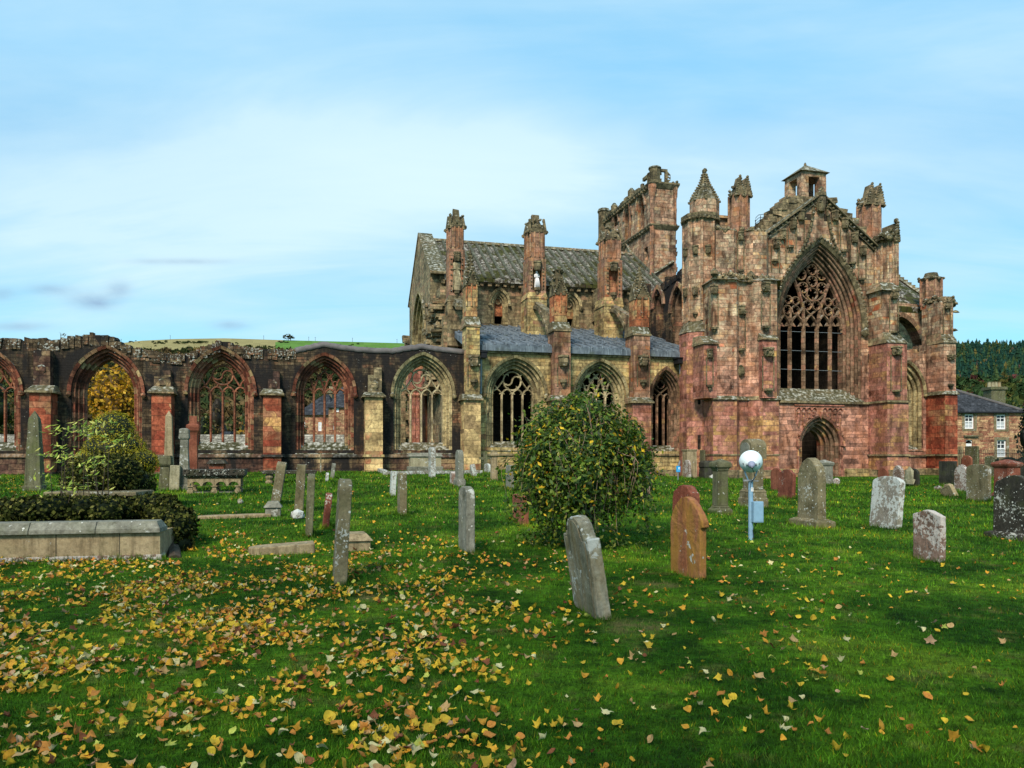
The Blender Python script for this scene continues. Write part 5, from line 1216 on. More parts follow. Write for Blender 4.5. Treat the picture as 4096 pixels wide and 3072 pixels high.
mb = MB(CB); z_ = Zc(3680, 1824, VE); mb.box((tl[0][0]-1, VE-.1, z_-.05), (tl[-1][0], VE+.05, z_+.05)); mb.box((tl[0][0]-1, VE-.15, ZB-.4), (tl[-1][0], VE+.05, ZB+.22)); mb.build('string_course', M['grey'], ew)
mb = MB(CB); pbox(mb, 3560, 3765, 1415, 1910, VE+4, VE+4.3); mb.build('inner_wall', M['inside'], abbey)
# upper wall behind and its arch
VB = 45.0
arc = [Q(x, y, VB) for x, y in ((3603, 1262), (3625, 1275), (3645, 1293), (3662, 1315), (3674, 1340), (3684, 1368))]
ua, ub = U(3580, VB), U(3760, VB); zt_ = Zc(3650, 1225, VB); zbm = Zc(3680, 1400, VB)
mb = MB(CB); mb.slab([(ua, zt_+.25), (ub, zt_)] + [(ub, zbm), (arc[-1][0]+.02, zbm)] + arc[::-1] + [(ua, arc[0][1]+.2)], [], VB, VB+.8); mb.build('east_wall', M['facade'], abbey)
mb = MB(CB); mb.sweep(arc, [(-.12, VB-.2), (.16, VB-.2), (.16, VB+.6), (-.12, VB+.6)]); mb.sweep([(x+.12, z+.12) for x, z in arc], [(-.06, VB-.12), (.1, VB-.12), (.1, VB+.3), (-.06, VB+.3)]); mb.build('flying_arch', M['archm'], abbey)
mb = MB(CB); pbox(mb, 3590, 3700, 1240, 1400, VB+5, VB+5.5); mb.build('east_back_wall', M['clere'], abbey)
# its lean-to slab roof with cresting
r0, r1 = Q(3588, 1115, 49), Q(3740, 1222, 46.5); r2, r3 = Q(3600, 1232, VB), Q(3742, 1240, VB)
mb = MB(CB); n = mb.add([(r0[0]-1.2, 49, r0[1]+.5), (r0[0], 49, r0[1]), (r1[0], 46.5, r1[1]), (r3[0], VB-.1, r3[1]), (r2[0]-1.2, VB-.1, r2[1]+.1),
             (r0[0]-1.2, 49.3, r0[1]+.2), (r0[0], 49.3, r0[1]-.3), (r1[0], 46.8, r1[1]-.3), (r3[0], VB, r3[1]-.3), (r2[0]-1.2, VB, r2[1]-.3)])
for fc in ((0, 1, 2), (0, 2, 3), (0, 3, 4), (5, 7, 6), (5, 8, 7), (5, 9, 8), (0, 5, 6, 1), (1, 6, 7, 2), (2, 7, 8, 3), (3, 8, 9, 4), (4, 9, 5, 0)): mb.face([n+k for k in fc])
er = mb.build('east_roof', M['slab'], abbey)
mb = MB(CB)
for k in range(11):
    t = k/10; p = Vector((r0[0], 49, r0[1])).lerp(Vector((r1[0], 46.5, r1[1])), t); mb.frustum([(p.x-.16, p.y-.1), (p.x+.20, p.y-.1), (p.x+.20, p.y+.2), (p.x-.16, p.y+.2)], p.z-.1, [(p.x-.02, p.y-.05), (p.x+.28, p.y-.05), (p.x+.28, p.y+.1), (p.x-.02, p.y+.1)], p.z+.32)
p0, p1 = Vector((r0[0]-.1, 48.85, r0[1]+.05)), Vector((r1[0], 46.4, r1[1]+.05)); mb.tube([p0, p1], .16, 4)
mb.build('roof_cresting', M['grey'], er)
# far buttress
VX = 41.0; z1572, z1345, z1182 = Zc(3800, 1573, VX), Zc(3795, 1365, VX), Zc(3780, 1185, VX)
uX0, uX1 = U(3776, VX), U(3826, VX)
mb = MB(CB); mb.box((uX0, VX-.08, ZB-.5), (uX1, VE+.6, z1572)); mb.box((uX1-.02, VX+.9, ZB-.5), (uX1+.45, VE+.9, z1572-.1)); fb = mb.build('far_buttress', M['red'], abbey)
mb = MB(CB); mb.box((uX0, VX, z1572), (uX1-.05, VE+.6, z1345)); mb.box((uX1-.06, VX+1.0, z1572-.05), (uX1+.3, VE+.8, z1345+.9)); mb.build('buttress_middle', M['facade'], fb)
uY0, uY1 = U(3763, VX+.3), U(3812, VX+.3)
mb = MB(CB); mb.box((uY0, VX+.3, z1345-.05), (uY1, VE+.4, z1182-.3)); mb.build('buttress_top', M['upper'], fb)
mb = MB(CB); mb.frustum([(uX0-.06, VX-.08), (uX1+.02, VX-.08), (uX1, VE), (uX0, VE)], z1345-.1, [(uY0, VX+.35), (uY1, VX+.35), (uY1, VE), (uY0, VE)], z1345+.6)
mb.mark(); mb.frustum([(uX0-.14, VX-.2), (uX1+.12, VX-.2), (uX1+.12, VE+.4), (uX0-.1, VE+.4)], z1572-.08, [(uX0, VX-.02), (uX1, VX-.02), (uX1, VE+.4), (uX0, VE+.4)], z1572+.16)
mb.mark(); mb.box((uX0-.12, VX-.2, Zc(3800, 1824, VX)), (uX1+.12, VE+.2, Zc(3800, 1817, VX))); mb.mark(); mb.box((uX0-.2, VX-.3, ZB-.5), (uX1+.2, VE+.2, ZB+.25))
mb.lump((uX1+.35, VX+.8, z1345+.9), (.5, .25, .12)); mb.lump((uX1+.3, VX+.4, Zc(3800, 1240, VX)), (.35, .12, .1)); mb.build('weathered_set_off', M['grey'], fb)
mb = MB(CB); oc = U(3783, 41.8); rO = (U(3822, 41.3)-U(3735, 41.3))/2*.98; mb.prism(mb.ngon(oc, 42.3, rO, 8, math.pi/8), z1345+.4, z1182); mb.build('octagonal_shaft', M['shaft'], fb)
mb = MB(CB); mb.lathe(oc, 42.3, [(rO, z1182-.4), (rO*1.14, z1182-.1), (rO*1.1, z1182+.12)], 8, math.pi/8)
for k in range(44): an = random.uniform(0, 6.28); mb.lump((oc+rO*1.1*math.cos(an), 42.3+rO*1.1*math.sin(an), z1182+random.uniform(-.35, .12)), random.uniform(.08, .15), .4)
up_ = U(3752, 43.5); rP = (U(3786, 43.5)-U(3719, 43.5))/2; zq0, zq1, zq2 = Zc(3752, 1190, 43), Zc(3752, 1100, 43), Zc(3752, 1077, 43)
mb.lathe(up_, 43.5+.6, [(rP, zq1-.2), (rP*1.15, zq1), (rP*.75, zq1+.1), (rP*.6, zq2)], 8, math.pi/8)
for k in range(24): an = random.uniform(0, 6.28); mb.lump((up_+rP*1.1*math.cos(an), 44.1+rP*1.1*math.sin(an), zq1+random.uniform(-.15, .1)), random.uniform(.08, .13), .4)
mb.build('crest', M['carved'], fb)
mb = MB(CB); mb.prism(mb.ngon(up_, 44.1, rP, 8, math.pi/8), zq0-.6, zq1)
for i in range(8): an = math.pi/8+i*math.pi/4; mb.tube([(up_+rP*math.cos(an), 44.1+rP*math.sin(an), zq0-.3), (up_+rP*math.cos(an), 44.1+rP*math.sin(an), zq1)], .08, 6)
mb.build('pinnacle_shaft', M['shaft'], fb)
mb = MB(CB); niche(mb, U(3785, VX+.3), VX+.28, Zc(3785, 1345, VX), Zc(3785, 1230, VX), .55, .6); canopy(mb, U(3800, VX), VX-.05, Zc(3800, 1440, VX), .35, .4); corbel(mb, U(3800, VX), VX-.05, Zc(3800, 1555, VX), .3, .3); mb.build('niche', M['carved'], fb)
# facade base course
mb = MB(CB); z_ = Zc(3400, 1880, VT); mb.box((dc+da+.3, VT-.25, ZB-.4), (uwr, VT+.05, ZB+.28)); mb.box((uwl, VT-.25, ZB-.4), (dc-da-.3, VT+.05, ZB+.28)); mb.box((dc+da+.3, VT-.3, ZB-.4), (uwr, VT+.02, ZB+.1)); mb.build('base_course', M['nave'], fac)
# ---------------------------------------------------------------- ground, grass
rng = np.random.default_rng(11)
def gzn(x, y):
    k = np.clip((x-3.0)/8.0, 0, 1); k = k*k*(3-2*k); b = (.0212+(.0100-.0212)*k)*np.clip(y, -20, 45); return b + .018*np.sin(x*.9+1.3)*np.sin(y*.7)*np.clip(1-(y-30)/20, 0, 1)
def grass_col(t, ob, dark=1.0):
    n1 = t.noise(t.mapping(ob, (1, 1, .05)), .55, 6, .62, .4); n2 = t.noise(t.mapping(ob, (1, 1, .05)), 2.4, 5, .6)
    c = t.ramp(n1, [(.22, (.014*dark, .060*dark, .002)), (.43, (.026*dark, .085*dark, .003)), (.55, (.070*dark, .17*dark, .006)), (.66, (.15*dark, .24*dark, .012))])
    c = t.mix(t.ramp(n2, [(.56, 0.0), (.70, .7)]), c, (.15*dark, .14*dark, .03))
    c = t.mix(t.ramp(n2, [(.30, .8), (.46, 0.0)]), c, (.006*dark, .026*dark, .002)); n3 = t.noise(ob, 9, 4, .6); c = t.mix(1.0, c, t.ramp(n3, [(.3, .55), (.5, 1.0), (.7, 1.5)]), 'MULTIPLY')
    return c
def ground():
    m, t, b = new_mat('lawn_soil'); ob = t.new('ShaderNodeNewGeometry').outputs['Position']
    c = grass_col(t, ob, .75); far = t.noise(ob, 30, 4, .7); c = t.mix(1.0, c, t.ramp(far, [(.3, .5), (.7, 1.4)]), 'MULTIPLY')
    # worn dry patches at the foot of some stones
    for (px_, py_, r) in ((2550, 2510, .40), (1480, 2395, .25), (2640, 2340, .28)):
        p = G(px_, py_); d = t.new('ShaderNodeVectorMath', operation='DISTANCE'); t.link(ob, d.inputs[0]); d.inputs[1].default_value = p
        f = t.math('SUBTRACT', 1.0, t.math('DIVIDE', d.outputs['Value'], r), clamp=True); f = t.math('MULTIPLY', f, t.math('SUBTRACT', t.math('MULTIPLY', t.noise(ob, 5, 6, .65), 5.0), 1.9, clamp=True), clamp=True)
        c = t.mix(f, c, (.17, .125, .05))
    t.link(c, b.inputs['Base Color']); b.inputs['Roughness'].default_value = 1; b.inputs['Specular IOR Level'].default_value = 0.05; bump(t, b, far, 1.0, .03)
    ys = np.concatenate([np.linspace(-20, 50, 141), np.geomspace(52, 3500, 30)]); xs = np.concatenate([-np.geomspace(2500, 32, 24), np.linspace(-30, 40, 141), np.geomspace(42, 2500, 24)])
    X, Y = np.meshgrid(xs, ys); Zg = gzn(X, Y); V = np.c_[X.ravel(), Y.ravel(), Zg.ravel()]; nx, ny = len(xs), len(ys)
    i = np.arange(nx-1)[None, :]+nx*np.arange(ny-1)[:, None]; Fq = np.stack([i, i+1, i+nx+1, i+nx], -1).reshape(-1, 4)
    o = np_mesh('ground', V, Fq, m, smooth=True); props(o, kind='structure'); return o
ground()
def leafmat(name, trans=.35, rough=.55, spec=.3):
    m = bpy.data.materials.new(name); m.use_nodes = True; t = NT(m.node_tree); t.n.clear(); out = t.new('ShaderNodeOutputMaterial')
    at = t.new('ShaderNodeAttribute', attribute_name='tint'); b = t.new('ShaderNodeBsdfPrincipled'); b.inputs['Roughness'].default_value = rough; b.inputs['Specular IOR Level'].default_value = spec
    tr = t.new('ShaderNodeBsdfTranslucent'); mx = t.new('ShaderNodeMixShader'); mx.inputs[0].default_value = trans
    ob = t.new('ShaderNodeTexCoord').outputs['Object']; c = t.mix(1.0, at.outputs['Color'], t.ramp(t.noise(ob, 40, 3), [(.3, .75), (.7, 1.25)]), 'MULTIPLY')
    t.link(c, b.inputs['Base Color']); t.link(c, tr.inputs[0]); t.link(b.outputs[0], mx.inputs[1]); t.link(tr.outputs[0], mx.inputs[2]); t.link(mx.outputs[0], out.inputs[0]); return m
MIV = leafmat('ivy_leaf', .05, .8, .08); ML = leafmat('leaf_surface'); MF = leafmat('dry_leaf', .18, .7, .2); MFAR = leafmat('far_foliage', .0, 1, 0)
def grass():
    m, t, b = new_mat('grass_blades'); geo = t.new('ShaderNodeNewGeometry'); at = t.new('ShaderNodeAttribute', attribute_name='tint')
    c = t.mix(1.0, grass_col(t, geo.outputs['Position'], 1.08), at.outputs['Color'], 'MULTIPLY')
    for (px_, py_, r) in ((2550, 2510, .40), (1480, 2395, .25), (2640, 2340, .28)):
        p = G(px_, py_); d = t.new('ShaderNodeVectorMath', operation='DISTANCE'); t.link(geo.outputs['Position'], d.inputs[0]); d.inputs[1].default_value = p
        f = t.math('SUBTRACT', 1.0, t.math('DIVIDE', d.outputs['Value'], r), clamp=True); f = t.math('MULTIPLY', f, t.math('SUBTRACT', t.math('MULTIPLY', t.noise(geo.outputs['Position'], 6, 5, .65), 5.0), 1.7, clamp=True)); c = t.mix(t.math('MULTIPLY', f, 1.2, clamp=True), c, (.20, .17, .06))
    t.link(c, b.inputs['Base Color']); b.inputs['Roughness'].default_value = .7; b.inputs['Specular IOR Level'].default_value = .15
    N = 330000; Yr = 3.3*(44/3.3)**(rng.random(N)**1.15); X = (rng.random(N)*2-1)*.76*Yr
    k = np.clip(Yr/7, 1, 4.2)
    # tufts: pull blades together
    tu = .5+.5*np.sin(X*7.1+np.sin(Yr*5.3)*2)*np.sin(Yr*6.3+np.sin(X*4.7)*2)
    h = (.014+.024*rng.random(N))*(.7+.7*tu)*k**.75; wd = (.0022+.0018*rng.random(N))*k**1.25
    an = rng.random(N)*6.283; ln = rng.random(N)*.9*h; la = rng.random(N)*6.283
    Z0 = gzn(X, Yr)-.004; dx, dy = np.cos(an)*wd, np.sin(an)*wd
    V = np.empty((N, 3, 3)); V[:, 0] = np.c_[X-dx, Yr-dy, Z0]; V[:, 1] = np.c_[X+dx, Yr+dy, Z0]; V[:, 2] = np.c_[X+np.cos(la)*ln, Yr+np.sin(la)*ln, Z0+h]
    s = (.35+1.2*rng.random(N)**1.3)*(.6+.6*tu); y_ = (rng.random(N) < .05)*1.0
    colr = np.c_[s*(1+y_*2.5), s*(1+.2*y_), s]
    if TUFT:
        T = np.array(TUFT); k_ = rng.integers(0, len(T), 26000); per = rng.integers(0, 4, 26000); q_ = rng.random(26000)*2-1
        hx_, hy_ = T[k_, 2]/2, T[k_, 3]/2; off = .015+.05*rng.random(26000)**2
        lx = np.where(per < 2, (per*2-1)*(hx_+off), q_*(hx_+off)); ly = np.where(per < 2, q_*(hy_+off), ((per-2)*2-1)*(hy_+off)); cy_, sy_ = np.cos(T[k_, 4]), np.sin(T[k_, 4])
        x_, y2 = T[k_, 0]+lx*cy_-ly*sy_, T[k_, 1]+lx*sy_+ly*cy_; kk = np.clip(y2/9, 1, 2.6); hh = (.03+.075*rng.random(26000)**1.6)*kk**.5; ww = .0028*kk; a2 = rng.random(26000)*6.283; z_ = gzn(x_, y2)-.005; l2 = rng.random(26000)*.6*hh; b2 = rng.random(26000)*6.283
        V2 = np.empty((26000, 3, 3)); V2[:, 0] = np.c_[x_-np.cos(a2)*ww, y2-np.sin(a2)*ww, z_]; V2[:, 1] = np.c_[x_+np.cos(a2)*ww, y2+np.sin(a2)*ww, z_]; V2[:, 2] = np.c_[x_+np.cos(b2)*l2, y2+np.sin(b2)*l2, z_+hh]
        V = np.concatenate([V, V2]); s2 = .5+rng.random(26000); colr = np.concatenate([colr, np.c_[s2*1.2, s2, s2]]); N += 26000
    o = np_mesh('grass', V.reshape(-1, 3), np.arange(N*3).reshape(-1, 3), m, colr=colr); props(o, 'short green lawn grass growing over the whole graveyard', 'grass', kind='stuff')
TUFT = []

# ---------------------------------------------------------------- foliage tools
def leaves_at(P, Nrm, size, fold=.25, aspect=.45, rnd=.8):
    """pointed leaf blades at points P roughly facing Nrm: 4 corners, two faces each folded on the midrib"""
    n = len(P); r = rng.normal(size=(n, 3)); nn = Nrm+rnd*r; nn /= np.linalg.norm(nn, axis=1)[:, None]+1e-9
    d = rng.normal(size=(n, 3)); d[:, 2] -= .7; d -= (d*nn).sum(1)[:, None]*nn; d /= np.linalg.norm(d, axis=1)[:, None]+1e-9
    s = np.cross(nn, d); L = (size*(.6+.8*rng.random(n)))[:, None]; W = L*aspect
    a = P; b = P+d*L*.45+s*W*.5-nn*L*fold*.2; c = P+d*L; e = P+d*L*.45-s*W*.5-nn*L*fold*.2
    V = np.stack([a, b, c, e], 1).reshape(-1, 3); i = np.arange(n)[:, None]*4
    Fa = np.concatenate([i+np.array([[0, 1, 2]]), i+np.array([[0, 2, 3]])], 1).reshape(-1, 3); return V, Fa
def tints(n, pal, w_, var=.25):
    pal = np.array(pal); k = rng.choice(len(pal), n, p=np.array(w_)/sum(w_)); return pal[k]*(1+var*(rng.random((n, 1))*2-1))
def sphere_dirs(n): v = rng.normal(size=(n, 3)); return v/np.linalg.norm(v, axis=1)[:, None]
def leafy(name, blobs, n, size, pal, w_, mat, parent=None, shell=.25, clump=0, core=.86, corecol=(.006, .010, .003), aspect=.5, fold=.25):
    """foliage over a set of (centre, radii) masses, with a solid core coloured near-black as inner shade"""
    area = np.array([(r[0]*r[1]+r[1]*r[2]+r[0]*r[2]) for c, r in blobs]); k = rng.choice(len(blobs), n, p=area/area.sum())
    C = np.array([c for c, r in blobs])[k]; Rr = np.array([r for c, r in blobs])[k]; D = sphere_dirs(n)
    if clump:
        m = max(8, n//clump); Dc = sphere_dirs(m); kk = rng.integers(0, m, n); D = Dc[kk]+rng.normal(size=(n, 3))*.16; D /= np.linalg.norm(D, axis=1)[:, None]
        rad = (1-shell*rng.random(m))[kk]*(1+.06*rng.normal(size=n))
    else: rad = 1-shell*rng.random(n)**1.5+.03*rng.normal(size=n)
    P = C+D*Rr*rad[:, None]
    ok = np.ones(n, bool)
    for c, r in blobs: ok &= (((P-np.array(c))/np.array(r))**2).sum(1) > .62
    P, D = P[ok], D[ok]; V, Fa = leaves_at(P, D, size, fold, aspect); cl = np.repeat(tints(len(P), pal, w_), 2, 0)
    if core:  # core colour paints the shade between the leaves
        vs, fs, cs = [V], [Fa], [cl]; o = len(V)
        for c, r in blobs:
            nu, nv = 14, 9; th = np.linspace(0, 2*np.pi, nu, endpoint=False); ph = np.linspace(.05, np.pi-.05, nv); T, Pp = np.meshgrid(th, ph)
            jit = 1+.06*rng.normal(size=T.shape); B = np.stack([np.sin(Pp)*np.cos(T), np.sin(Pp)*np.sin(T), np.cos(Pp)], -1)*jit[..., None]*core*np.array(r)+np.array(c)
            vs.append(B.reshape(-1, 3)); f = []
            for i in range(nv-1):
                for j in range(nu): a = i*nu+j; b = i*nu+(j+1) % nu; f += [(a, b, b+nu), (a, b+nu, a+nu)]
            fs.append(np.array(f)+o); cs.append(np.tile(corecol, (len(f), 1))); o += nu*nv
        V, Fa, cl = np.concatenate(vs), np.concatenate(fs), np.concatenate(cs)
    return np_mesh(name, V, Fa, mat, parent, cl)
bark = plain('tree_bark', (.06, .045, .03), .9, .4, 8)
def tree(base, H, crown, n, size, pal, w_, label, name='tree', cat='tree', group=None, trunk_r=.25, clump=26, far=False, nl=6, core=.55, corecol=(.01, .008, .003)):
    """crown = list of (centre, radii) relative to the base"""
    t = empty(name, base, 0, label, cat, group); mb = MB()
    zc = np.mean([c[2] for c, r in crown]); mb.tube([(0, 0, -.2), (.05*H*.1, .02, H*.2), (-.02*H, 0, zc)], trunk_r, 8, trunk_r*.45)
    for i in range(nl):
        c, r = crown[i % len(crown)]; d = sphere_dirs(1)[0]; e = (c[0]+d[0]*r[0]*.75, c[1]+d[1]*r[1]*.75, c[2]+abs(d[2])*r[2]*.7); z0 = H*random.uniform(.15, .45)
        mb.tube([(0, 0, z0), (e[0]*.4, e[1]*.4, z0+(e[2]-z0)*.5), e], trunk_r*.4, 6, trunk_r*.1)
    mb.build('trunk', bark, t)
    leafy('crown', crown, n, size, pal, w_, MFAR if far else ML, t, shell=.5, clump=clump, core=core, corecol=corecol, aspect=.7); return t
def at(px, py, D): return Vector(((px-CX)/F*D, D, CH+(HY-py)/F*D))

# ---------------------------------------------------------------- weeping bush in the middle of the lawn
def bush():
    B = G(2318, 2185); d = B.y; s = d/F
    root = empty('weeping_shrub', B, 0, 'large round weeping shrub with drooping twigs and green and yellow leaves', 'shrub')
    top = (2185-1590)*s; rx = 272*s
    LP, LN, tw = [], [], MB()
    for i in range(760):
        ph = rng.random()*6.283; rr = (.10+.90*rng.random()**.6); lob = 1+.13*math.sin(3*ph+1.1)+.09*math.sin(7*ph)+.05*rng.normal(); reach = rx*rr*lob; z0 = top*(.58+.30*rng.random()); zr = top*(1.00-.36*rr**2.2)*(.86+.16*rng.random())*(1+.05*math.sin(5*ph+2))
        zend = .04+top*(.06+.70*rng.random()**1.5+(.16*rr**3))
        if zend > zr*.8: zend = zr*.55
        x0, y0 = rng.normal(size=2)*.16; pts = []
        wob = rng.normal(size=2)*.10
        for k in range(9):
            t = k/8; r = reach*math.sin(min(t*1.25, 1)*math.pi/2); z = z0+(zr-z0)*math.sin(min(t/.5, 1)*math.pi/2) if t < .5 else zr-(zr-zend)*((t-.5)/.5)**1.5
            pts.append(Vector((x0*(1-t)+math.cos(ph)*r+wob[0]*math.sin(t*4), y0*(1-t)+math.sin(ph)*r*.95+wob[1]*math.sin(t*3), z)))
        front = math.sin(ph) < .2 and math.cos(ph) > -.25 and math.cos(ph) < .85
        bare = front and rng.random() < (.62 if math.cos(ph) > .1 else .2) and zend < top*.5
        if i % 3 == 0 or bare: tw.tube(pts, .0085 if bare else .006, 4, .003)
        m = 50 if not bare else 16
        for _ in range(m):
            t = .42+.58*rng.random() if not bare else (.40+.22*rng.random() if rng.random() < .7 else .9+.1*rng.random()); kf = t*8; k0 = min(int(kf), 7); p = pts[k0].lerp(pts[k0+1], kf-k0)+Vector(rng.normal(size=3)*.045)
            LP.append(p); LN.append((math.cos(ph)*.7, math.sin(ph)*.7, .8 if t < .65 else .35))
    # stray sprays at the sides and foot
    for (px_, py_, n_) in ((2615, 1900, 30), (2600, 2010, 50), (2570, 2090, 70), (2540, 1760, 40), (2130, 2170, 120), (2230, 2165, 90), (2100, 1560+140, 30), (2390, 1540, 26), (2060, 2050, 80), (2450, 2150, 100), (2200, 2120, 120)):
        c = Vector(((px_-CX)*s-B.x, rng.normal()*.15-.1, (2185-py_)*s)); 
        for _ in range(n_): LP.append(c+Vector(rng.normal(size=3)*.11)); LN.append((.2, -.5, .7))
        tw.tube([Vector((c.x*.5, 0, c.z*.7+.3)), c+Vector((0, 0, .12)), c+Vector((.06, 0, -.1))], .005, 4, .002)
    P = np.array([tuple(p) for p in LP]); N_ = np.array(LN); ok = P[:, 2] > .01; P, N_ = P[ok], N_[ok]
    V, Fa = leaves_at(P, N_, .074, .35, .5, .6)
    pal = [(.055, .11, .010), (.13, .19, .015), (.025, .055, .008), (.28, .29, .03), (.66, .42, .02), (.52, .22, .02)]
    o = np_mesh('leaves', V, Fa, ML, root, np.repeat(tints(len(P), pal, [34, 22, 27, 10, 3.5, 1.2], .3), 2, 0))
    tw.build('twigs', plain('dry_twigs', (.24, .165, .11), .8, .4, 12), root)
    mb = MB()
    for i in range(7): a = random.uniform(-.25, .25); mb.tube([(a, random.uniform(-.1, .1), -.05), (a*.7, 0, top*.35), (a*.4+random.uniform(-.1, .1), 0, top*.75)], .05, 6, .02)
    mb.build('stem', bark, root)
bush()

# ---------------------------------------------------------------- gravestones
TXA = bpy.data.textures.new('wear_large', 'CLOUDS'); TXA.noise_scale = .22
TXB = bpy.data.textures.new('wear_small', 'CLOUDS'); TXB.noise_scale = .05
uh = Vector((cT, sT, 0)); vh = Vector((-sT, cT, 0))
def ppx(P): return CX+F*P.x/P.y
def profile(kind, w_, h):
    a = w_/2; L = []
    if kind == 'round': L = [(-a, 0), (-a, h-a*.75)]+[(-a*math.cos(t), h-a*.75+a*.75*math.sin(t)) for t in [i*math.pi/14 for i in range(1, 14)]]+[(a, h-a*.75), (a, 0)]
    elif kind == 'low': L = [(-a, 0), (-a, h-a*.35)]+[(-a*math.cos(t), h-a*.35+a*.35*math.sin(t)) for t in [i*math.pi/12 for i in range(1, 12)]]+[(a, h-a*.35), (a, 0)]
    elif kind == 'gothic': P = arcpts(0, a, a*.35, h-a*1.25, 0, 8); L = P
    elif kind == 'ogee': L = [(-a, 0), (-a, h*.62), (-a*1.16, h*.64), (-a*1.14, h*.70), (-a*.92, h*.80), (-a*.6, h*.91), (-a*.25, h*.985), (0, h), (a*.25, h*.985), (a*.6, h*.90), (a*.88, h*.79), (a*.99, h*.68), (a, h*.62), (a, 0)]
    elif kind == 'shoulder': L = [(-a, 0), (-a, h*.80), (-a*.72, h*.80), (-a*.70, h*.84)]+[(-a*.62*math.cos(t), h*.84+h*.16*math.sin(t)) for t in [i*math.pi/12 for i in range(0, 13)]]+[(a*.70, h*.84), (a*.72, h*.80), (a, h*.80), (a, 0)]
    elif kind == 'flat': L = [(-a, 0), (-a, h*.99), (-a*.9, h), (a*.9, h), (a, h*.985), (a, 0)]
    elif kind == 'gable': L = [(-a, 0), (-a, h*.90), (-a*.5, h*.955), (-a*.12, h), (a*.12, h), (a*.5, h*.955), (a, h*.90), (a, 0)]
    elif kind == 'scroll': L = [(-a, 0), (-a, h*.78), (-a*.95, h*.86), (-a*.7, h*.90), (-a*.5, h*.97), (-a*.1, h), (a*.3, h*.985), (a*.6, h*.92), (a*.9, h*.88), (a, h*.78), (a, 0)]
    elif kind == 'broken': L = [(-a, 0), (-a, h*.8), (-a*.6, h*.95), (-a*.2, h), (a*.2, h*.9), (a*.7, h*.86), (a, h*.7), (a, 0)]
    return L
def stone_mesh(mb, kind, w_, h, t, off=(0, 0), z0=0, taper=.0, inset=0):
    L = profile(kind, w_, h)
    n = mb.add([(off[0]-t/2, off[1]+y*(1-taper*z/h), z0+z) for y, z in L]+[(off[0]+t/2, off[1]+y*(1-taper*z/h), z0+z) for y, z in L]); k = len(L)
    mb.face([n+i for i in range(k)]); mb.face([n+k+i for i in range(k)][::-1])
    for i in range(k): j = (i+1) % k; mb.face((n+i, n+k+i, n+k+j, n+j))
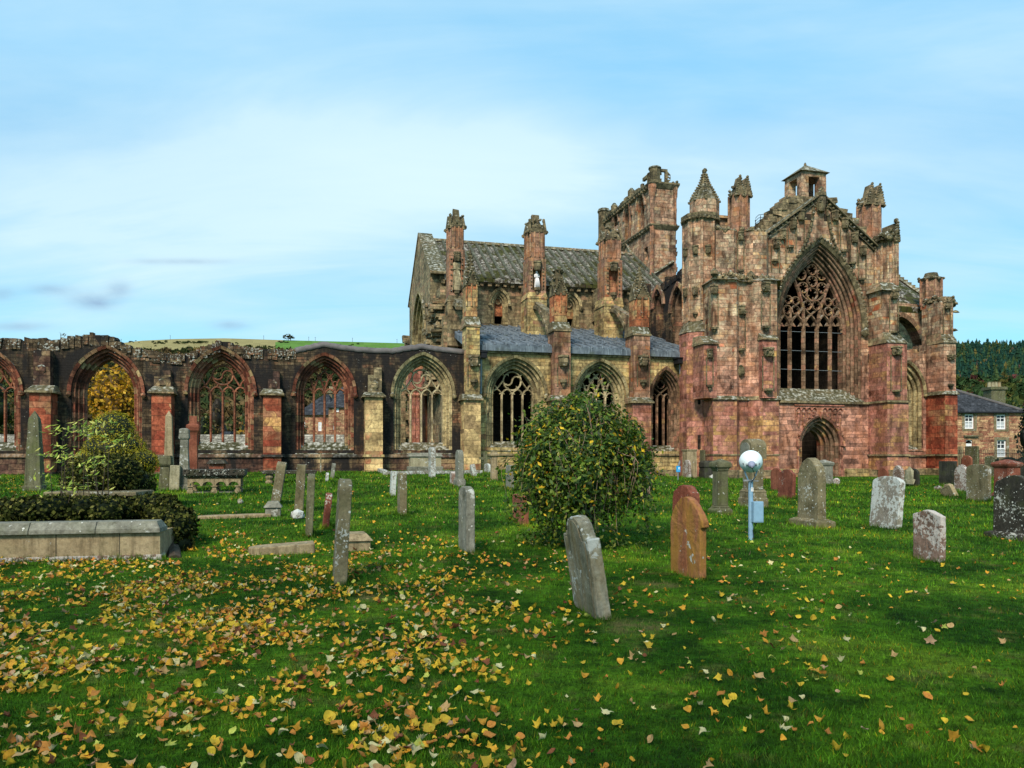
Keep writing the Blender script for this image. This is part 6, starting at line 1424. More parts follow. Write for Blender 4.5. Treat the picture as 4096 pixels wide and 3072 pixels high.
def headstone(label, kind, mat, xl, xn, xr, yn, yt, w_=None, lean=0, pitch=0, group='headstones in the graveyard', plinth=None, rough=.0, name='headstone', cat='gravestone', rim=False, dyaw=0, tmax=.34):
    P0 = G(xn, yn); right = xn > 1252
    if -P0.x*sT+P0.y*cT > 40.7 and xn < 2740 or -P0.x*sT+P0.y*cT > 39.3 and 2740 < xn < 3600: print('IN WALL', label, xn, yn)
    yaw = TH+R_(dyaw); uu = Vector((math.cos(yaw), math.sin(yaw), 0)); vv = Vector((-math.sin(yaw), math.cos(yaw), 0))
    def solve(dirn, target):
        lo, hi = .02, 3.0
        f0 = ppx(P0+dirn*lo)-target; f1 = ppx(P0+dirn*hi)-target
        if f0*f1 > 0: return None
        for _ in range(40):
            m_ = (lo+hi)/2
            if (ppx(P0+dirn*m_)-target)*f0 > 0: lo = m_
            else: hi = m_
        return lo
    if right: t = solve(uu, xr); ww = w_ or solve(vv, xl) or .6; C = P0+uu*((t or .12)/2)+vv*(ww/2)
    else: t = solve(-uu, xl); ww = w_ or solve(vv, xr) or .6; C = P0-uu*((t or .12)/2)+vv*(ww/2)
    t = min(max(t or .12, .06), tmax)
    h = (yn-yt)/F*P0.y
    root = empty(name, (C.x, C.y, gz(C.x, C.y)), yaw, label, cat, group); root.rotation_euler = (R_(pitch), R_(lean), yaw)
    po_ = plinth[1] if plinth else 0; TUFT.append((C.x, C.y, t+2*po_, ww+2*po_, yaw))
    mb = MB(); z0 = 0
    if plinth:
        ph, po = plinth; mb2 = MB(); mb2.frustum([(-t/2-po, -ww/2-po), (t/2+po, -ww/2-po), (t/2+po, ww/2+po), (-t/2-po, ww/2+po)], -.25, [(-t/2-po, -ww/2-po), (t/2+po, -ww/2-po), (t/2+po, ww/2+po), (-t/2-po, ww/2+po)], ph*.72)
        mb2.frustum([(-t/2-po, -ww/2-po), (t/2+po, -ww/2-po), (t/2+po, ww/2+po), (-t/2-po, ww/2+po)], ph*.72, [(-t/2-.02, -ww/2-.02), (t/2+.02, -ww/2-.02), (t/2+.02, ww/2+.02), (-t/2-.02, ww/2+.02)], ph)
        mb2.build('plinth', MG[mat], root, bevel=.012); z0 = ph
    mbh = h-z0; dz = -.25 if not plinth else -.01
    L = profile(kind, ww, mbh); L = [(y, (z if z > 0 else dz)) for y, z in L]; k = len(L)
    n = mb.add([(-t/2, y, z0+z) for y, z in L]+[(t/2, y, z0+z) for y, z in L])
    if rough: 
        for q in range(n, n+2*k): x_, y_, z_ = mb.v[q]; mb.v[q] = (x_+random.uniform(-rough, rough), y_+random.uniform(-rough, rough), z_+random.uniform(-rough, rough))
    mb.face([n+i for i in range(k)]); mb.face([n+k+i for i in range(k)][::-1])
    for i in range(k): j = (i+1) % k; mb.face((n+i, n+k+i, n+k+j, n+j))
    slab_ = mb.build('slab', MG[mat], root, bevel=.012)
    if P0.y < 24:
        sb = slab_.modifiers.new('subdivide', 'SUBSURF'); sb.subdivision_type = 'SIMPLE'; sb.levels = sb.render_levels = 4 if P0.y < 13 else 3
        for tx_, st in ((TXA, .014), (TXB, .012)):
            dm = slab_.modifiers.new('worn', 'DISPLACE'); dm.texture = tx_; dm.strength = st; dm.mid_level = .5; dm.texture_coords = 'GLOBAL'
    if rim:
        m3 = MB(); 
        for sg in (-1, 1): 
            m3.slab([(y*.80, z0+max(z, 0)*.965) for y, z in L if z >= 0 or True], [], sg*t/2-.002*sg, sg*(t/2+.010), side=True)
        m3.build('inscription_panel', MG[mat], root, bevel=.004)
    return root
HS = headstone
# right foreground
HS('pale grey round-topped headstone with square shoulders leaning left, nearest the camera', 'shoulder', 'lean', 2296, 2396, 2449, 2482, 2072, lean=-9, rim=True, tmax=.2)
HS('orange lichen-covered red headstone with a pointed ogee top, upright beside the shrub', 'ogee', 'orange', 2681, 2800, 2827, 2322, 1993, lean=0, dyaw=6)
HS('dark red headstone streaked with white lichen directly behind the orange headstone', 'scroll', 'redl', 2685, 2760, 2796, 2172, 1944, dyaw=10, lean=2)
HS('brown pointed-arch headstone spotted with lichen on a mossy plinth in front of the church door', 'gothic', 'brown', 3190, 3272, 3305, 2112, 1835, plinth=(.16, .12))
HS('broad pale lichen-crusted headstone leaning right, between the church door and the right edge', 'low', 'white', 3475, 3588, 3608, 2120, 1907, lean=5.5)
HS('low headstone blotched white and brown with moss on its top, nearest stone at the right', 'gable', 'pinkl', 3651, 3764, 3785, 2253, 2047, tmax=.16)
HS('black headstone speckled with white lichen at the right edge of the picture', 'scroll', 'dark', 4018, 4120, 4150, 2168, 1904, plinth=(.12, .1), w_=.75, lean=2)
HS('large brown round-shouldered headstone at the far right with clean dark face', 'low', 'brown', 3864, 3952, 3966, 2007, 1857, tmax=.28)
HS('pink lichen-covered headstone just left of the large brown headstone', 'gothic', 'pinkl', 3816, 3866, 3878, 1968, 1860)
HS('sooty square-topped slab headstone close to the far buttress', 'flat', 'black', 3764, 3818, 3829, 1942, 1845, w_=.9)
HS('lichen-whitened red headstone with a broken scroll top left of the door', 'scroll', 'redl', 3110, 3170, 3182, 1998, 1878, lean=2)
HS('plain round-topped red headstone left of the door', 'round', 'red', 3082, 3122, 3130, 1968, 1873)
HS('small round-topped rust-coloured headstone at the foot of the transept wall', 'round', 'red', 3511, 3548, 3556, 1937, 1872)
HS('pinkish arched headstone leaning by the right transept buttress', 'gothic', 'pinkl', 3573, 3608, 3620, 1941, 1863, lean=-3)
HS('tilted brown broken slab lying back against the pink headstone', 'broken', 'sand', 3772, 3822, 3836, 1990, 1937, rough=.02, pitch=-20, lean=-14)
HS('small lichened stump of a headstone beside the tilted broken slab', 'broken', 'pinkl', 3735, 3762, 3769, 1964, 1944, rough=.02)
HS('red-brown arched headstone behind the pink and brown headstones at the right', 'round', 'red', 3845, 3884, 3891, 1905, 1822)
HS('tall tapering grey slab standing in front of the railings', 'flat', 'green', 3872, 3908, 3916, 1899, 1784, w_=1.0)
HS('round-topped olive headstone with inscription near the railings', 'low', 'green', 3937, 3975, 3981, 1911, 1824)
HS('dark stone cut by the right edge of the picture below the railings', 'flat', 'black', 4080, 4112, 4120, 1935, 1848, w_=.7)
HS('narrow yellowish slab between the far buttress and the railings', 'flat', 'sand', 3828, 3846, 3852, 1890, 1785, w_=.8)
HS('small pale headstone with dark stained top under the blue sign', 'round', 'pinkl', 2733, 2757, 2765, 1914, 1840)
HS('tall narrow grey slab against the left transept buttress', 'flat', 'green', 2797, 2815, 2822, 1911, 1800, w_=.7)
# left of the shrub, seen almost edge-on
HS('tall weathered slab seen edge-on, nearest stone left of centre, dark at its foot', 'low', 'brown', 1318, 1336, 1387, 2343, 1920, w_=.68, lean=3.2)
HS('tall grey slab seen edge-on behind the fallen grave slab', 'low', 'green', 1246, 1250, 1293, 2150, 1898, w_=.6, lean=2.5)
HS('short dark red slab with white lichen patches, seen edge-on', 'round', 'redl', 1284, 1290, 1316, 2115, 1976, w_=.5, lean=6)
HS('leaning grey-brown slab standing on a rough boulder base', 'flat', 'brown', 1176, 1212, 1213, 2050, 1859, w_=.6, lean=3.5)
HS('strongly leaning lichen-topped slab, leftmost of the edge-on row', 'low', 'brown', 1081, 1118, 1121, 2020, 1847, w_=.6, lean=9)
HS('slim pale slab leaning left behind the baluster table tomb', 'low', 'pinkl', 1074, 1094, 1096, 1885, 1807, w_=.5, lean=-8)
HS('thin grey slab standing against the arcade wall plinth', 'round', 'brown', 1264, 1282, 1284, 1897, 1813, w_=.6)
HS('tiny leaning slab of pale stone by the ochre arcade buttress', 'round', 'grey', 1318, 1321, 1336, 1917, 1853, w_=.5, lean=7)
HS('small whitish slab half hidden behind a grey edge-on slab', 'round', 'white', 1298, 1301, 1313, 1931, 1891, w_=.4, lean=5)
HS('narrow white-crusted slab alone on the lawn left of centre', 'flat', 'white', 1561, 1564, 1583, 1989, 1887, w_=.5, lean=3)
HS('narrow brown slab beside the white-crusted slab', 'flat', 'brown', 1590, 1600, 1628, 2064, 1893, w_=.55)
HS('tall lichen-spotted slab in front of the chest tomb by the wall', 'low', 'white', 1716, 1724, 1743, 1914, 1789, w_=.8, lean=0)
HS('tall slim grey slab on a stepped pale plinth', 'round', 'grey', 1826, 1834, 1855, 1950, 1800, w_=.65, plinth=(.3, .06))
HS('little pinkish slab beside the slim grey slab on a plinth', 'round', 'pinkl', 1804, 1807, 1824, 1944, 1887, w_=.4)
HS('small pale leaning stone left of the low pillar', 'round', 'white', 1886, 1891, 1908, 1909, 1857, w_=.4, lean=-8)
HS('broad grey slab seen edge-on with pale speckles, left of the shrub', 'low', 'grey', 1849, 1866, 1900, 2217, 1951, w_=.62, tmax=.16)
HS('white-crusted square headstone under the nave wall', 'low', 'white', 1934, 1958, 1966, 1894, 1855)
HS('speckled pale slab partly hidden by the left side of the shrub', 'flat', 'grey', 2029, 2040, 2056, 1960, 1862, w_=.6)
HS('red stone slab under the left side of the shrub', 'flat', 'red', 2050, 2094, 2116, 2106, 1985)
HS('pinkish slab glimpsed through the right side of the shrub', 'round', 'pinkl', 2555, 2590, 2602, 2010, 1875)

def monument(label, xc, yb, prof, mat, n=4, rot=None, name='monument', cat='monument', group=None, yaw=TH, lean=0, parts=None):
    """standing monument from (half width px, row px) pairs, bottom to top"""
    P = G(xc, yb); s = P.y/F
    if -P.x*sT+P.y*cT > 40.5 and xc < 2740 or -P.x*sT+P.y*cT > 39.3 and 2740 < xc < 3600: print('IN WALL', label, xc, yb)
    root = empty(name, P, yaw, label, cat, group); root.rotation_euler = (0, R_(lean), yaw); TUFT.append((P.x, P.y, prof[0][0]*s*2, prof[0][0]*s*2, yaw))
    segs = parts or [('shaft', 0, len(prof))]
    for nm, a, b in segs:
        mb = MB(); k = 1.16 if n == 4 else 1.0
        pr = prof[a:b]
        for (r0, y0), (r1, y1) in zip(pr[:-1], pr[1:]):
            z0_, z1_ = (yb-y0)*s, (yb-y1)*s
            if y0 >= yb: z0_ -= .15
            mb.frustum(mb.ngon(0, 0, r0*s*k*(1.08 if n == 4 else 1), n, math.pi/n), z0_, mb.ngon(0, 0, max(r1*s*k*(1.08 if n == 4 else 1), .004), n, math.pi/n), z1_)
        mb.build(nm, MG[mat], root, bevel=.01 if P.y < 30 else 0)
    return root
monument('square grey pillar monument with moulded gabled cap and stepped base, right of the shrub', 2881, 2055, [(41, 2055), (41, 2040), (36, 2034), (31, 2030), (31, 2026), (26, 2023), (25, 1885), (29, 1880), (30, 1874), (37, 1868), (38, 1855), (34, 1848), (4, 1836)], 'green', parts=[('base', 0, 6), ('shaft', 5, 7), ('cap', 6, 13)])
r_ = monument('tall round-headed monument on a pedestal standing behind the floodlight', 3012, 2028, [(48, 2028), (48, 1995), (43, 1988), (42, 1968), (44, 1966), (38, 1960), (36, 1955)], 'brown', parts=[('pedestal', 0, 7)])
mbx = MB(); s_ = G(3012, 2028).y/F; stone_mesh(mbx, 'round', 70*s_, 130*s_*1.55, 50*s_, z0=73*s_-.01); mbx.build('shaft', MG['brown'], r_, bevel=.012)
mbx = MB(); hh = (2028-1757)*s_; P_ = profile('round', 86*s_, 78*s_); mbx.slab([(y, hh-78*s_+z) for y, z in P_], [], -34*s_, 34*s_, side=True); mbx.build('head', MG['brown'], r_, bevel=.012)
mbx = MB(); P_ = profile('round', 66*s_, 62*s_); mbx.slab([(y, hh-74*s_+z) for y, z in P_], [], -35*s_-.01, -34*s_, side=True); mbx.build('panel', MG['grey'], r_)
monument('grey box pedestal monument with moulded cap beside the church door', 3295, 1937, [(30, 1937), (28, 1925), (27, 1865), (31, 1860), (33, 1852), (30, 1849), (3, 1839)], 'grey', parts=[('pedestal', 0, 3), ('cap', 2, 7)])
monument('round pale ball-shaped stone lying on the grass right of the door', 3346, 1940, [(9, 1940), (13, 1934), (14, 1924), (11, 1916), (5, 1912)], 'pinkl', n=9, name='round_stone', cat='stone')
monument('tan box-shaped tomb pier standing against the transept wall by the drainpipe', 2758, 1912, [(25, 1912), (24, 1890), (23, 1806), (26, 1802), (26, 1797)], 'sand', parts=[('pier', 0, 3), ('cap', 2, 5)])
monument('dark moulded chest of stones beside the left transept buttress', 2826, 1914, [(26, 1914), (25, 1895), (23, 1872), (26, 1868), (25, 1850), (16, 1842)], 'black', parts=[('chest', 0, 4), ('lid', 3, 6)])
monument('red pedestal monument whitened by lichen with a gabled cap, at the far right', 4028, 2018, [(34, 2018), (34, 1988), (44, 1984), (42, 1975), (37, 1968), (36, 1872), (43, 1864), (46, 1856), (42, 1850), (4, 1837)], 'redl', parts=[('base', 0, 5), ('pedestal', 4, 6), ('cap', 5, 10)])
monument('tall dark obelisk at the left, rising in front of the second red buttress', 139, 1965, [(38, 1965), (38, 1945), (33, 1940), (21, 1690), (18, 1672), (0, 1642)], 'green', name='obelisk', cat='obelisk', parts=[('base', 0, 3), ('shaft', 2, 6)])
monument('pale pointed obelisk in front of the arcade wall above the little pillar', 676, 1935, [(28, 1935), (25, 1905), (19, 1890), (13, 1665), (0, 1642)], 'sand', name='obelisk', cat='obelisk')
monument('small dark pillar with rolled cap standing under the pale obelisk', 661, 1962, [(26, 1962), (24, 1945), (19, 1868), (25, 1862), (28, 1856), (28, 1834), (24, 1822)], 'green', parts=[('pillar', 0, 3), ('cap', 2, 7)])
monument('grey pedestal with a scrolled capital and urn stump left of the chest tomb', 738, 1962, [(30, 1962), (27, 1945), (22, 1935), (19, 1860), (16, 1790), (17, 1760), (22, 1752), (20, 1735), (20, 1718), (10, 1713)], 'grey', parts=[('base', 0, 3), ('pedestal', 2, 5), ('capital', 4, 10)])
monument('dark red square column with a corniced capital behind the grey pedestal', 774, 1925, [(20, 1925), (18, 1905), (16, 1740), (20, 1730), (26, 1722), (28, 1708), (27, 1700), (15, 1695), (16, 1664)], 'red', parts=[('column', 0, 3), ('capital', 2, 9)])
monument('low tan pillar with white lichened top slab near the nave wall', 1976, 1922, [(16, 1922), (14, 1905), (13, 1828), (19, 1824), (20, 1818), (14, 1814), (13, 1806)], 'sand', parts=[('pillar', 0, 3), ('top', 2, 7)])
HS('leaning yellow-cream slab beside the small dark rolled pillar', 'flat', 'cream', 676, 716, 718, 1965, 1862, w_=.35, lean=2)
HS('small carved headstone with a dark arched rim at the foot of the transept', 'round', 'black', 3622, 3672, 3680, 1949, 1874)
o_ = [o for o in col.objects if o.get('label', '').startswith('small carved headstone')][0]
mbx = MB(); mbx.lump((-.16, 0, .5), (.06, .28, .42), .15); mbx.lump((-.16, 0, .22), (.07, .34, .2), .2); mbx.build('carved_figure', MG['cream'], o_)
# dark wooden cross shape by the nave wall
P = G(1941, 1890); s_ = P.y/F; cr = empty('grave_cross', P, TH, 'small dark green cross standing against the nave wall', 'cross')
mb = MB(); mb.box((-.09, -.07, -.2), (.09, .07, 82*s_)); mb.build('upright', MG['green'], cr); mb = MB(); mb.box((-.3, -.068, 52*s_), (.3, .068, 62*s_)); mb.build('arm', MG['green'], cr)

# chest and table tombs
def at_ground(px, py): return G(px, py)
P = G(857, 1972); s_ = P.y/F
tb = empty('table_tomb', P, TH, 'stone table tomb with an arched side panel on short legs, left lawn', 'tomb')
Lx, hh = 238*s_*.97, 97*s_
mb = MB(); mb.box((-Lx/2, -.1, hh-.20), (Lx/2, .95, hh-.02)); mb.frustum([(-Lx/2+.1, 0), (Lx/2-.1, 0), (Lx/2-.1, .85), (-Lx/2+.1, .85)], hh-.30, [(-Lx/2, -.1), (Lx/2, -.1), (Lx/2, .95), (-Lx/2, .95)], hh-.201)
for k in range(50): mb.lump((random.uniform(-Lx/2, Lx/2), random.choice([-.1, .95]), hh-.1+random.uniform(-.06, .07)), .035)
mb.build('top_slab', MG['dark'], tb)
a_ = Lx/2-.12; zt_ = hh-.31; mb = MB()
hs = []
for c in (-a_*.73, -a_*.25, a_*.25, a_*.73): hs.append([(c+(a_*.2)*math.cos(t), zt_*.50+a_*.2*.85*math.sin(t)) for t in [i*math.pi/10 for i in range(11)]][::-1])
for yy in (0, .78): mb.slab([(-a_, zt_*.5), (-a_, zt_), (a_, zt_), (a_, zt_*.5)], [[(x, min(z+.002, zt_*.9)) for x, z in h_] for h_ in hs], yy, yy+.08)
pa = mb.build('arched_panel', MG['sand'], tb)
for c in (-a_+.08, 0, a_-.08):
    for yy in (.03, .8):
        mb = MB(); mb.box((c-.09, yy-.09, -.1), (c+.09, yy+.09, .1)); mb.box((c-.06, yy-.06, .1), (c+.06, yy+.06, zt_*.46)); mb.box((c-.09, yy-.09, zt_*.44), (c+.09, yy+.09, zt_*.52)); mb.build('leg', MG['sand'], tb, bevel=.008)
mb = MB(); mb.box((-a_, .0, -.1), (a_, .85, .035)); mb.build('base_slab', MG['grey'], tb)
P = G(1158, 1932); s_ = P.y/F; hh = 50*s_
tb = empty('table_tomb', P, TH, 'table tomb with a lichened slab on fat baluster legs near the arcade wall', 'tomb')
mb = MB(); mb.box((-1.0, -.05, hh-.13), (1.0, .85, hh)); mb.build('top_slab', MG['dark'], tb, bevel=.02)
for x in (-.75, .78):
    for y in (.15, .65): mb = MB(); mb.lathe(x, y, [(.14, -.1), (.14, .06), (.09, .1), (.16, .22), (.13, .32), (.07, .36), (.15, hh-.12)], 10); mb.build('leg', MG['sand'], tb, smooth=False)
P = G(866, 1905); s_ = P.y/F; tb = empty('table_tomb', P, TH, 'low red block tomb with an overhanging worn grey lid behind the arched table tomb', 'tomb')
mb = MB(); mb.box((-27*s_, 0, -.1), (27*s_, .8, 50*s_)); mb.build('block', MG['red'], tb, bevel=.02); mb = MB(); mb.frustum([(-38*s_, -.15), (38*s_, -.15), (38*s_, .95), (-38*s_, .95)], 50*s_, [(-26*s_, 0), (26*s_, 0), (26*s_, .8), (-26*s_, .8)], 66*s_); mb.build('lid', MG['dark'], tb, bevel=.03)
P = G(1704, 1890); s_ = P.y/F; tb = empty('chest_tomb', P, TH, 'long grey chest tomb with a moulded lid set against the arcade wall', 'tomb')
mb = MB(); mb.box((-70*s_, 0, -.2), (70*s_, .8, 24*s_)); mb.build('base', MG['grey'], tb, bevel=.02); mb = MB(); mb.box((-62*s_, .08, 24*s_), (62*s_, .72, 64*s_)); mb.build('chest', MG['cream'], tb)
mb = MB(); mb.frustum([(-70*s_, 0), (70*s_, 0), (70*s_, .8), (-70*s_, .8)], 64*s_, [(-60*s_, .15), (60*s_, .15), (60*s_, .65), (-60*s_, .65)], 79*s_); mb.build('lid', MG['grey'], tb, bevel=.015)
mb = MB(); 
for i in range(9): x = -20*s_+i*5*s_; mb.box((x, -.004, 13*s_), (x+2.6*s_, .0, 16.5*s_))
mb.build('worn_lettering', MG['black'], tb)
# kerb along the wall
pts = [G(1500, 1882), G(1535, 1899), G(1700, 1897), G(1930, 1893)]
mb = MB()
for p, q_ in zip(pts[:-1], pts[1:]):
    d = (q_-p); L = d.length; d.normalize(); n_ = Vector((-d.y, d.x, 0)); k = max(1, int(L/.9))
    for i in range(k):
        a = p+d*(L*i/k+.02); b = p+d*(L*(i+1)/k); w1 = .12; mb.frustum([(a.x, a.y), (b.x, b.y), (b.x+n_.x*w1*2, b.y+n_.y*w1*2), (a.x+n_.x*w1*2, a.y+n_.y*w1*2)], .4, [(a.x, a.y), (b.x, b.y), (b.x+n_.x*w1*2, b.y+n_.y*w1*2), (a.x+n_.x*w1*2, a.y+n_.y*w1*2)], gz(a.x, a.y)+.16)
o = mb.build('kerb', MG['white']); props(o, 'low pale stone kerb edging the strip before the nave wall', 'kerb')
# fallen grave slabs
def fallen(label, p_l, p_r, depth, th, mat, block=None, rise=0):
    a, b = G(*p_l), G(*p_r); d = b-a; L = d.length; yaw = math.atan2(d.y, d.x)
    t = empty('grave_slab', (a.x, a.y, (a.z+b.z)/2), yaw, label, 'grave slab'); mb = MB()
    P_ = [(.25, 0), (L, 0), (L, depth), (.25, depth)]+[(.25-.25*math.sin(i*math.pi/8), depth/2+depth/2*math.cos(i*math.pi/8)) for i in range(1, 8)]
    n = mb.add([(x, y, -.1) for x, y in P_]+[(x+random.uniform(-.01, .01), y, th*(.75+.35*x/L)) for x, y in P_]); k = len(P_)
    mb.face([n+k+i for i in range(k)]); mb.face([n+i for i in range(k)][::-1])
    for i in range(k): j = (i+1) % k; mb.face((n+i, n+j, n+k+j, n+k+i))
    mb.build('slab', MG[mat], t, bevel=.02)
    if block:
        x0, x1, y0, y1, z1, m_ = block; mb = MB(); mb.frustum([(x0, y0), (x1, y0), (x1, y1), (x0, y1)], -.05, [(x0, y0), (x1, y0), (x1, y1), (x0, y1)], z1*.6); mb.frustum([(x0-.04, y0-.04), (x1+.04, y0-.04), (x1+.04, y1+.04), (x0-.04, y1+.04)], z1*.6, [(x0+.05, y0+.08), (x1-.05, y0+.08), (x1-.05, y1-.08), (x0+.05, y1-.08)], z1)
        mb.build('head_block', MG[m_], t, bevel=.015)
fallen('sunken coffin-shaped slab with a broken block at its head, in front of a grey edge-on slab', (990, 2223), (1260, 2212), .42, .13, 'sand', (1.28, 1.72, -.02, .5, .26, 'sand'))
fallen('long flat grave slab lying in the grass with a dark block on its far end', (786, 2078), (1085, 2068), .35, .07, 'sand', (1.35, 1.66, .05, .35, .34, 'grey'))
def rock(label, px, py, w_, h_, mat, tall=1):
    P = G(px, py); s_ = P.y/F; mb = MB(); mb.lump((0, 0, h_*s_*.4), (w_*s_/2, w_*s_/2.4, h_*s_*.62), .22); mb.lump((w_*s_*.25, .03, h_*s_*.25), (w_*s_/4, w_*s_/4, h_*s_*.35), .3)
    o = mb.build('rock', MG[mat], None, loc=P, bevel=.01); props(o, label, 'rock')
rock('small pointed lichened rock in the lawn below the arched table tomb', 960, 2016, 24, 26, 'brown'); rock('rough lichen-covered boulder at the foot of the leaning grey-brown slab', 1190, 2076, 60, 44, 'white')
rock('low pile of white stones at the foot of the dark chest by the buttress', 2850, 1915, 40, 16, 'white')

# ---------------------------------------------------------------- floodlight on its post and the small blue sign
MP = plain('pale_blue_paint', (.22, .36, .48), .5, .12, 9); MW = plain('chipped_white_enamel', (.74, .80, .80), .35, .06, 5)
def enamel():
    m, t, b = new_mat('white_enamel_with_rust'); ob = t.new('ShaderNodeTexCoord').outputs['Object']; n = t.noise(t.mapping(ob, (1, 1, 2.5)), 9, 5, .6)
    t.link(t.mix(t.ramp(n, [(.66, 0.0), (.70, 1.0)]), (.72, .80, .80), (.40, .17, .09)), b.inputs['Base Color']); b.inputs['Roughness'].default_value = .3; return m
P = G(3003, 2160); s_ = P.y/F
fl_ = empty('floodlight', P, R_(-14), 'round white floodlight on a pale blue post with a grey-blue switch box', 'floodlight')
H = (2160-1925)*s_
mb = MB(); mb.lathe(0, 0, [(.038, -.2), (.038, H)], 14); mb.lathe(0, 0, [(.041, .1), (.041, .11)], 14); mb.lathe(0, 0, [(.042, H-.14), (.042, H-.12)], 14); mb.build('post', MP, fl_, smooth=False)
mb = MB(); mb.box((-.01, -.13, 72*s_), (.16, -.035, 155*s_)); bx_ = mb.build('switch_box', MP, fl_, bevel=.006); bx_.rotation_euler = (0, 0, R_(22))
mb = MB(); mb.box((.005, -.134, 76*s_), (.145, -.13, 151*s_)); mb.build('box_lid', MP, bx_, bevel=.003)
mb = MB(); mb.box((-.12, -.05, H), (.12, .05, H+.012)); mb.box((-.10, -.04, H+.012), (.05, .04, H+.026)); mb.build('mounting_plate', M['metalgrey'], fl_)
zc_ = (2160-1847)*s_; rd_ = 44*s_
mb = MB()
for sg in (-1, 1): mb.tube([(sg*.04, 0, H+.02), (sg*.075, -.02, H+.1), (sg*.125, -.04, zc_-.05), (sg*.13, -.04, zc_)], .012, 5)
mb.build('bracket', MP, fl_)
dish = MB(); prof = [(.052, -.20), (.075, -.17), (.11, -.14), (rd_*.80, -.09), (rd_*.95, -.04), (rd_, 0), (rd_*1.03, .01), (rd_*1.03, .03), (rd_*.9, .03)]
dish.lathe(0, 0, prof, 32); d_ = dish.build('reflector', enamel(), fl_, smooth=True); d_.rotation_euler = (R_(-77), 0, 0); d_.location = (0, -.03, zc_)
ms = MB(); ms.lathe(0, 0, [(.018, -.335), (.022, -.30), (.045, -.27), (.05, -.22), (.06, -.20), (.062, -.17)], 18); e_ = ms.build('lamp_holder', plain('mauve_grey_metal', (.26, .27, .36), .45, .2), d_)
for sg in (-1, 1):
    m5 = MB(); m5.lump((sg*.07, 0, -.19), .022); m5.lump((sg*.12, .0, -.12), .018); m5.build('clip', M['metalgrey'], d_)
mb = MB(); mb.tube([(.0, -.33, zc_-.09), (.03, -.28, zc_-.16), (.06, -.12, H+.06), (.0, -.045, H-.02), (-.01, -.045, H-.1)], .006, 5); mb.tube([(.09, -.09, 72*s_), (.06, -.05, 55*s_), (.03, -.042, 40*s_), (.05, -.04, 10*s_)], .006, 5); mb.build('cable', M['iron'], fl_)
mb = MB(); zs_ = (2160-1965)*s_; mb.box((-.012+.015, -.0415, zs_), (.012+.028, -.036, zs_+.062)); st_ = mb.build('number_sticker', plain('white_sticker', (.8, .8, .8), .6, .05), fl_)
mb = MB(); P7 = [(.012, .046), (.02, .054), (.031, .050), (.031, .038), (.012, .014), (.033, .014)]
mb.tube([(x, -.0425, zs_+z) for x, z in P7], .0028, 4); mb.tube([(.0065, -.0425, zs_+.05), (.0065, -.0425, zs_+.038)], .0024, 4); mb.build('number', M['iron'], st_)
P = G(2712, 1924); s_ = P.y/F; sg_ = empty('blue_sign', P, R_(6), 'small bright blue information sign on a thin post near the transept turret', 'sign')
mb = MB(); mb.lathe(0, 0, [(.025, -.1), (.025, 40*s_)], 8); mb.build('post', M['metalgrey'], sg_)
mb = MB(); mb.box((-8*s_, -.05, 36*s_), (8*s_, -.02, 60*s_)); pn = mb.build('panel', plain('bright_blue_paint', (.01, .30, .62), .4, .03), sg_)
mb = MB(); mb.box((0*s_, -.056, 47*s_), (6*s_, -.0505, 55*s_)); pw = mb.build('pictogram', plain('white_print', (.7, .8, .85), .5, .03), pn)
mb = MB(); mb.lathe(3*s_, -.058, [(1.6*s_, 51*s_), (1.6*s_, 53*s_)], 8)
for k in range(3): mb.box((-6*s_, -.054, (44-k*2.6)*s_), (5*s_, -.0505, (44.7-k*2.6)*s_))
mb.build('text_lines', plain('pale_blue_print', (.25, .55, .8), .5, .03), pn)

# ---------------------------------------------------------------- ivy-covered burial enclosure at the left
A = G(-90, 2252); Bp = G(640, 2236); d = (Bp-A); 
ye = math.atan2(d.y, d.x); Lw = d.length; s_ = Bp.y/F; hw_ = (2236-2085)*s_
TUFT += [((A.x*(1-q_)+Bp.x*q_), (A.y*(1-q_)+Bp.y*q_), Lw/8, .02, ye) for q_ in (.06, .19, .31, .44, .56, .69, .81, .94)]
en = empty('burial_enclosure', A, ye, 'low walled burial plot with a pale stone coping in the left foreground', 'tomb enclosure')
mb = MB(); mb.box((-1, 0, -.2), (Lw, .30, hw_*.70)); mb.box((Lw-.30, .301, -.2), (Lw, 1.5, hw_*.70)); mb.build('wall', MG['sand'], en)
mb = MB()
for i in range(4): x0 = -1+i*(Lw+1.02)/4; mb.box((x0, -.06, hw_*.70), (x0+(Lw+1.02)/4-.006, .36, hw_*.80)); mb.frustum([(x0, -.06), (x0+(Lw+1.02)/4-.006, -.06), (x0+(Lw+1.02)/4-.006, .36), (x0, .36)], hw_*.80, [(x0, .02), (x0+(Lw+1.02)/4-.006-(.06 if i == 3 else 0), .02), (x0+(Lw+1.02)/4-.006-(.06 if i == 3 else 0), .28), (x0, .28)], hw_)
mb.build('coping', MG['grey'], en, bevel=.008)
mb = MB(); mb.frustum([(-1, -.07), (Lw+.06, -.07), (Lw+.06, .2), (-1, .2)], -.2, [(-1, -.02), (Lw+.02, -.02), (Lw+.02, .2), (-1, .2)], .06); mb.build('footing', MG['pinkl'], en)
mb = MB()
for x in (Lw*.42, Lw*.77): mb.mark(); mb.box((x-.004, -.004, .06), (x+.004, .0, hw_*.70)); 
mb.build('joint', MG['black'], en)
def W(px, py, D): p = at(px, py, D); return (p.x, p.y, p.z)
def ell(px, py, D, rx, ry, rz_): return (W(px, py, D), (rx*D/F, ry, rz_*D/F))
IV = [(.030, .036, .006), (.055, .058, .010), (.13, .12, .03), (.010, .012, .003)]
iv = empty('ivy_mound', G(300, 2050), 0, 'dark ivy smothering the stones inside the burial enclosure', 'ivy')
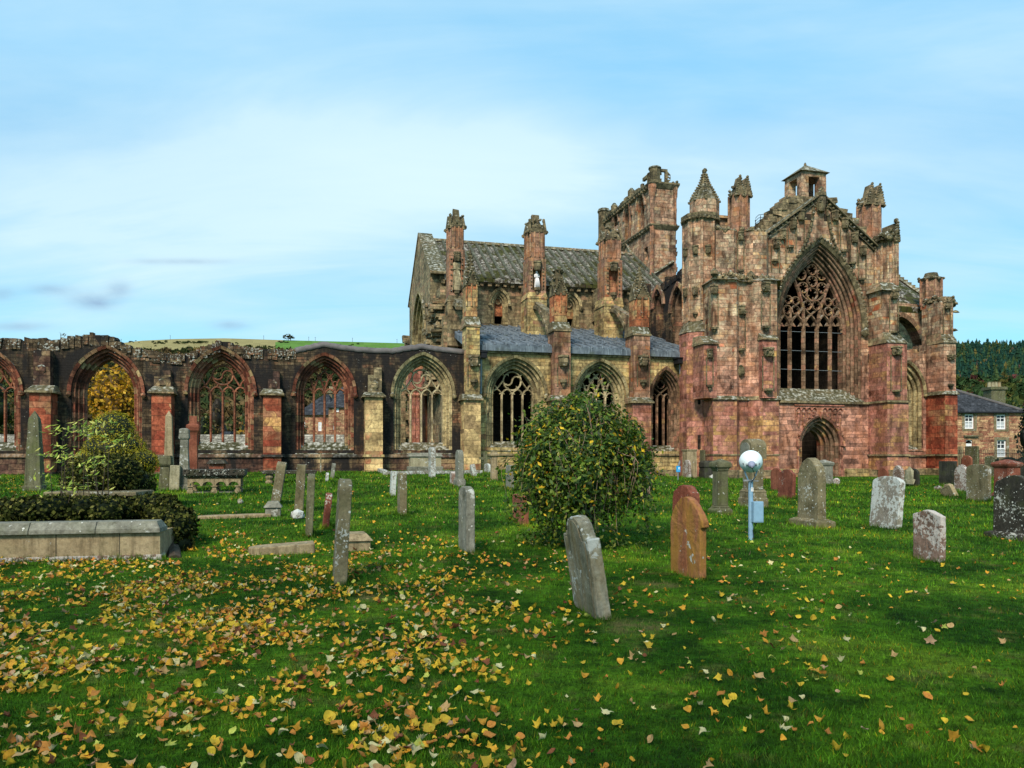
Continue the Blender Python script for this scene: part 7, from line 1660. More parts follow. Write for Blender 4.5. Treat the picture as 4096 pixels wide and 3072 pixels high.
def leafy_p(name, blobs, *a, **k):
    par = k.pop('parent'); L = par.location; bl = [((c[0]-L.x, c[1]-L.y, c[2]-L.z), r) for c, r in blobs]; return leafy(name, bl, *a, parent=par, **k)
IB = []
for k in range(34):
    x = random.uniform(-80, 640); IB.append(ell(x, 2048+random.uniform(-14, 18)-.02*x, 12.3+random.uniform(-.3, 1.2), random.uniform(40, 85), random.uniform(.35, .6), random.uniform(42, 66)))
for k in range(16):
    t = k/15; IB.append(ell(640+85*t+random.uniform(-14, 14), 2040+70*t+random.uniform(-12, 12), 12.7-1.2*t, random.uniform(32, 50), .4, random.uniform(50, 80)))
for k in range(5): IB.append(ell(700+random.uniform(-22, 40), 2130+k*14, 11.8-.12*k, 38-k*3, .3, 40))
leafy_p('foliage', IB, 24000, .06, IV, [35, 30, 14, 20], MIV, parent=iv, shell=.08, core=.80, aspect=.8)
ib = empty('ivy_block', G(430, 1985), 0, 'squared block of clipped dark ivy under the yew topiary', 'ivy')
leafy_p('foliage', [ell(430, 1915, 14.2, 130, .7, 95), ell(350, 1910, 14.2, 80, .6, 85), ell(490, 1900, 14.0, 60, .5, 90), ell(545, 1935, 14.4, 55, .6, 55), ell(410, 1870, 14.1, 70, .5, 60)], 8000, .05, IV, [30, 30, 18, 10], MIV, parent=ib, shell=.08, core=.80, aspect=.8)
sl3 = empty('ledger_slab', G(340, 2040), R_(4), 'flat dark tomb slab lying in the ivy of the enclosure', 'tomb'); L = sl3.location
pa_, pb_ = at(180, 1972, 13.2), at(540, 1958, 13.2); mb = MB(); mb.box((pa_.x-L.x, -.1, pa_.z-L.z-.06), (pb_.x-L.x, .7, pa_.z-L.z+.02)); mb.build('slab', MG['brown'], sl3, bevel=.02); sl3.location.y = 13.1
mb = MB(); mb.box((pa_.x-L.x+.15, .0, -.3), (pb_.x-L.x-.15, .6, pa_.z-L.z-.06)); mb.build('support', MG['black'], sl3)
st3 = MB(); st3.tube([G(672, 2130)+Vector((0, 0, .25)), G(690, 2195)+Vector((0, 0, .1)), G(700, 2232)+Vector((0, 0, -.05))], .07, 8, .10); props(st3.build('stump', bark), 'gnarled ivy stem leaning out beside the enclosure wall', 'stump')
yw = empty('yew_topiary', G(470, 1935), 0, 'domed golden green clipped yew with a sagging right shoulder, behind the enclosure', 'topiary')
YP = [(.34, .29, .012), (.52, .42, .02), (.16, .15, .012), (.05, .05, .01)]
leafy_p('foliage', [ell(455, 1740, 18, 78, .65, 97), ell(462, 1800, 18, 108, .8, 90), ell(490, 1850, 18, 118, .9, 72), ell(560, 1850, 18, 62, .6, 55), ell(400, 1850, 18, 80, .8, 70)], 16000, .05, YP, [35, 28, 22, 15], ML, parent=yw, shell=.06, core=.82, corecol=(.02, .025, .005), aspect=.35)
# leafy saplings rising out of the ivy
sp = empty('elder_sapling', G(330, 2030), 0, 'young sapling sprays with bright pointed leaves rising out of the ivy', 'sapling'); L = sp.location
twm = MB(); LP, LN = [], []
for (x0, y0, x1, y1, n_) in ((262, 1960, 255, 1725, 0), (250, 1720, 230, 1740, 60), (300, 1700, 320, 1735, 70), (350, 1730, 345, 1700, 40), (200, 1830, 215, 1800, 70), (160, 1980, 170, 1880, 50), (260, 1830, 290, 1800, 60), (330, 1850, 350, 1830, 60), (380, 1840, 400, 1850, 60), (440, 1760, 470, 1765, 60), (370, 1700, 400, 1690, 50), (380, 1950, 395, 1925, 40), (250, 1950, 262, 1935, 40), (420, 1720, 420, 1700, 30), (300, 1950, 330, 1940, 30), (250, 2070, 262, 2050, 16)):
    D = 12.3+random.uniform(-.4, .6); a, b = Vector(W(x0, y0, D))-L, Vector(W(x1, y1, D))-L
    foot = Vector((a.x*.7+b.x*.3+random.uniform(-.1, .1), a.y, Vector(W(x0, 1985, D)).z-L.z)); twm.tube([foot, (foot+a)/2+Vector((random.uniform(-.05, .05), 0, .02)), a, b], .007, 5, .003)
    for _ in range(int(n_*.45)): p = a.lerp(b, random.random())+Vector((random.gauss(0, .11), random.gauss(0, .1), random.gauss(0, .07))); LP.append(p); LN.append((0, -.4, .9))
V, Fa = leaves_at(np.array([tuple(p) for p in LP]), np.array(LN), .11, .3, .28, .4)
np_mesh('leaves', V, Fa, ML, sp, np.repeat(tints(len(LP), [(.20, .30, .03), (.40, .46, .06), (.58, .56, .14), (.08, .13, .015)], [30, 30, 14, 12]), 2, 0)); twm.build('twigs', bark, sp)

# ---------------------------------------------------------------- behind the wall: rubble wall, trees, houses, hills
MR = stone('pale_rubble_wall', [(.0, (.20, .18, .15)), (.5, (.40, .37, .32)), (1, (.55, .51, .45))], .28, .14, .5, streak=.2, lichen=.1, moss=.3, mortar=(.12, .10, .08))
mb = MB(); a, b = at(-100, 1738, 62), at(1500, 1738, 66); n = mb.add([(a.x, a.y, .4), (b.x, b.y, .4), (b.x, b.y+.6, .4), (a.x, a.y+.6, .4), (a.x, a.y, a.z), (b.x, b.y, b.z), (b.x, b.y+.6, b.z), (a.x, a.y+.6, a.z)])
for f in ((0, 1, 5, 4), (1, 2, 6, 5), (2, 3, 7, 6), (3, 0, 4, 7), (4, 5, 6, 7)): mb.face([n+i for i in f])
props(mb.build('rubble_wall', MR), 'pale rubble stone wall seen through the ruined arches', 'stone wall')
GOLD = [(.50, .26, .012), (.62, .36, .02), (.36, .17, .01), (.20, .10, .01)]
GRN = [(.05, .075, .015), (.09, .11, .02), (.14, .13, .02), (.03, .04, .01)]
BRN = [(.12, .075, .03), (.18, .10, .03), (.08, .06, .025), (.22, .13, .03)]
def bgtree(px, ptop, wpx, D, pal, w_, label, n=2600, size=.5, name='tree', base_y=None, group=None, cat='tree', lift=.3):
    zt = at(px, ptop, D).z; b = at(px, HY, D); r = wpx/F*D; H = zt-ZB; rz = H*(1-lift)/2
    cr = [((random.uniform(-.45, .45)*r, random.uniform(-.3, .3)*r, H-rz*random.uniform(.75, 1.35)), (r*random.uniform(.5, .7), r*.6, rz*random.uniform(.5, .75))) for _ in range(5)]+[((0, 0, H-rz*.55), (r*.55, r*.6, rz*.55)), ((0, 0, H-rz), (r*.7, r*.7, rz*.75))]
    return tree((b.x, D, ZB), H, cr, n, size, pal, w_, label, name, cat, group, trunk_r=max(.12, H*.02), clump=22, far=False, corecol=tuple(c*.25 for c in pal[0]))
tree((-5.0, -4.2, -.1), 12, [((0, 0, 8.5), (4.6, 4.0, 2.6)), ((-3.5, 1, 8), (3, 3, 2)), ((3.2, .5, 8.2), (3, 3, 2)), ((.5, 2.8, 8.4), (3, 2.4, 1.8)), ((6.0, -.5, 8.6), (2.4, 2.6, 1.6))], 5200, .42, GOLD, [35, 25, 25, 10], 'golden maple added out of view behind the viewpoint to shade the lawn and drop leaves', 'autumn_tree', trunk_r=.35, core=0)  # unseen tree, added for its soft shade on the foreground grass
bgtree(455, 1462, 130, 82, GOLD, [35, 25, 25, 10], 'large golden yellow autumn tree framed by the open arch', 9000, .42, 'autumn_tree', group='trees beyond the ruined wall')
bgtree(600, 1560, 70, 78, GOLD, [30, 10, 30, 30], 'small orange tree at the right side of the golden tree', 1200, .4, 'autumn_tree', group='trees beyond the ruined wall')
bgtree(-10, 1500, 110, 70, GRN, [30, 20, 35, 20], 'thin olive tree filling the leftmost arch', 2600, .3, group='trees beyond the ruined wall')
bgtree(150, 1560, 90, 74, BRN, [30, 20, 25, 20], 'brown half-bare tree behind the left buttresses', 1500, .4, group='trees beyond the ruined wall')
bgtree(815, 1640, 45, 72, GRN, [20, 30, 45, 5], 'yellow-green shrub behind the pale wall in the third arch', 1300, .32, 'bush', group='trees beyond the ruined wall', lift=.05)
bgtree(1000, 1600, 60, 86, GRN, [40, 20, 10, 30], 'dark green tree at the right side of the third arch', 1500, .4, group='trees beyond the ruined wall', lift=.05)
bgtree(985, 1680, 34, 72, GOLD, [20, 5, 40, 30], 'low russet bush behind the pale wall in the third arch', 900, .3, 'bush', group='trees beyond the ruined wall', lift=.05)
bgtree(870, 1560, 60, 120, BRN, [30, 20, 25, 20], 'reddish brown bare tree far behind the third arch', 1500, .5, group='trees beyond the ruined wall', lift=.05)
bgtree(750, 1600, 60, 100, BRN, [30, 30, 20, 15], 'brown tree far behind the red buttress', 1200, .5, group='trees beyond the ruined wall', lift=.05)
bgtree(1185, 1580, 75, 130, BRN, [20, 40, 20, 25], 'orange brown tree left of the slate-roofed house', 1700, .55, group='trees beyond the ruined wall', lift=.05)
bgtree(1215, 1680, 26, 70, GRN, [30, 0, 0, 40], 'dark conifer bush in front of the slate-roofed house', 900, .25, 'bush', group='trees beyond the ruined wall', lift=.02)
bgtree(4060, 1595, 62, 110, GRN, [10, 30, 55, 5], 'yellow-green tree right of the tall chimney', 2200, .42, group='trees beyond the ruined wall', lift=.05)
bgtree(4112, 1600, 40, 64, [(.012, .02, .010), (.02, .03, .012)], [50, 50], 'dark evergreen at the right edge beside the house', 1900, .3, 'evergreen', group='trees beyond the ruined wall', lift=.05)
bgtree(3985, 1830, 17, 50, [(.012, .03, .014), (.03, .055, .02)], [50, 50], 'little pointed conifer in front of the railings', 500, .13, 'bush', cat='bush', lift=.02)
SLATE = stone('grey_slates', [(.0, (.028, .030, .034)), (.5, (.052, .055, .062)), (1, (.085, .088, .095))], .35, .22, .4, streak=.3, lichen=.1, moss=0, mortar=(.02, .02, .025))
HOUSE = stone('house_rubble', [(.0, (.22, .09, .05)), (.25, (.34, .14, .08)), (.5, (.42, .24, .13)), (.7, (.50, .33, .17)), (.85, (.30, .10, .06)), (1, (.46, .36, .22))], .55, .17, .4, streak=.15, lichen=0, moss=0, mortar=(.22, .16, .11), rnd=.95)
GLASS = plain('dark_window_glass', (.03, .035, .04), .15, .2); WHITE = plain('white_paint', (.78, .78, .78), .5, .05); NET = plain('net_curtain', (.45, .48, .50), .8, .1)
def sash(parent, x0, x1, z0, z1, y, cols=2, rows=4, net=True):
    mb = MB(); w_ = x1-x0; h = z1-z0; mb.slab([(x0, z0), (x0, z1), (x1, z1), (x1, z0)], [[(x0+.12, z0+.12), (x0+.12, z1-.12), (x1-.12, z1-.12), (x1-.12, z0+.12)]], y-.06, y+.04)
    for i in range(1, cols): mb.box((x0+w_*i/cols-.03, y-.045, z0+.1), (x0+w_*i/cols+.03, y+.02, z1-.1))
    for i in range(1, rows): t = .05 if i == rows/2 else .03; mb.box((x0+.1, y-.048, z0+h*i/rows-t), (x1-.1, y+.018, z0+h*i/rows+t))
    f = mb.build('window', WHITE, parent); mb = MB(); mb.box((x0+.1, y+.021, z0+.1), (x1-.1, y+.035, z1-.1)); mb.build('pane', GLASS, f)
    if net: mb = MB(); mb.box((x0+.13, y+.004, z0+.13), (x1-.13, y+.0165, z0+h*.5)); mb.build('curtain', NET, f)
D = 78.0; k_ = D/F
hx = lambda px: (px-CX)*k_; hz = lambda py: CH+(HY-py)*k_
hs_ = empty('stone_house', (hx(3950), D, ZB), 0, 'two-storey red rubble house with white sash windows and slate roof behind the railings', 'house')
o3 = lambda px: hx(px)-hx(3950); oz = lambda py: hz(py)-ZB
x0, x1, xw = o3(3640), o3(4093), [(3859, 3896, 1657, 1715), (3986, 4024, 1658, 1717), (3988, 4025, 1760, 1828)]
door = (3864, 3890, 1760, 1850)
hls = [[(o3(a), oz(d)), (o3(a), oz(c)), (o3(b), oz(c)), (o3(b), oz(d))] for a, b, c, d in xw+[door]]
mb = MB(); mb.slab([(x0, -.5), (x0, oz(1648)), (x1, oz(1648)), (x1, -.5)], hls, 0, .5); mb.box((x0, .501, -.5), (x1, 9, oz(1648)-.01)) if False else None
mb.box((x1-.5, .5, -.5), (x1, 9, oz(1648))); mb.box((x0, .5, -.5), (x0+.5, 9, oz(1648))); mb.build('wall', HOUSE, hs_)
for a, b, c, d in xw: sash(hs_, o3(a), o3(b), oz(d), oz(c), .18)
mb = MB(); mb.box((o3(3864), .15, -.3), (o3(3890), .2, oz(1774))); mb.build('door', WHITE, hs_)
mb = MB(); mb.slab([(o3(3864), oz(1774)), (o3(3864), oz(1760)), (o3(3890), oz(1760)), (o3(3890), oz(1774))], [[(o3(3877)+.55*math.cos(t)*.6, oz(1773)+.55*math.sin(t)*.5) for t in [i*math.pi/8 for i in range(9)]]], .12, .18); mb.build('fanlight', WHITE, hs_)
mb = MB(); mb.box((o3(3853), -.25, oz(1746)), (o3(3912), .0, oz(1741))); mb.box((o3(3855), -.12, oz(1751)), (o3(3910), .0, oz(1746))); mb.build('door_hood', MG['brown'], hs_)
mb = MB()
for a, b, c, d in xw: mb.box((o3(a)-.25, -.03, oz(d)-.22), (o3(b)+.25, .05, oz(d)-.002)); mb.box((o3(a)-.28, -.02, oz(d)), (o3(a)-.002, .04, oz(c)+.28)); mb.box((o3(b)+.002, -.02, oz(d)), (o3(b)+.28, .04, oz(c)+.28)); mb.box((o3(a)-.002, -.02, oz(c)+.002), (o3(b)+.002, .04, oz(c)+.28))
mb.build('window_surround', MG['brown'], hs_)
zr = oz(1500); xr0 = o3(3770); n_ = None
mb = MB(); e = .25; zb_ = oz(1648); P8 = [(x0-e, -e, zb_), (x1+e, -e, zb_), (x1+e, 9+e, zb_), (x0-e, 9+e, zb_), (xr0-3, 4.5, zr), (xr0, 4.5, zr)]; n = mb.add(P8)
for f in ((0, 1, 5, 4), (1, 2, 5), (2, 3, 4, 5), (3, 0, 4), (3, 2, 1, 0)): mb.face([n+i for i in f])
rfh = mb.build('roof', SLATE, hs_); mb = MB(); mb.tube([(x1+e, -e, zb_+.05), (xr0, 4.5, zr+.05)], .13, 5); mb.build('hip_tiles', M['cap'], rfh)
mb = MB(); mb.box((x0-e, -e-.1, zb_-.12), (x1+e, -e+.02, zb_+.02)); mb.build('gutter', M['iron'], rfh)
def chimney(par, xa, xb, yb, yt, y0, y1, ox, ozf, mat, pots):
    mb = MB(); mb.box((ox(xa), y0, ozf(yb)), (ox(xb), y1, ozf(yt))); mb.box((ox(xa)-.15, y0-.15, ozf(yt)), (ox(xb)+.15, y1+.15, ozf(yt)+.3)); c_ = mb.build('chimney', mat, par)
    for i in range(pots): mb = MB(); x = ox(xa)+(ox(xb)-ox(xa))*(i+.6)/(pots+.2); mb.lathe(x, (y0+y1)/2, [(.2, ozf(yt)+.3), (.16, ozf(yt)+.8), (.2, ozf(yt)+.9)], 10); mb.build('chimney_pot', MG['cream'] if i < pots-1 else MG['sand'], c_)
chimney(hs_, 3966, 4022, 1640, 1558, 6.5, 8.0, lambda p: (p-CX)*84.5/F-hx(3950), lambda p: CH+(HY-p)*84.5/F-ZB, MG['green'], 4)
bh = empty('slate_outbuilding', (hx(4110), D+9, ZB), 0, 'slate-roofed building just visible behind the right end of the house', 'house'); mb = MB(); mb.box((-4, 0, -.3), (4, 5, hz(1646)-ZB)); mb.build('wall', HOUSE, bh)
mb = MB(); z8 = hz(1640)-ZB; n = mb.add([(-4.2, -.2, z8), (4.2, -.2, z8), (4.2, 5, z8), (-4.2, 5, z8), (-4.2, 2.5, z8+1.1), (4.2, 2.5, z8+1.1)])
for f in ((0, 1, 5, 4), (2, 3, 4, 5), (0, 4, 3), (1, 2, 5), (0, 3, 2, 1)): mb.face([n+i for i in f])
mb.build('roof', SLATE, bh)
# second house in the fourth arch
D = 88.0; k_ = D/F; X0 = (1270-CX)*k_
h2 = empty('slate_roofed_house', (X0, D, ZB), 0, 'sandstone house with a hipped slate roof and tall wing seen through the fourth arch', 'house')
o3 = lambda px: (px-CX)*k_-X0; oz = lambda py: CH+(HY-py)*k_-ZB
ws = [(1203, 1220, 1687, 1711), (1273, 1286, 1688, 1724)]
mb = MB(); mb.slab([(o3(1185), -.5), (o3(1185), oz(1657)), (o3(1326), oz(1657)), (o3(1326), -.5)], [[(o3(a), oz(d)), (o3(a), oz(c)), (o3(b), oz(c)), (o3(b), oz(d))] for a, b, c, d in ws], 0, .4); mb.box((o3(1326)-.4, .4, -.5), (o3(1326), 8, oz(1657))); mb.box((o3(1185), .4, -.5), (o3(1185)+.4, 8, oz(1657))); mb.build('wall', HOUSE, h2)
for a, b, c, d in ws: sash(h2, o3(a), o3(b), oz(d), oz(c), .1, 3, 6, False)
mb = MB(); n = mb.add([(o3(1180), -.3, oz(1660)), (o3(1336), -.3, oz(1660)), (o3(1336), 8.3, oz(1660)), (o3(1180), 8.3, oz(1660)), (o3(1262), 4, oz(1566)), (o3(1282), 4, oz(1566))])
for f in ((0, 1, 5, 4), (1, 2, 5), (2, 3, 4, 5), (3, 0, 4), (3, 2, 1, 0)): mb.face([n+i for i in f])
mb.build('roof', SLATE, h2)
ws = [(1357, 1367, 1635, 1651), (1346, 1354, 1705, 1721)]
mb = MB(); mb.slab([(o3(1327), -.5), (o3(1327), oz(1632)), (o3(1450), oz(1632)), (o3(1450), -.5)], [[(o3(a), oz(d)), (o3(a), oz(c)), (o3(b), oz(c)), (o3(b), oz(d))] for a, b, c, d in ws], -1.5, -1.1); mb.box((o3(1327), -1.1, -.5), (o3(1327)+.4, 8, oz(1632))); wing = mb.build('wing_wall', HOUSE, h2)
for a, b, c, d in ws: sash(h2, o3(a), o3(b), oz(d), oz(c), -1.4, 2, 4, False)
mb = MB(); n = mb.add([(o3(1322), -1.8, oz(1634)), (o3(1460), -1.8, oz(1634)), (o3(1460), 8, oz(1634)), (o3(1322), 8, oz(1634)), (o3(1352), 3, oz(1530)), (o3(1430), 3, oz(1530))])
for f in ((0, 1, 5, 4), (1, 2, 5), (2, 3, 4, 5), (3, 0, 4), (3, 2, 1, 0)): mb.face([n+i for i in f])
mb.build('wing_roof', SLATE, h2)
chimney(h2, 1312, 1328, 1640, 1572, 6, 7.5, lambda p: (p-CX)*94/F-X0, lambda p: CH+(HY-p)*94/F-ZB, MG['brown'], 2)
P = at(898, HY, 100); sh_ = empty('white_cottage', (P.x, 100, ZB), 0, 'tiny white cottage with a blue-grey roof above the pale wall', 'house'); k_ = 100/F
mb = MB(); mb.box((-14*k_, 0, -.3), (14*k_, 3, 118*k_)); mb.build('wall', WHITE, sh_); mb = MB(); mb.frustum([(-24*k_, -.5), (20*k_, -.5), (20*k_, 3.5), (-24*k_, 3.5)], 112*k_, [(-20*k_, 1), (16*k_, 1), (16*k_, 2), (-20*k_, 2)], 134*k_); mb.build('roof', SLATE, sh_)
# iron railings at the right
fc = empty('iron_railings', at(3960, HY, 58)-Vector((0, 0, CH-ZB)), R_(3), 'black iron spiked railings in front of the right-hand house', 'railings'); L = 0
a = (3800-3960)/F*58; b = (4200-3960)/F*58; H = (HY-1804)/F*58+CH-ZB; mb = MB(); x = a
while x < b: mb.box((x-.012, -.012, 0), (x+.012, .012, H)); mb.lump((x, 0, H+.04), (.03, .03, .08), .1); x += .155
mb.build('bars', M['iron'], fc); mb = MB(); mb.box((a, -.02, H-.18), (b, .02, H-.14)); mb.box((a, -.02, .15), (b, .02, .19)); mb.build('rail', M['iron'], fc)
hd = empty('hedge', at(4070, HY, 61)-Vector((0, 0, CH-ZB)), 0, 'dark clipped hedge behind the iron railings', 'hedge'); leafy('foliage', [((x_, 0, .45), (.8, .4, .55)) for x_ in (-.6, .5, 1.6, 2.8)], 2600, .11, [(.02, .035, .012), (.04, .05, .015)], [60, 40], ML, hd, core=.9)

# hills
def hill(name, D0, D1, sky, cols_px, colour, ny=40, power=1.25, nx=None):
    pxs = np.linspace(*cols_px, 150); ts = np.linspace(0, 1, ny); V, C = [], []
    sk = np.interp(pxs, [p for p, _ in sky], [q for _, q in sky])
    for t in ts:
        Dd = D0+(D1-D0)*t
        for p, y in zip(pxs, sk):
            zt = CH+(HY-y)/F*D1; z = ZB-.4+(zt-ZB)*(t**power) + (0 if t > .97 else 3*math.sin(p*.011+t*9)*t*(1-t)*4); V.append(((p-CX)/F*Dd, Dd, z))
    nxp = len(pxs)
    for q_ in range(1, 5):   # far side of the crest falls away again
        for p, y in zip(pxs, sk): zt = CH+(HY-y)/F*D1; V.append(((p-CX)/F*(D1+q_*80), D1+q_*80, zt-6*q_**1.5))
    nyt = ny+4; i = np.arange(nxp-1)[None, :]+nxp*np.arange(nyt-1)[:, None]; Fq = np.stack([i, i+1, i+nxp+1, i+nxp], -1).reshape(-1, 4); V = np.array(V)
    cen = V[Fq].mean(1); o = np_mesh(name, V, Fq, MFAR, None, np.array([colour(*c) for c in cen]), smooth=True); props(o, kind='structure'); return o
def hc(x, y, z):
    px_ = CX+F*x/y; py_ = HY-F*(z-CH)/y; r = random.uniform(.9, 1.1)
    if px_ < 1125-(py_-1360)*.9: c = (.26, .22, .10)
    else: c = (.10, .19, .045)
    if py_ > 1430: c = (.05, .055, .022)
    return tuple(q_*r for q_ in c)
hill('left_hill', 200, 1200, [(-600, 1390), (0, 1382), (480, 1372), (560, 1362), (700, 1355), (900, 1352), (1150, 1360), (1400, 1366), (1620, 1372), (2200, 1400), (3000, 1480), (3700, 1600)], (-700, 3700), hc)
hill('wooded_hill', 190, 700, [(2900, 1620), (3400, 1440), (3700, 1402), (3840, 1396), (3960, 1392), (4096, 1402), (4400, 1430), (4800, 1500)], (2900, 4900), lambda x, y, z: (.02, .035, .015))
# woods as far-off masses
def woods(name, label, pts, pal, w_, kind='cone'):
    vs, fs, cs, o = [], [], [], 0
    for (x, y, z, h, r) in pts:
        c = np.array(pal[rng.choice(len(pal), p=np.array(w_)/sum(w_))])*random.uniform(.7, 1.3)
        sc_ = random.uniform(.6, 1.25); h = h*random.uniform(.7, 1.15)
        if kind == 'cone':
            for tier in range(4):
                nn = 7; z0_ = z+h*(.10+.22*tier); z1_ = z0_+h*.34; rr_ = r*(1-.22*tier)*sc_
                for i in range(nn): a = 6.283*i/nn+tier; q_ = rr_*random.uniform(.7, 1.25); vs.append((x+q_*math.cos(a), y+q_*math.sin(a), z0_+random.uniform(-.05, .05)*h))
                vs.append((x, y, min(z1_, z+h)))
                for i in range(nn): fs.append((o+i, o+(i+1) % nn, o+nn)); cs.append(c*random.uniform(.55, 1.3))
                o += nn+1
        else:
            for j in range(2):
                cx_, cy_, cz_ = x+random.uniform(-.5, .5)*r, y+random.uniform(-.5, .5)*r, z+h*.6+random.uniform(-.15, .2)*h
                for k in range(44):
                    d_ = sphere_dirs(1)[0]; d_[2] = abs(d_[2])*.9-.15; p = np.array((cx_, cy_, cz_))+d_*np.array((r*.7, r*.7, h*.38)); s1 = r*.17; a1, a2 = rng.normal(size=3)*s1, rng.normal(size=3)*s1
                    vs += [p-a1, p+a1*.7+a2, p-a2*.8+a1*.3]; fs.append((o, o+1, o+2)); cs.append(c*random.uniform(.6, 1.35)); o += 3
    ob = np_mesh(name, np.array(vs), np.array(fs), MFAR, None, np.array(cs)); props(ob, label, 'woodland', kind='stuff')
def hz_at(px_, t, D0, D1, sky, power=1.25): y_ = np.interp(px_, [p for p, _ in sky], [q for _, q in sky]); zt = CH+(HY-y_)/F*D1; Dd = D0+(D1-D0)*t; return ((px_-CX)/F*Dd, Dd, ZB-.4+(zt-ZB)*t**power)
SK2 = [(2900, 1620), (3400, 1440), (3700, 1402), (3840, 1396), (3960, 1392), (4096, 1402), (4400, 1430), (4800, 1500)]
pts = []
for _ in range(5200): t = random.random()**.7*.62+.38; x, y, z = hz_at(random.uniform(3700, 4300), t, 190, 700, SK2); k_ = random.choice((.6, .8, 1, 1, 1.3)); pts.append((x, y, z-1, random.uniform(5, 10)*k_, random.uniform(1.6, 3)*k_))
woods('conifer_wood', 'dense dark conifer forest covering the hill at the right', pts, [(.012, .036, .026), (.018, .045, .025), (.035, .055, .02), (.09, .075, .022), (.07, .04, .03)], [42, 35, 14, 6, 2])
pts = []
for _ in range(900): t = random.uniform(.03, .42); x, y, z = hz_at(random.uniform(3700, 4300), t, 190, 700, SK2); pts.append((x, y, z-1, random.uniform(8, 12), random.uniform(3.5, 6)))
woods('broadleaf_wood', 'mixed broadleaf trees along the foot of the right-hand hill', pts, [(.03, .055, .02), (.06, .075, .02), (.10, .085, .025), (.10, .035, .03)], [35, 30, 15, 5], 'ball')
SK1 = [(-600, 1390), (0, 1382), (480, 1372), (560, 1362), (700, 1355), (900, 1352), (1150, 1360), (1400, 1366), (1620, 1372), (2200, 1400)]
pts = []
for _ in range(2600): t = random.random()**.8*.70+.02; x, y, z = hz_at(random.uniform(-200, 1900), t, 200, 1200, SK1); pts.append((x, y, z-1, random.uniform(8, 14), random.uniform(5, 9)))
woods('hillside_wood', 'brown and green autumn woodland on the lower slope of the left hill', pts, [(.045, .055, .02), (.08, .055, .025), (.11, .07, .03), (.13, .095, .03), (.03, .045, .018)], [30, 25, 18, 8, 25], 'ball')
pts = []
for px_, py_, n_ in ((640, 1374, 30), (760, 1373, 46), (940, 1376, 8), (1390, 1385, 14), (600, 1390, 6), (800, 1372, 20), (1085, 1392, 30), (1130, 1372, 18), (530, 1371, 8)):
    for _ in range(int(n_*.8)):
        pp_ = px_+random.gauss(0, 34 if n_ > 40 else 16); yy = py_+random.gauss(0, 2.2); t = 1.0
        for tt in np.linspace(.5, 1, 60):
            x, y, z = hz_at(pp_, tt, 200, 1200, SK1)
            if HY-F*(z-CH)/y < yy: t = tt; break
        pts.append((x, y, z-.5, random.uniform(1.5, 3), random.uniform(1.2, 2.6)))
woods('gorse_scrub', 'dark gorse patches and hedge on the open fields of the left hill', pts, [(.03, .045, .018), (.05, .065, .02)], [60, 40], 'ball')
pole_m = plain('pole_wood', (.05, .04, .035), .9, .2)
for i, (px_, py_) in enumerate(((485, 1371), (681, 1356), (1055, 1357), (1235, 1362), (1261, 1363), (1410, 1366), (1588, 1371))):
    b = at(px_, py_+4, 1200); mb = MB(); mb.lathe(0, 0, [(.28, 0), (.22, 7.5)], 5); mb.box((-1, -.1, 6.6), (1, .1, 6.8)); o = mb.build('utility_pole', pole_m, None, loc=b)
    props(o, ['thin pole on the skyline left of the hill brow', 'thin pole on the skyline above the open arch', 'thin pole on the skyline above the third red buttress', 'left pole of a close pair on the skyline', 'right pole of a close pair on the skyline', 'thin pole on the skyline between fourth and fifth arches', 'thin pole on the skyline nearest the abbey gable'][i], 'pole', 'utility poles along the hill skyline')
for px_, r_, lb in ((1153, 22, 'bushy lone tree on the skyline at the field boundary'), (243, 12, 'little bare tree growing on the ruined wall head')):
    if px_ > 1000: bgt = at(px_, 1362, 1190); tree(bgt, 9, [((0, 0, 6), (8, 5, 4)), ((5, 0, 4.5), (5, 4, 3))], 500, 2.2, [(.04, .05, .02), (.06, .055, .03)], [50, 50], lb, 'tree', far=True, core=.4, trunk_r=.5)
    else:
        u, z = Q(px_, 1358, VA+.4); x, y = B2W(u, VA+.4); t_ = tree((x, y, z), .5, [((0, 0, .3), (.18, .15, .16)), ((.1, 0, .25), (.15, .12, .12))], 160, .05, [(.10, .09, .06), (.14, .12, .08)], [50, 50], lb, 'shrub', 'shrub', core=0, trunk_r=.015)
# ---------------------------------------------------------------- fallen leaves
def leaf_outline(kind):
    if kind == 'maple':
        pts = []
        for a, r in ((-90, .12), (-60, .34), (-35, .62), (-20, .40), (0, .50), (18, .85), (30, .60), (45, .55), (62, .62), (78, .75), (90, 1.0), (102, .75), (118, .62), (135, .55), (150, .60), (162, .85), (180, .50), (200, .40), (215, .62), (240, .34)): pts.append((r*math.cos(R_(a))*.55, r*math.sin(R_(a))*.55))
        return pts
    if kind == 'oval': return [(.30*math.cos(t)*(1-.15*math.sin(t)), .46*math.sin(t)) for t in [2*math.pi*i/12 for i in range(12)]]
    return [(.40*math.cos(t)*(1-.2*math.sin(t)), .42*math.sin(t)+.05) for t in [2*math.pi*i/12 for i in range(12)]]
def leaf_geo(kind, curl, fold):
    """outline with a raised inner ring, curled along its length and folded on the midrib"""
    o = leaf_outline(kind); n = len(o); inner = [(x*.5, y*.5) for x, y in o]; P = o+inner+[(0, 0)]
    def zf(x, y): return curl*(y*y*1.2-.05)+fold*abs(x)*.8+.06*math.sin(7*x+5*y)
    V = [(x*(1-.25*abs(fold)), y*(1-.3*abs(curl)), zf(x, y)) for x, y in P]
    Fa = []
    for i in range(n): j = (i+1) % n; Fa += [(i, j, n+j), (i, n+j, n+i), (n+i, n+j, 2*n)]
    return np.array(V), np.array(Fa)
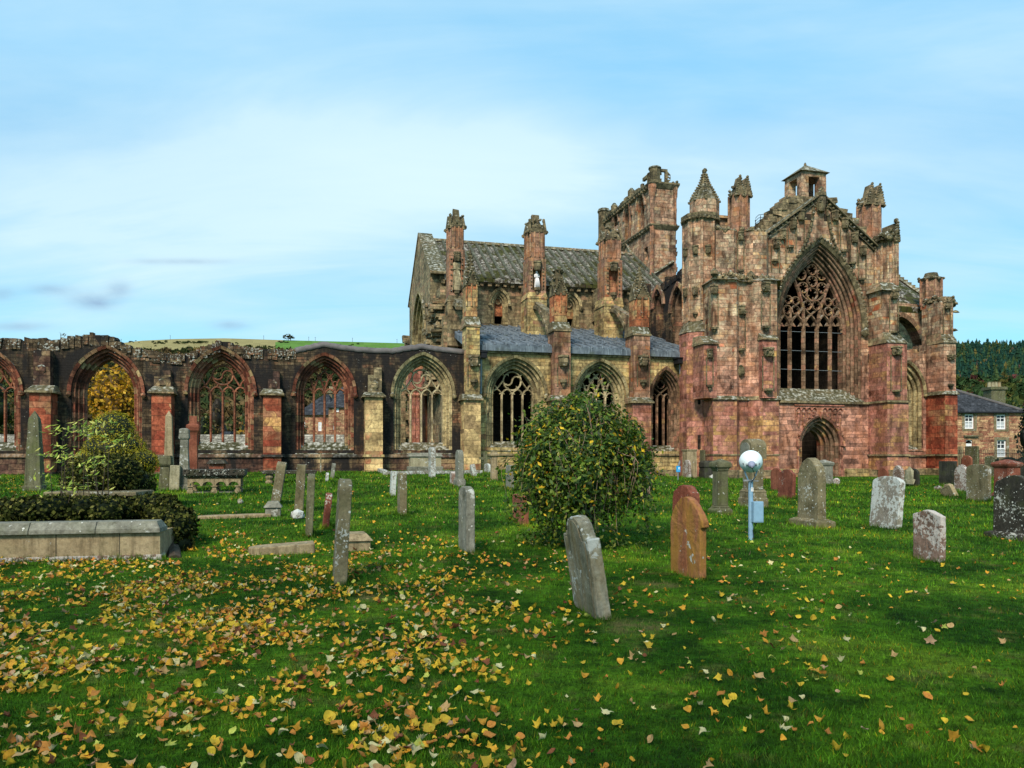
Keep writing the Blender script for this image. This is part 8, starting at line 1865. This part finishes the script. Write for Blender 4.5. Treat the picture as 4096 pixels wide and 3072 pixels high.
LV = [leaf_geo(k, c, f) for k, c, f in (('maple', .5, .3), ('maple', -.5, .5), ('maple', 1.2, .6), ('oval', .4, .5), ('oval', 1.0, -.3), ('round', .5, .3), ('round', -.6, .6), ('maple', .9, 1.0))]
LKIND = ['maple', 'maple', 'maple', 'narrow', 'narrow', 'round', 'round', 'maple']
LC = [('yellow', (.62, .40, .03)), ('golden', (.66, .32, .03)), ('orange', (.52, .20, .035)), ('tan', (.50, .30, .12)), ('brown', (.20, .065, .025)), ('pale', (.62, .53, .26)), ('lime', (.45, .46, .08)), ('pinkish', (.55, .32, .18))]
LWt = [30, 24, 15, 11, 6, 8, 4, 3]
def leafmats():
    out = []
    for nm, c in LC:
        m = bpy.data.materials.new('fallen_leaf_'+nm); m.use_nodes = True; t = NT(m.node_tree); t.n.clear(); o = t.new('ShaderNodeOutputMaterial'); b = t.new('ShaderNodeBsdfPrincipled'); b.inputs['Roughness'].default_value = .65; b.inputs['Specular IOR Level'].default_value = .25
        tr = t.new('ShaderNodeBsdfTranslucent'); mx = t.new('ShaderNodeMixShader'); mx.inputs[0].default_value = .2; ob = t.new('ShaderNodeTexCoord').outputs['Object']
        oi = t.new('ShaderNodeObjectInfo'); n = t.noise(ob, 4, 5, .6); cc = t.mix(t.ramp(n, [(.5, 0.0), (.75, .6)]), c, tuple(x*.45 for x in c)); cc = t.mix(1.0, cc, t.ramp(oi.outputs['Random'], [(0, .75), (1, 1.2)]), 'MULTIPLY')
        t.link(cc, b.inputs['Base Color']); t.link(cc, tr.inputs[0]); t.link(b.outputs[0], mx.inputs[1]); t.link(tr.outputs[0], mx.inputs[2]); t.link(mx.outputs[0], o.inputs[0]); out.append(m)
    return out
def scatter_leaves():
    N = 520000; Y = np.sqrt(3.6**2+(36**2-3.6**2)*rng.random(N)); X = (rng.random(N)*2-1)*.70*Y
    area = .70*(36**2-3.6**2); px_ = CX+F*X/Y; py_ = HY+F*(CH-gzn(X, Y))/Y
    left = np.clip((2500-px_)/1500, 0, 1)**1.3; low = np.clip((py_-2120)/330, 0, 1)
    dens = 2.5+22*low+260*left*low+7*np.clip((1400-px_)/500, 0, 1)*np.clip((py_-2030)/80, 0, 1)*(1-low)+ 9*(px_ < 130)*(py_ < 1990)
    dens *= np.where(px_ > 3300, .55, 1)
    cl = .55+.9*(np.sin(X*2.3+np.sin(Y*1.9)*1.5+1)*np.sin(Y*2.1+np.sin(X*1.7)*1.3))+.5*np.sin(X*6.1+2*np.sin(Y*5))*np.sin(Y*7.3)
    dens *= np.clip(cl+.35, .12, 2.2); keep = rng.random(N) < dens*area/N
    X, Y, px_, py_ = X[keep], Y[keep], px_[keep], py_[keep]
    # not inside the walled plot
    ins = (px_ < 720) & (py_ > 1990) & (py_ < 2245); X, Y = X[~ins], Y[~ins]; n = len(X)
    size = (.038+.062*rng.random(n)**1.5); shape = rng.choice(len(LV), n, p=np.array([16, 16, 10, 12, 10, 14, 12, 10])/100); size = np.where(np.isin(shape, (3, 4, 5, 6)), size*.78, size)
    colr = rng.choice(len(LC), n, p=np.array(LWt)/sum(LWt)); yaw = rng.random(n)*6.283; tx, ty = rng.normal(size=(2, n))*.38; tx += .12
    up = rng.random(n) < .10; tx = np.where(up, tx+.8, tx)
    Z = gzn(X, Y)+.012+.014*rng.random(n)+size*.10
    order = np.argsort(-(size/Y)); big = order[:300]; rest = order[300:]
    mats = leafmats(); meshes = {}
    for i in big:
        k = (int(shape[i]), int(colr[i]))
        if k not in meshes:
            me = bpy.data.meshes.new('fallen_leaf'); me.from_pydata(LV[k[0]][0].tolist(), [], LV[k[0]][1].tolist()); me.polygons.foreach_set('use_smooth', [True]*len(me.polygons)); me.materials.append(mats[k[1]]); me.update(); meshes[k] = me
        o = bpy.data.objects.new('fallen_leaf', meshes[k]); col.objects.link(o); o.location = (X[i], Y[i], Z[i]); o.rotation_euler = (tx[i], ty[i], yaw[i]); o.scale = (size[i]*1.25,)*3
        side = 'at the left' if X[i] < -.25*Y[i] else 'in the centre' if X[i] < .2*Y[i] else 'at the right'; how = ['flat', 'drooping', 'curled', 'cupped', 'rolled', 'flat', 'drooping', 'crumpled'][k[0]]; far_ = 'nearest the camera' if Y[i] < 4.6 else 'in the foreground grass'
        props(o, f'{how} {LC[k[1]][0]} {LKIND[k[0]]} fallen leaf {side}, {far_}', 'fallen leaf', f'{how} {LC[k[1]][0]} {LKIND[k[0]]} leaves {side}, {far_}')
    vs, fs, cs, off = [], [], [], 0
    for s in range(len(LV)):
        idx = rest[shape[rest] == s]; V0, F0 = LV[s]; m = len(idx)
        if not m: continue
        cx_, sx_, cy_, sy_, cz_, sz_ = np.cos(tx[idx]), np.sin(tx[idx]), np.cos(ty[idx]), np.sin(ty[idx]), np.cos(yaw[idx]), np.sin(yaw[idx])
        P = np.repeat(V0[None]*1.25, m, 0)*size[idx][:, None, None]; x, y, z = P[..., 0], P[..., 1], P[..., 2]
        y, z = y*cx_[:, None]-z*sx_[:, None], y*sx_[:, None]+z*cx_[:, None]; x, z = x*cy_[:, None]+z*sy_[:, None], -x*sy_[:, None]+z*cy_[:, None]
        x, y = x*cz_[:, None]-y*sz_[:, None], x*sz_[:, None]+y*cz_[:, None]
        P = np.stack([x+X[idx][:, None], y+Y[idx][:, None], z+Z[idx][:, None]], -1); vs.append(P.reshape(-1, 3)); k = len(V0)
        fs.append((F0[None]+(np.arange(m)*k)[:, None, None]).reshape(-1, 3)+off); off += m*k
        cs.append(np.repeat(np.array([c for _, c in LC])[colr[idx]]*(.75+.45*rng.random((m, 1))), len(F0), 0))
    o = np_mesh('leaf_litter', np.concatenate(vs), np.concatenate(fs), MF, None, np.concatenate(cs), smooth=True); props(o, 'scattered yellow and orange autumn leaves further back on the lawn', 'leaf litter', kind='stuff')
scatter_leaves()
grass()
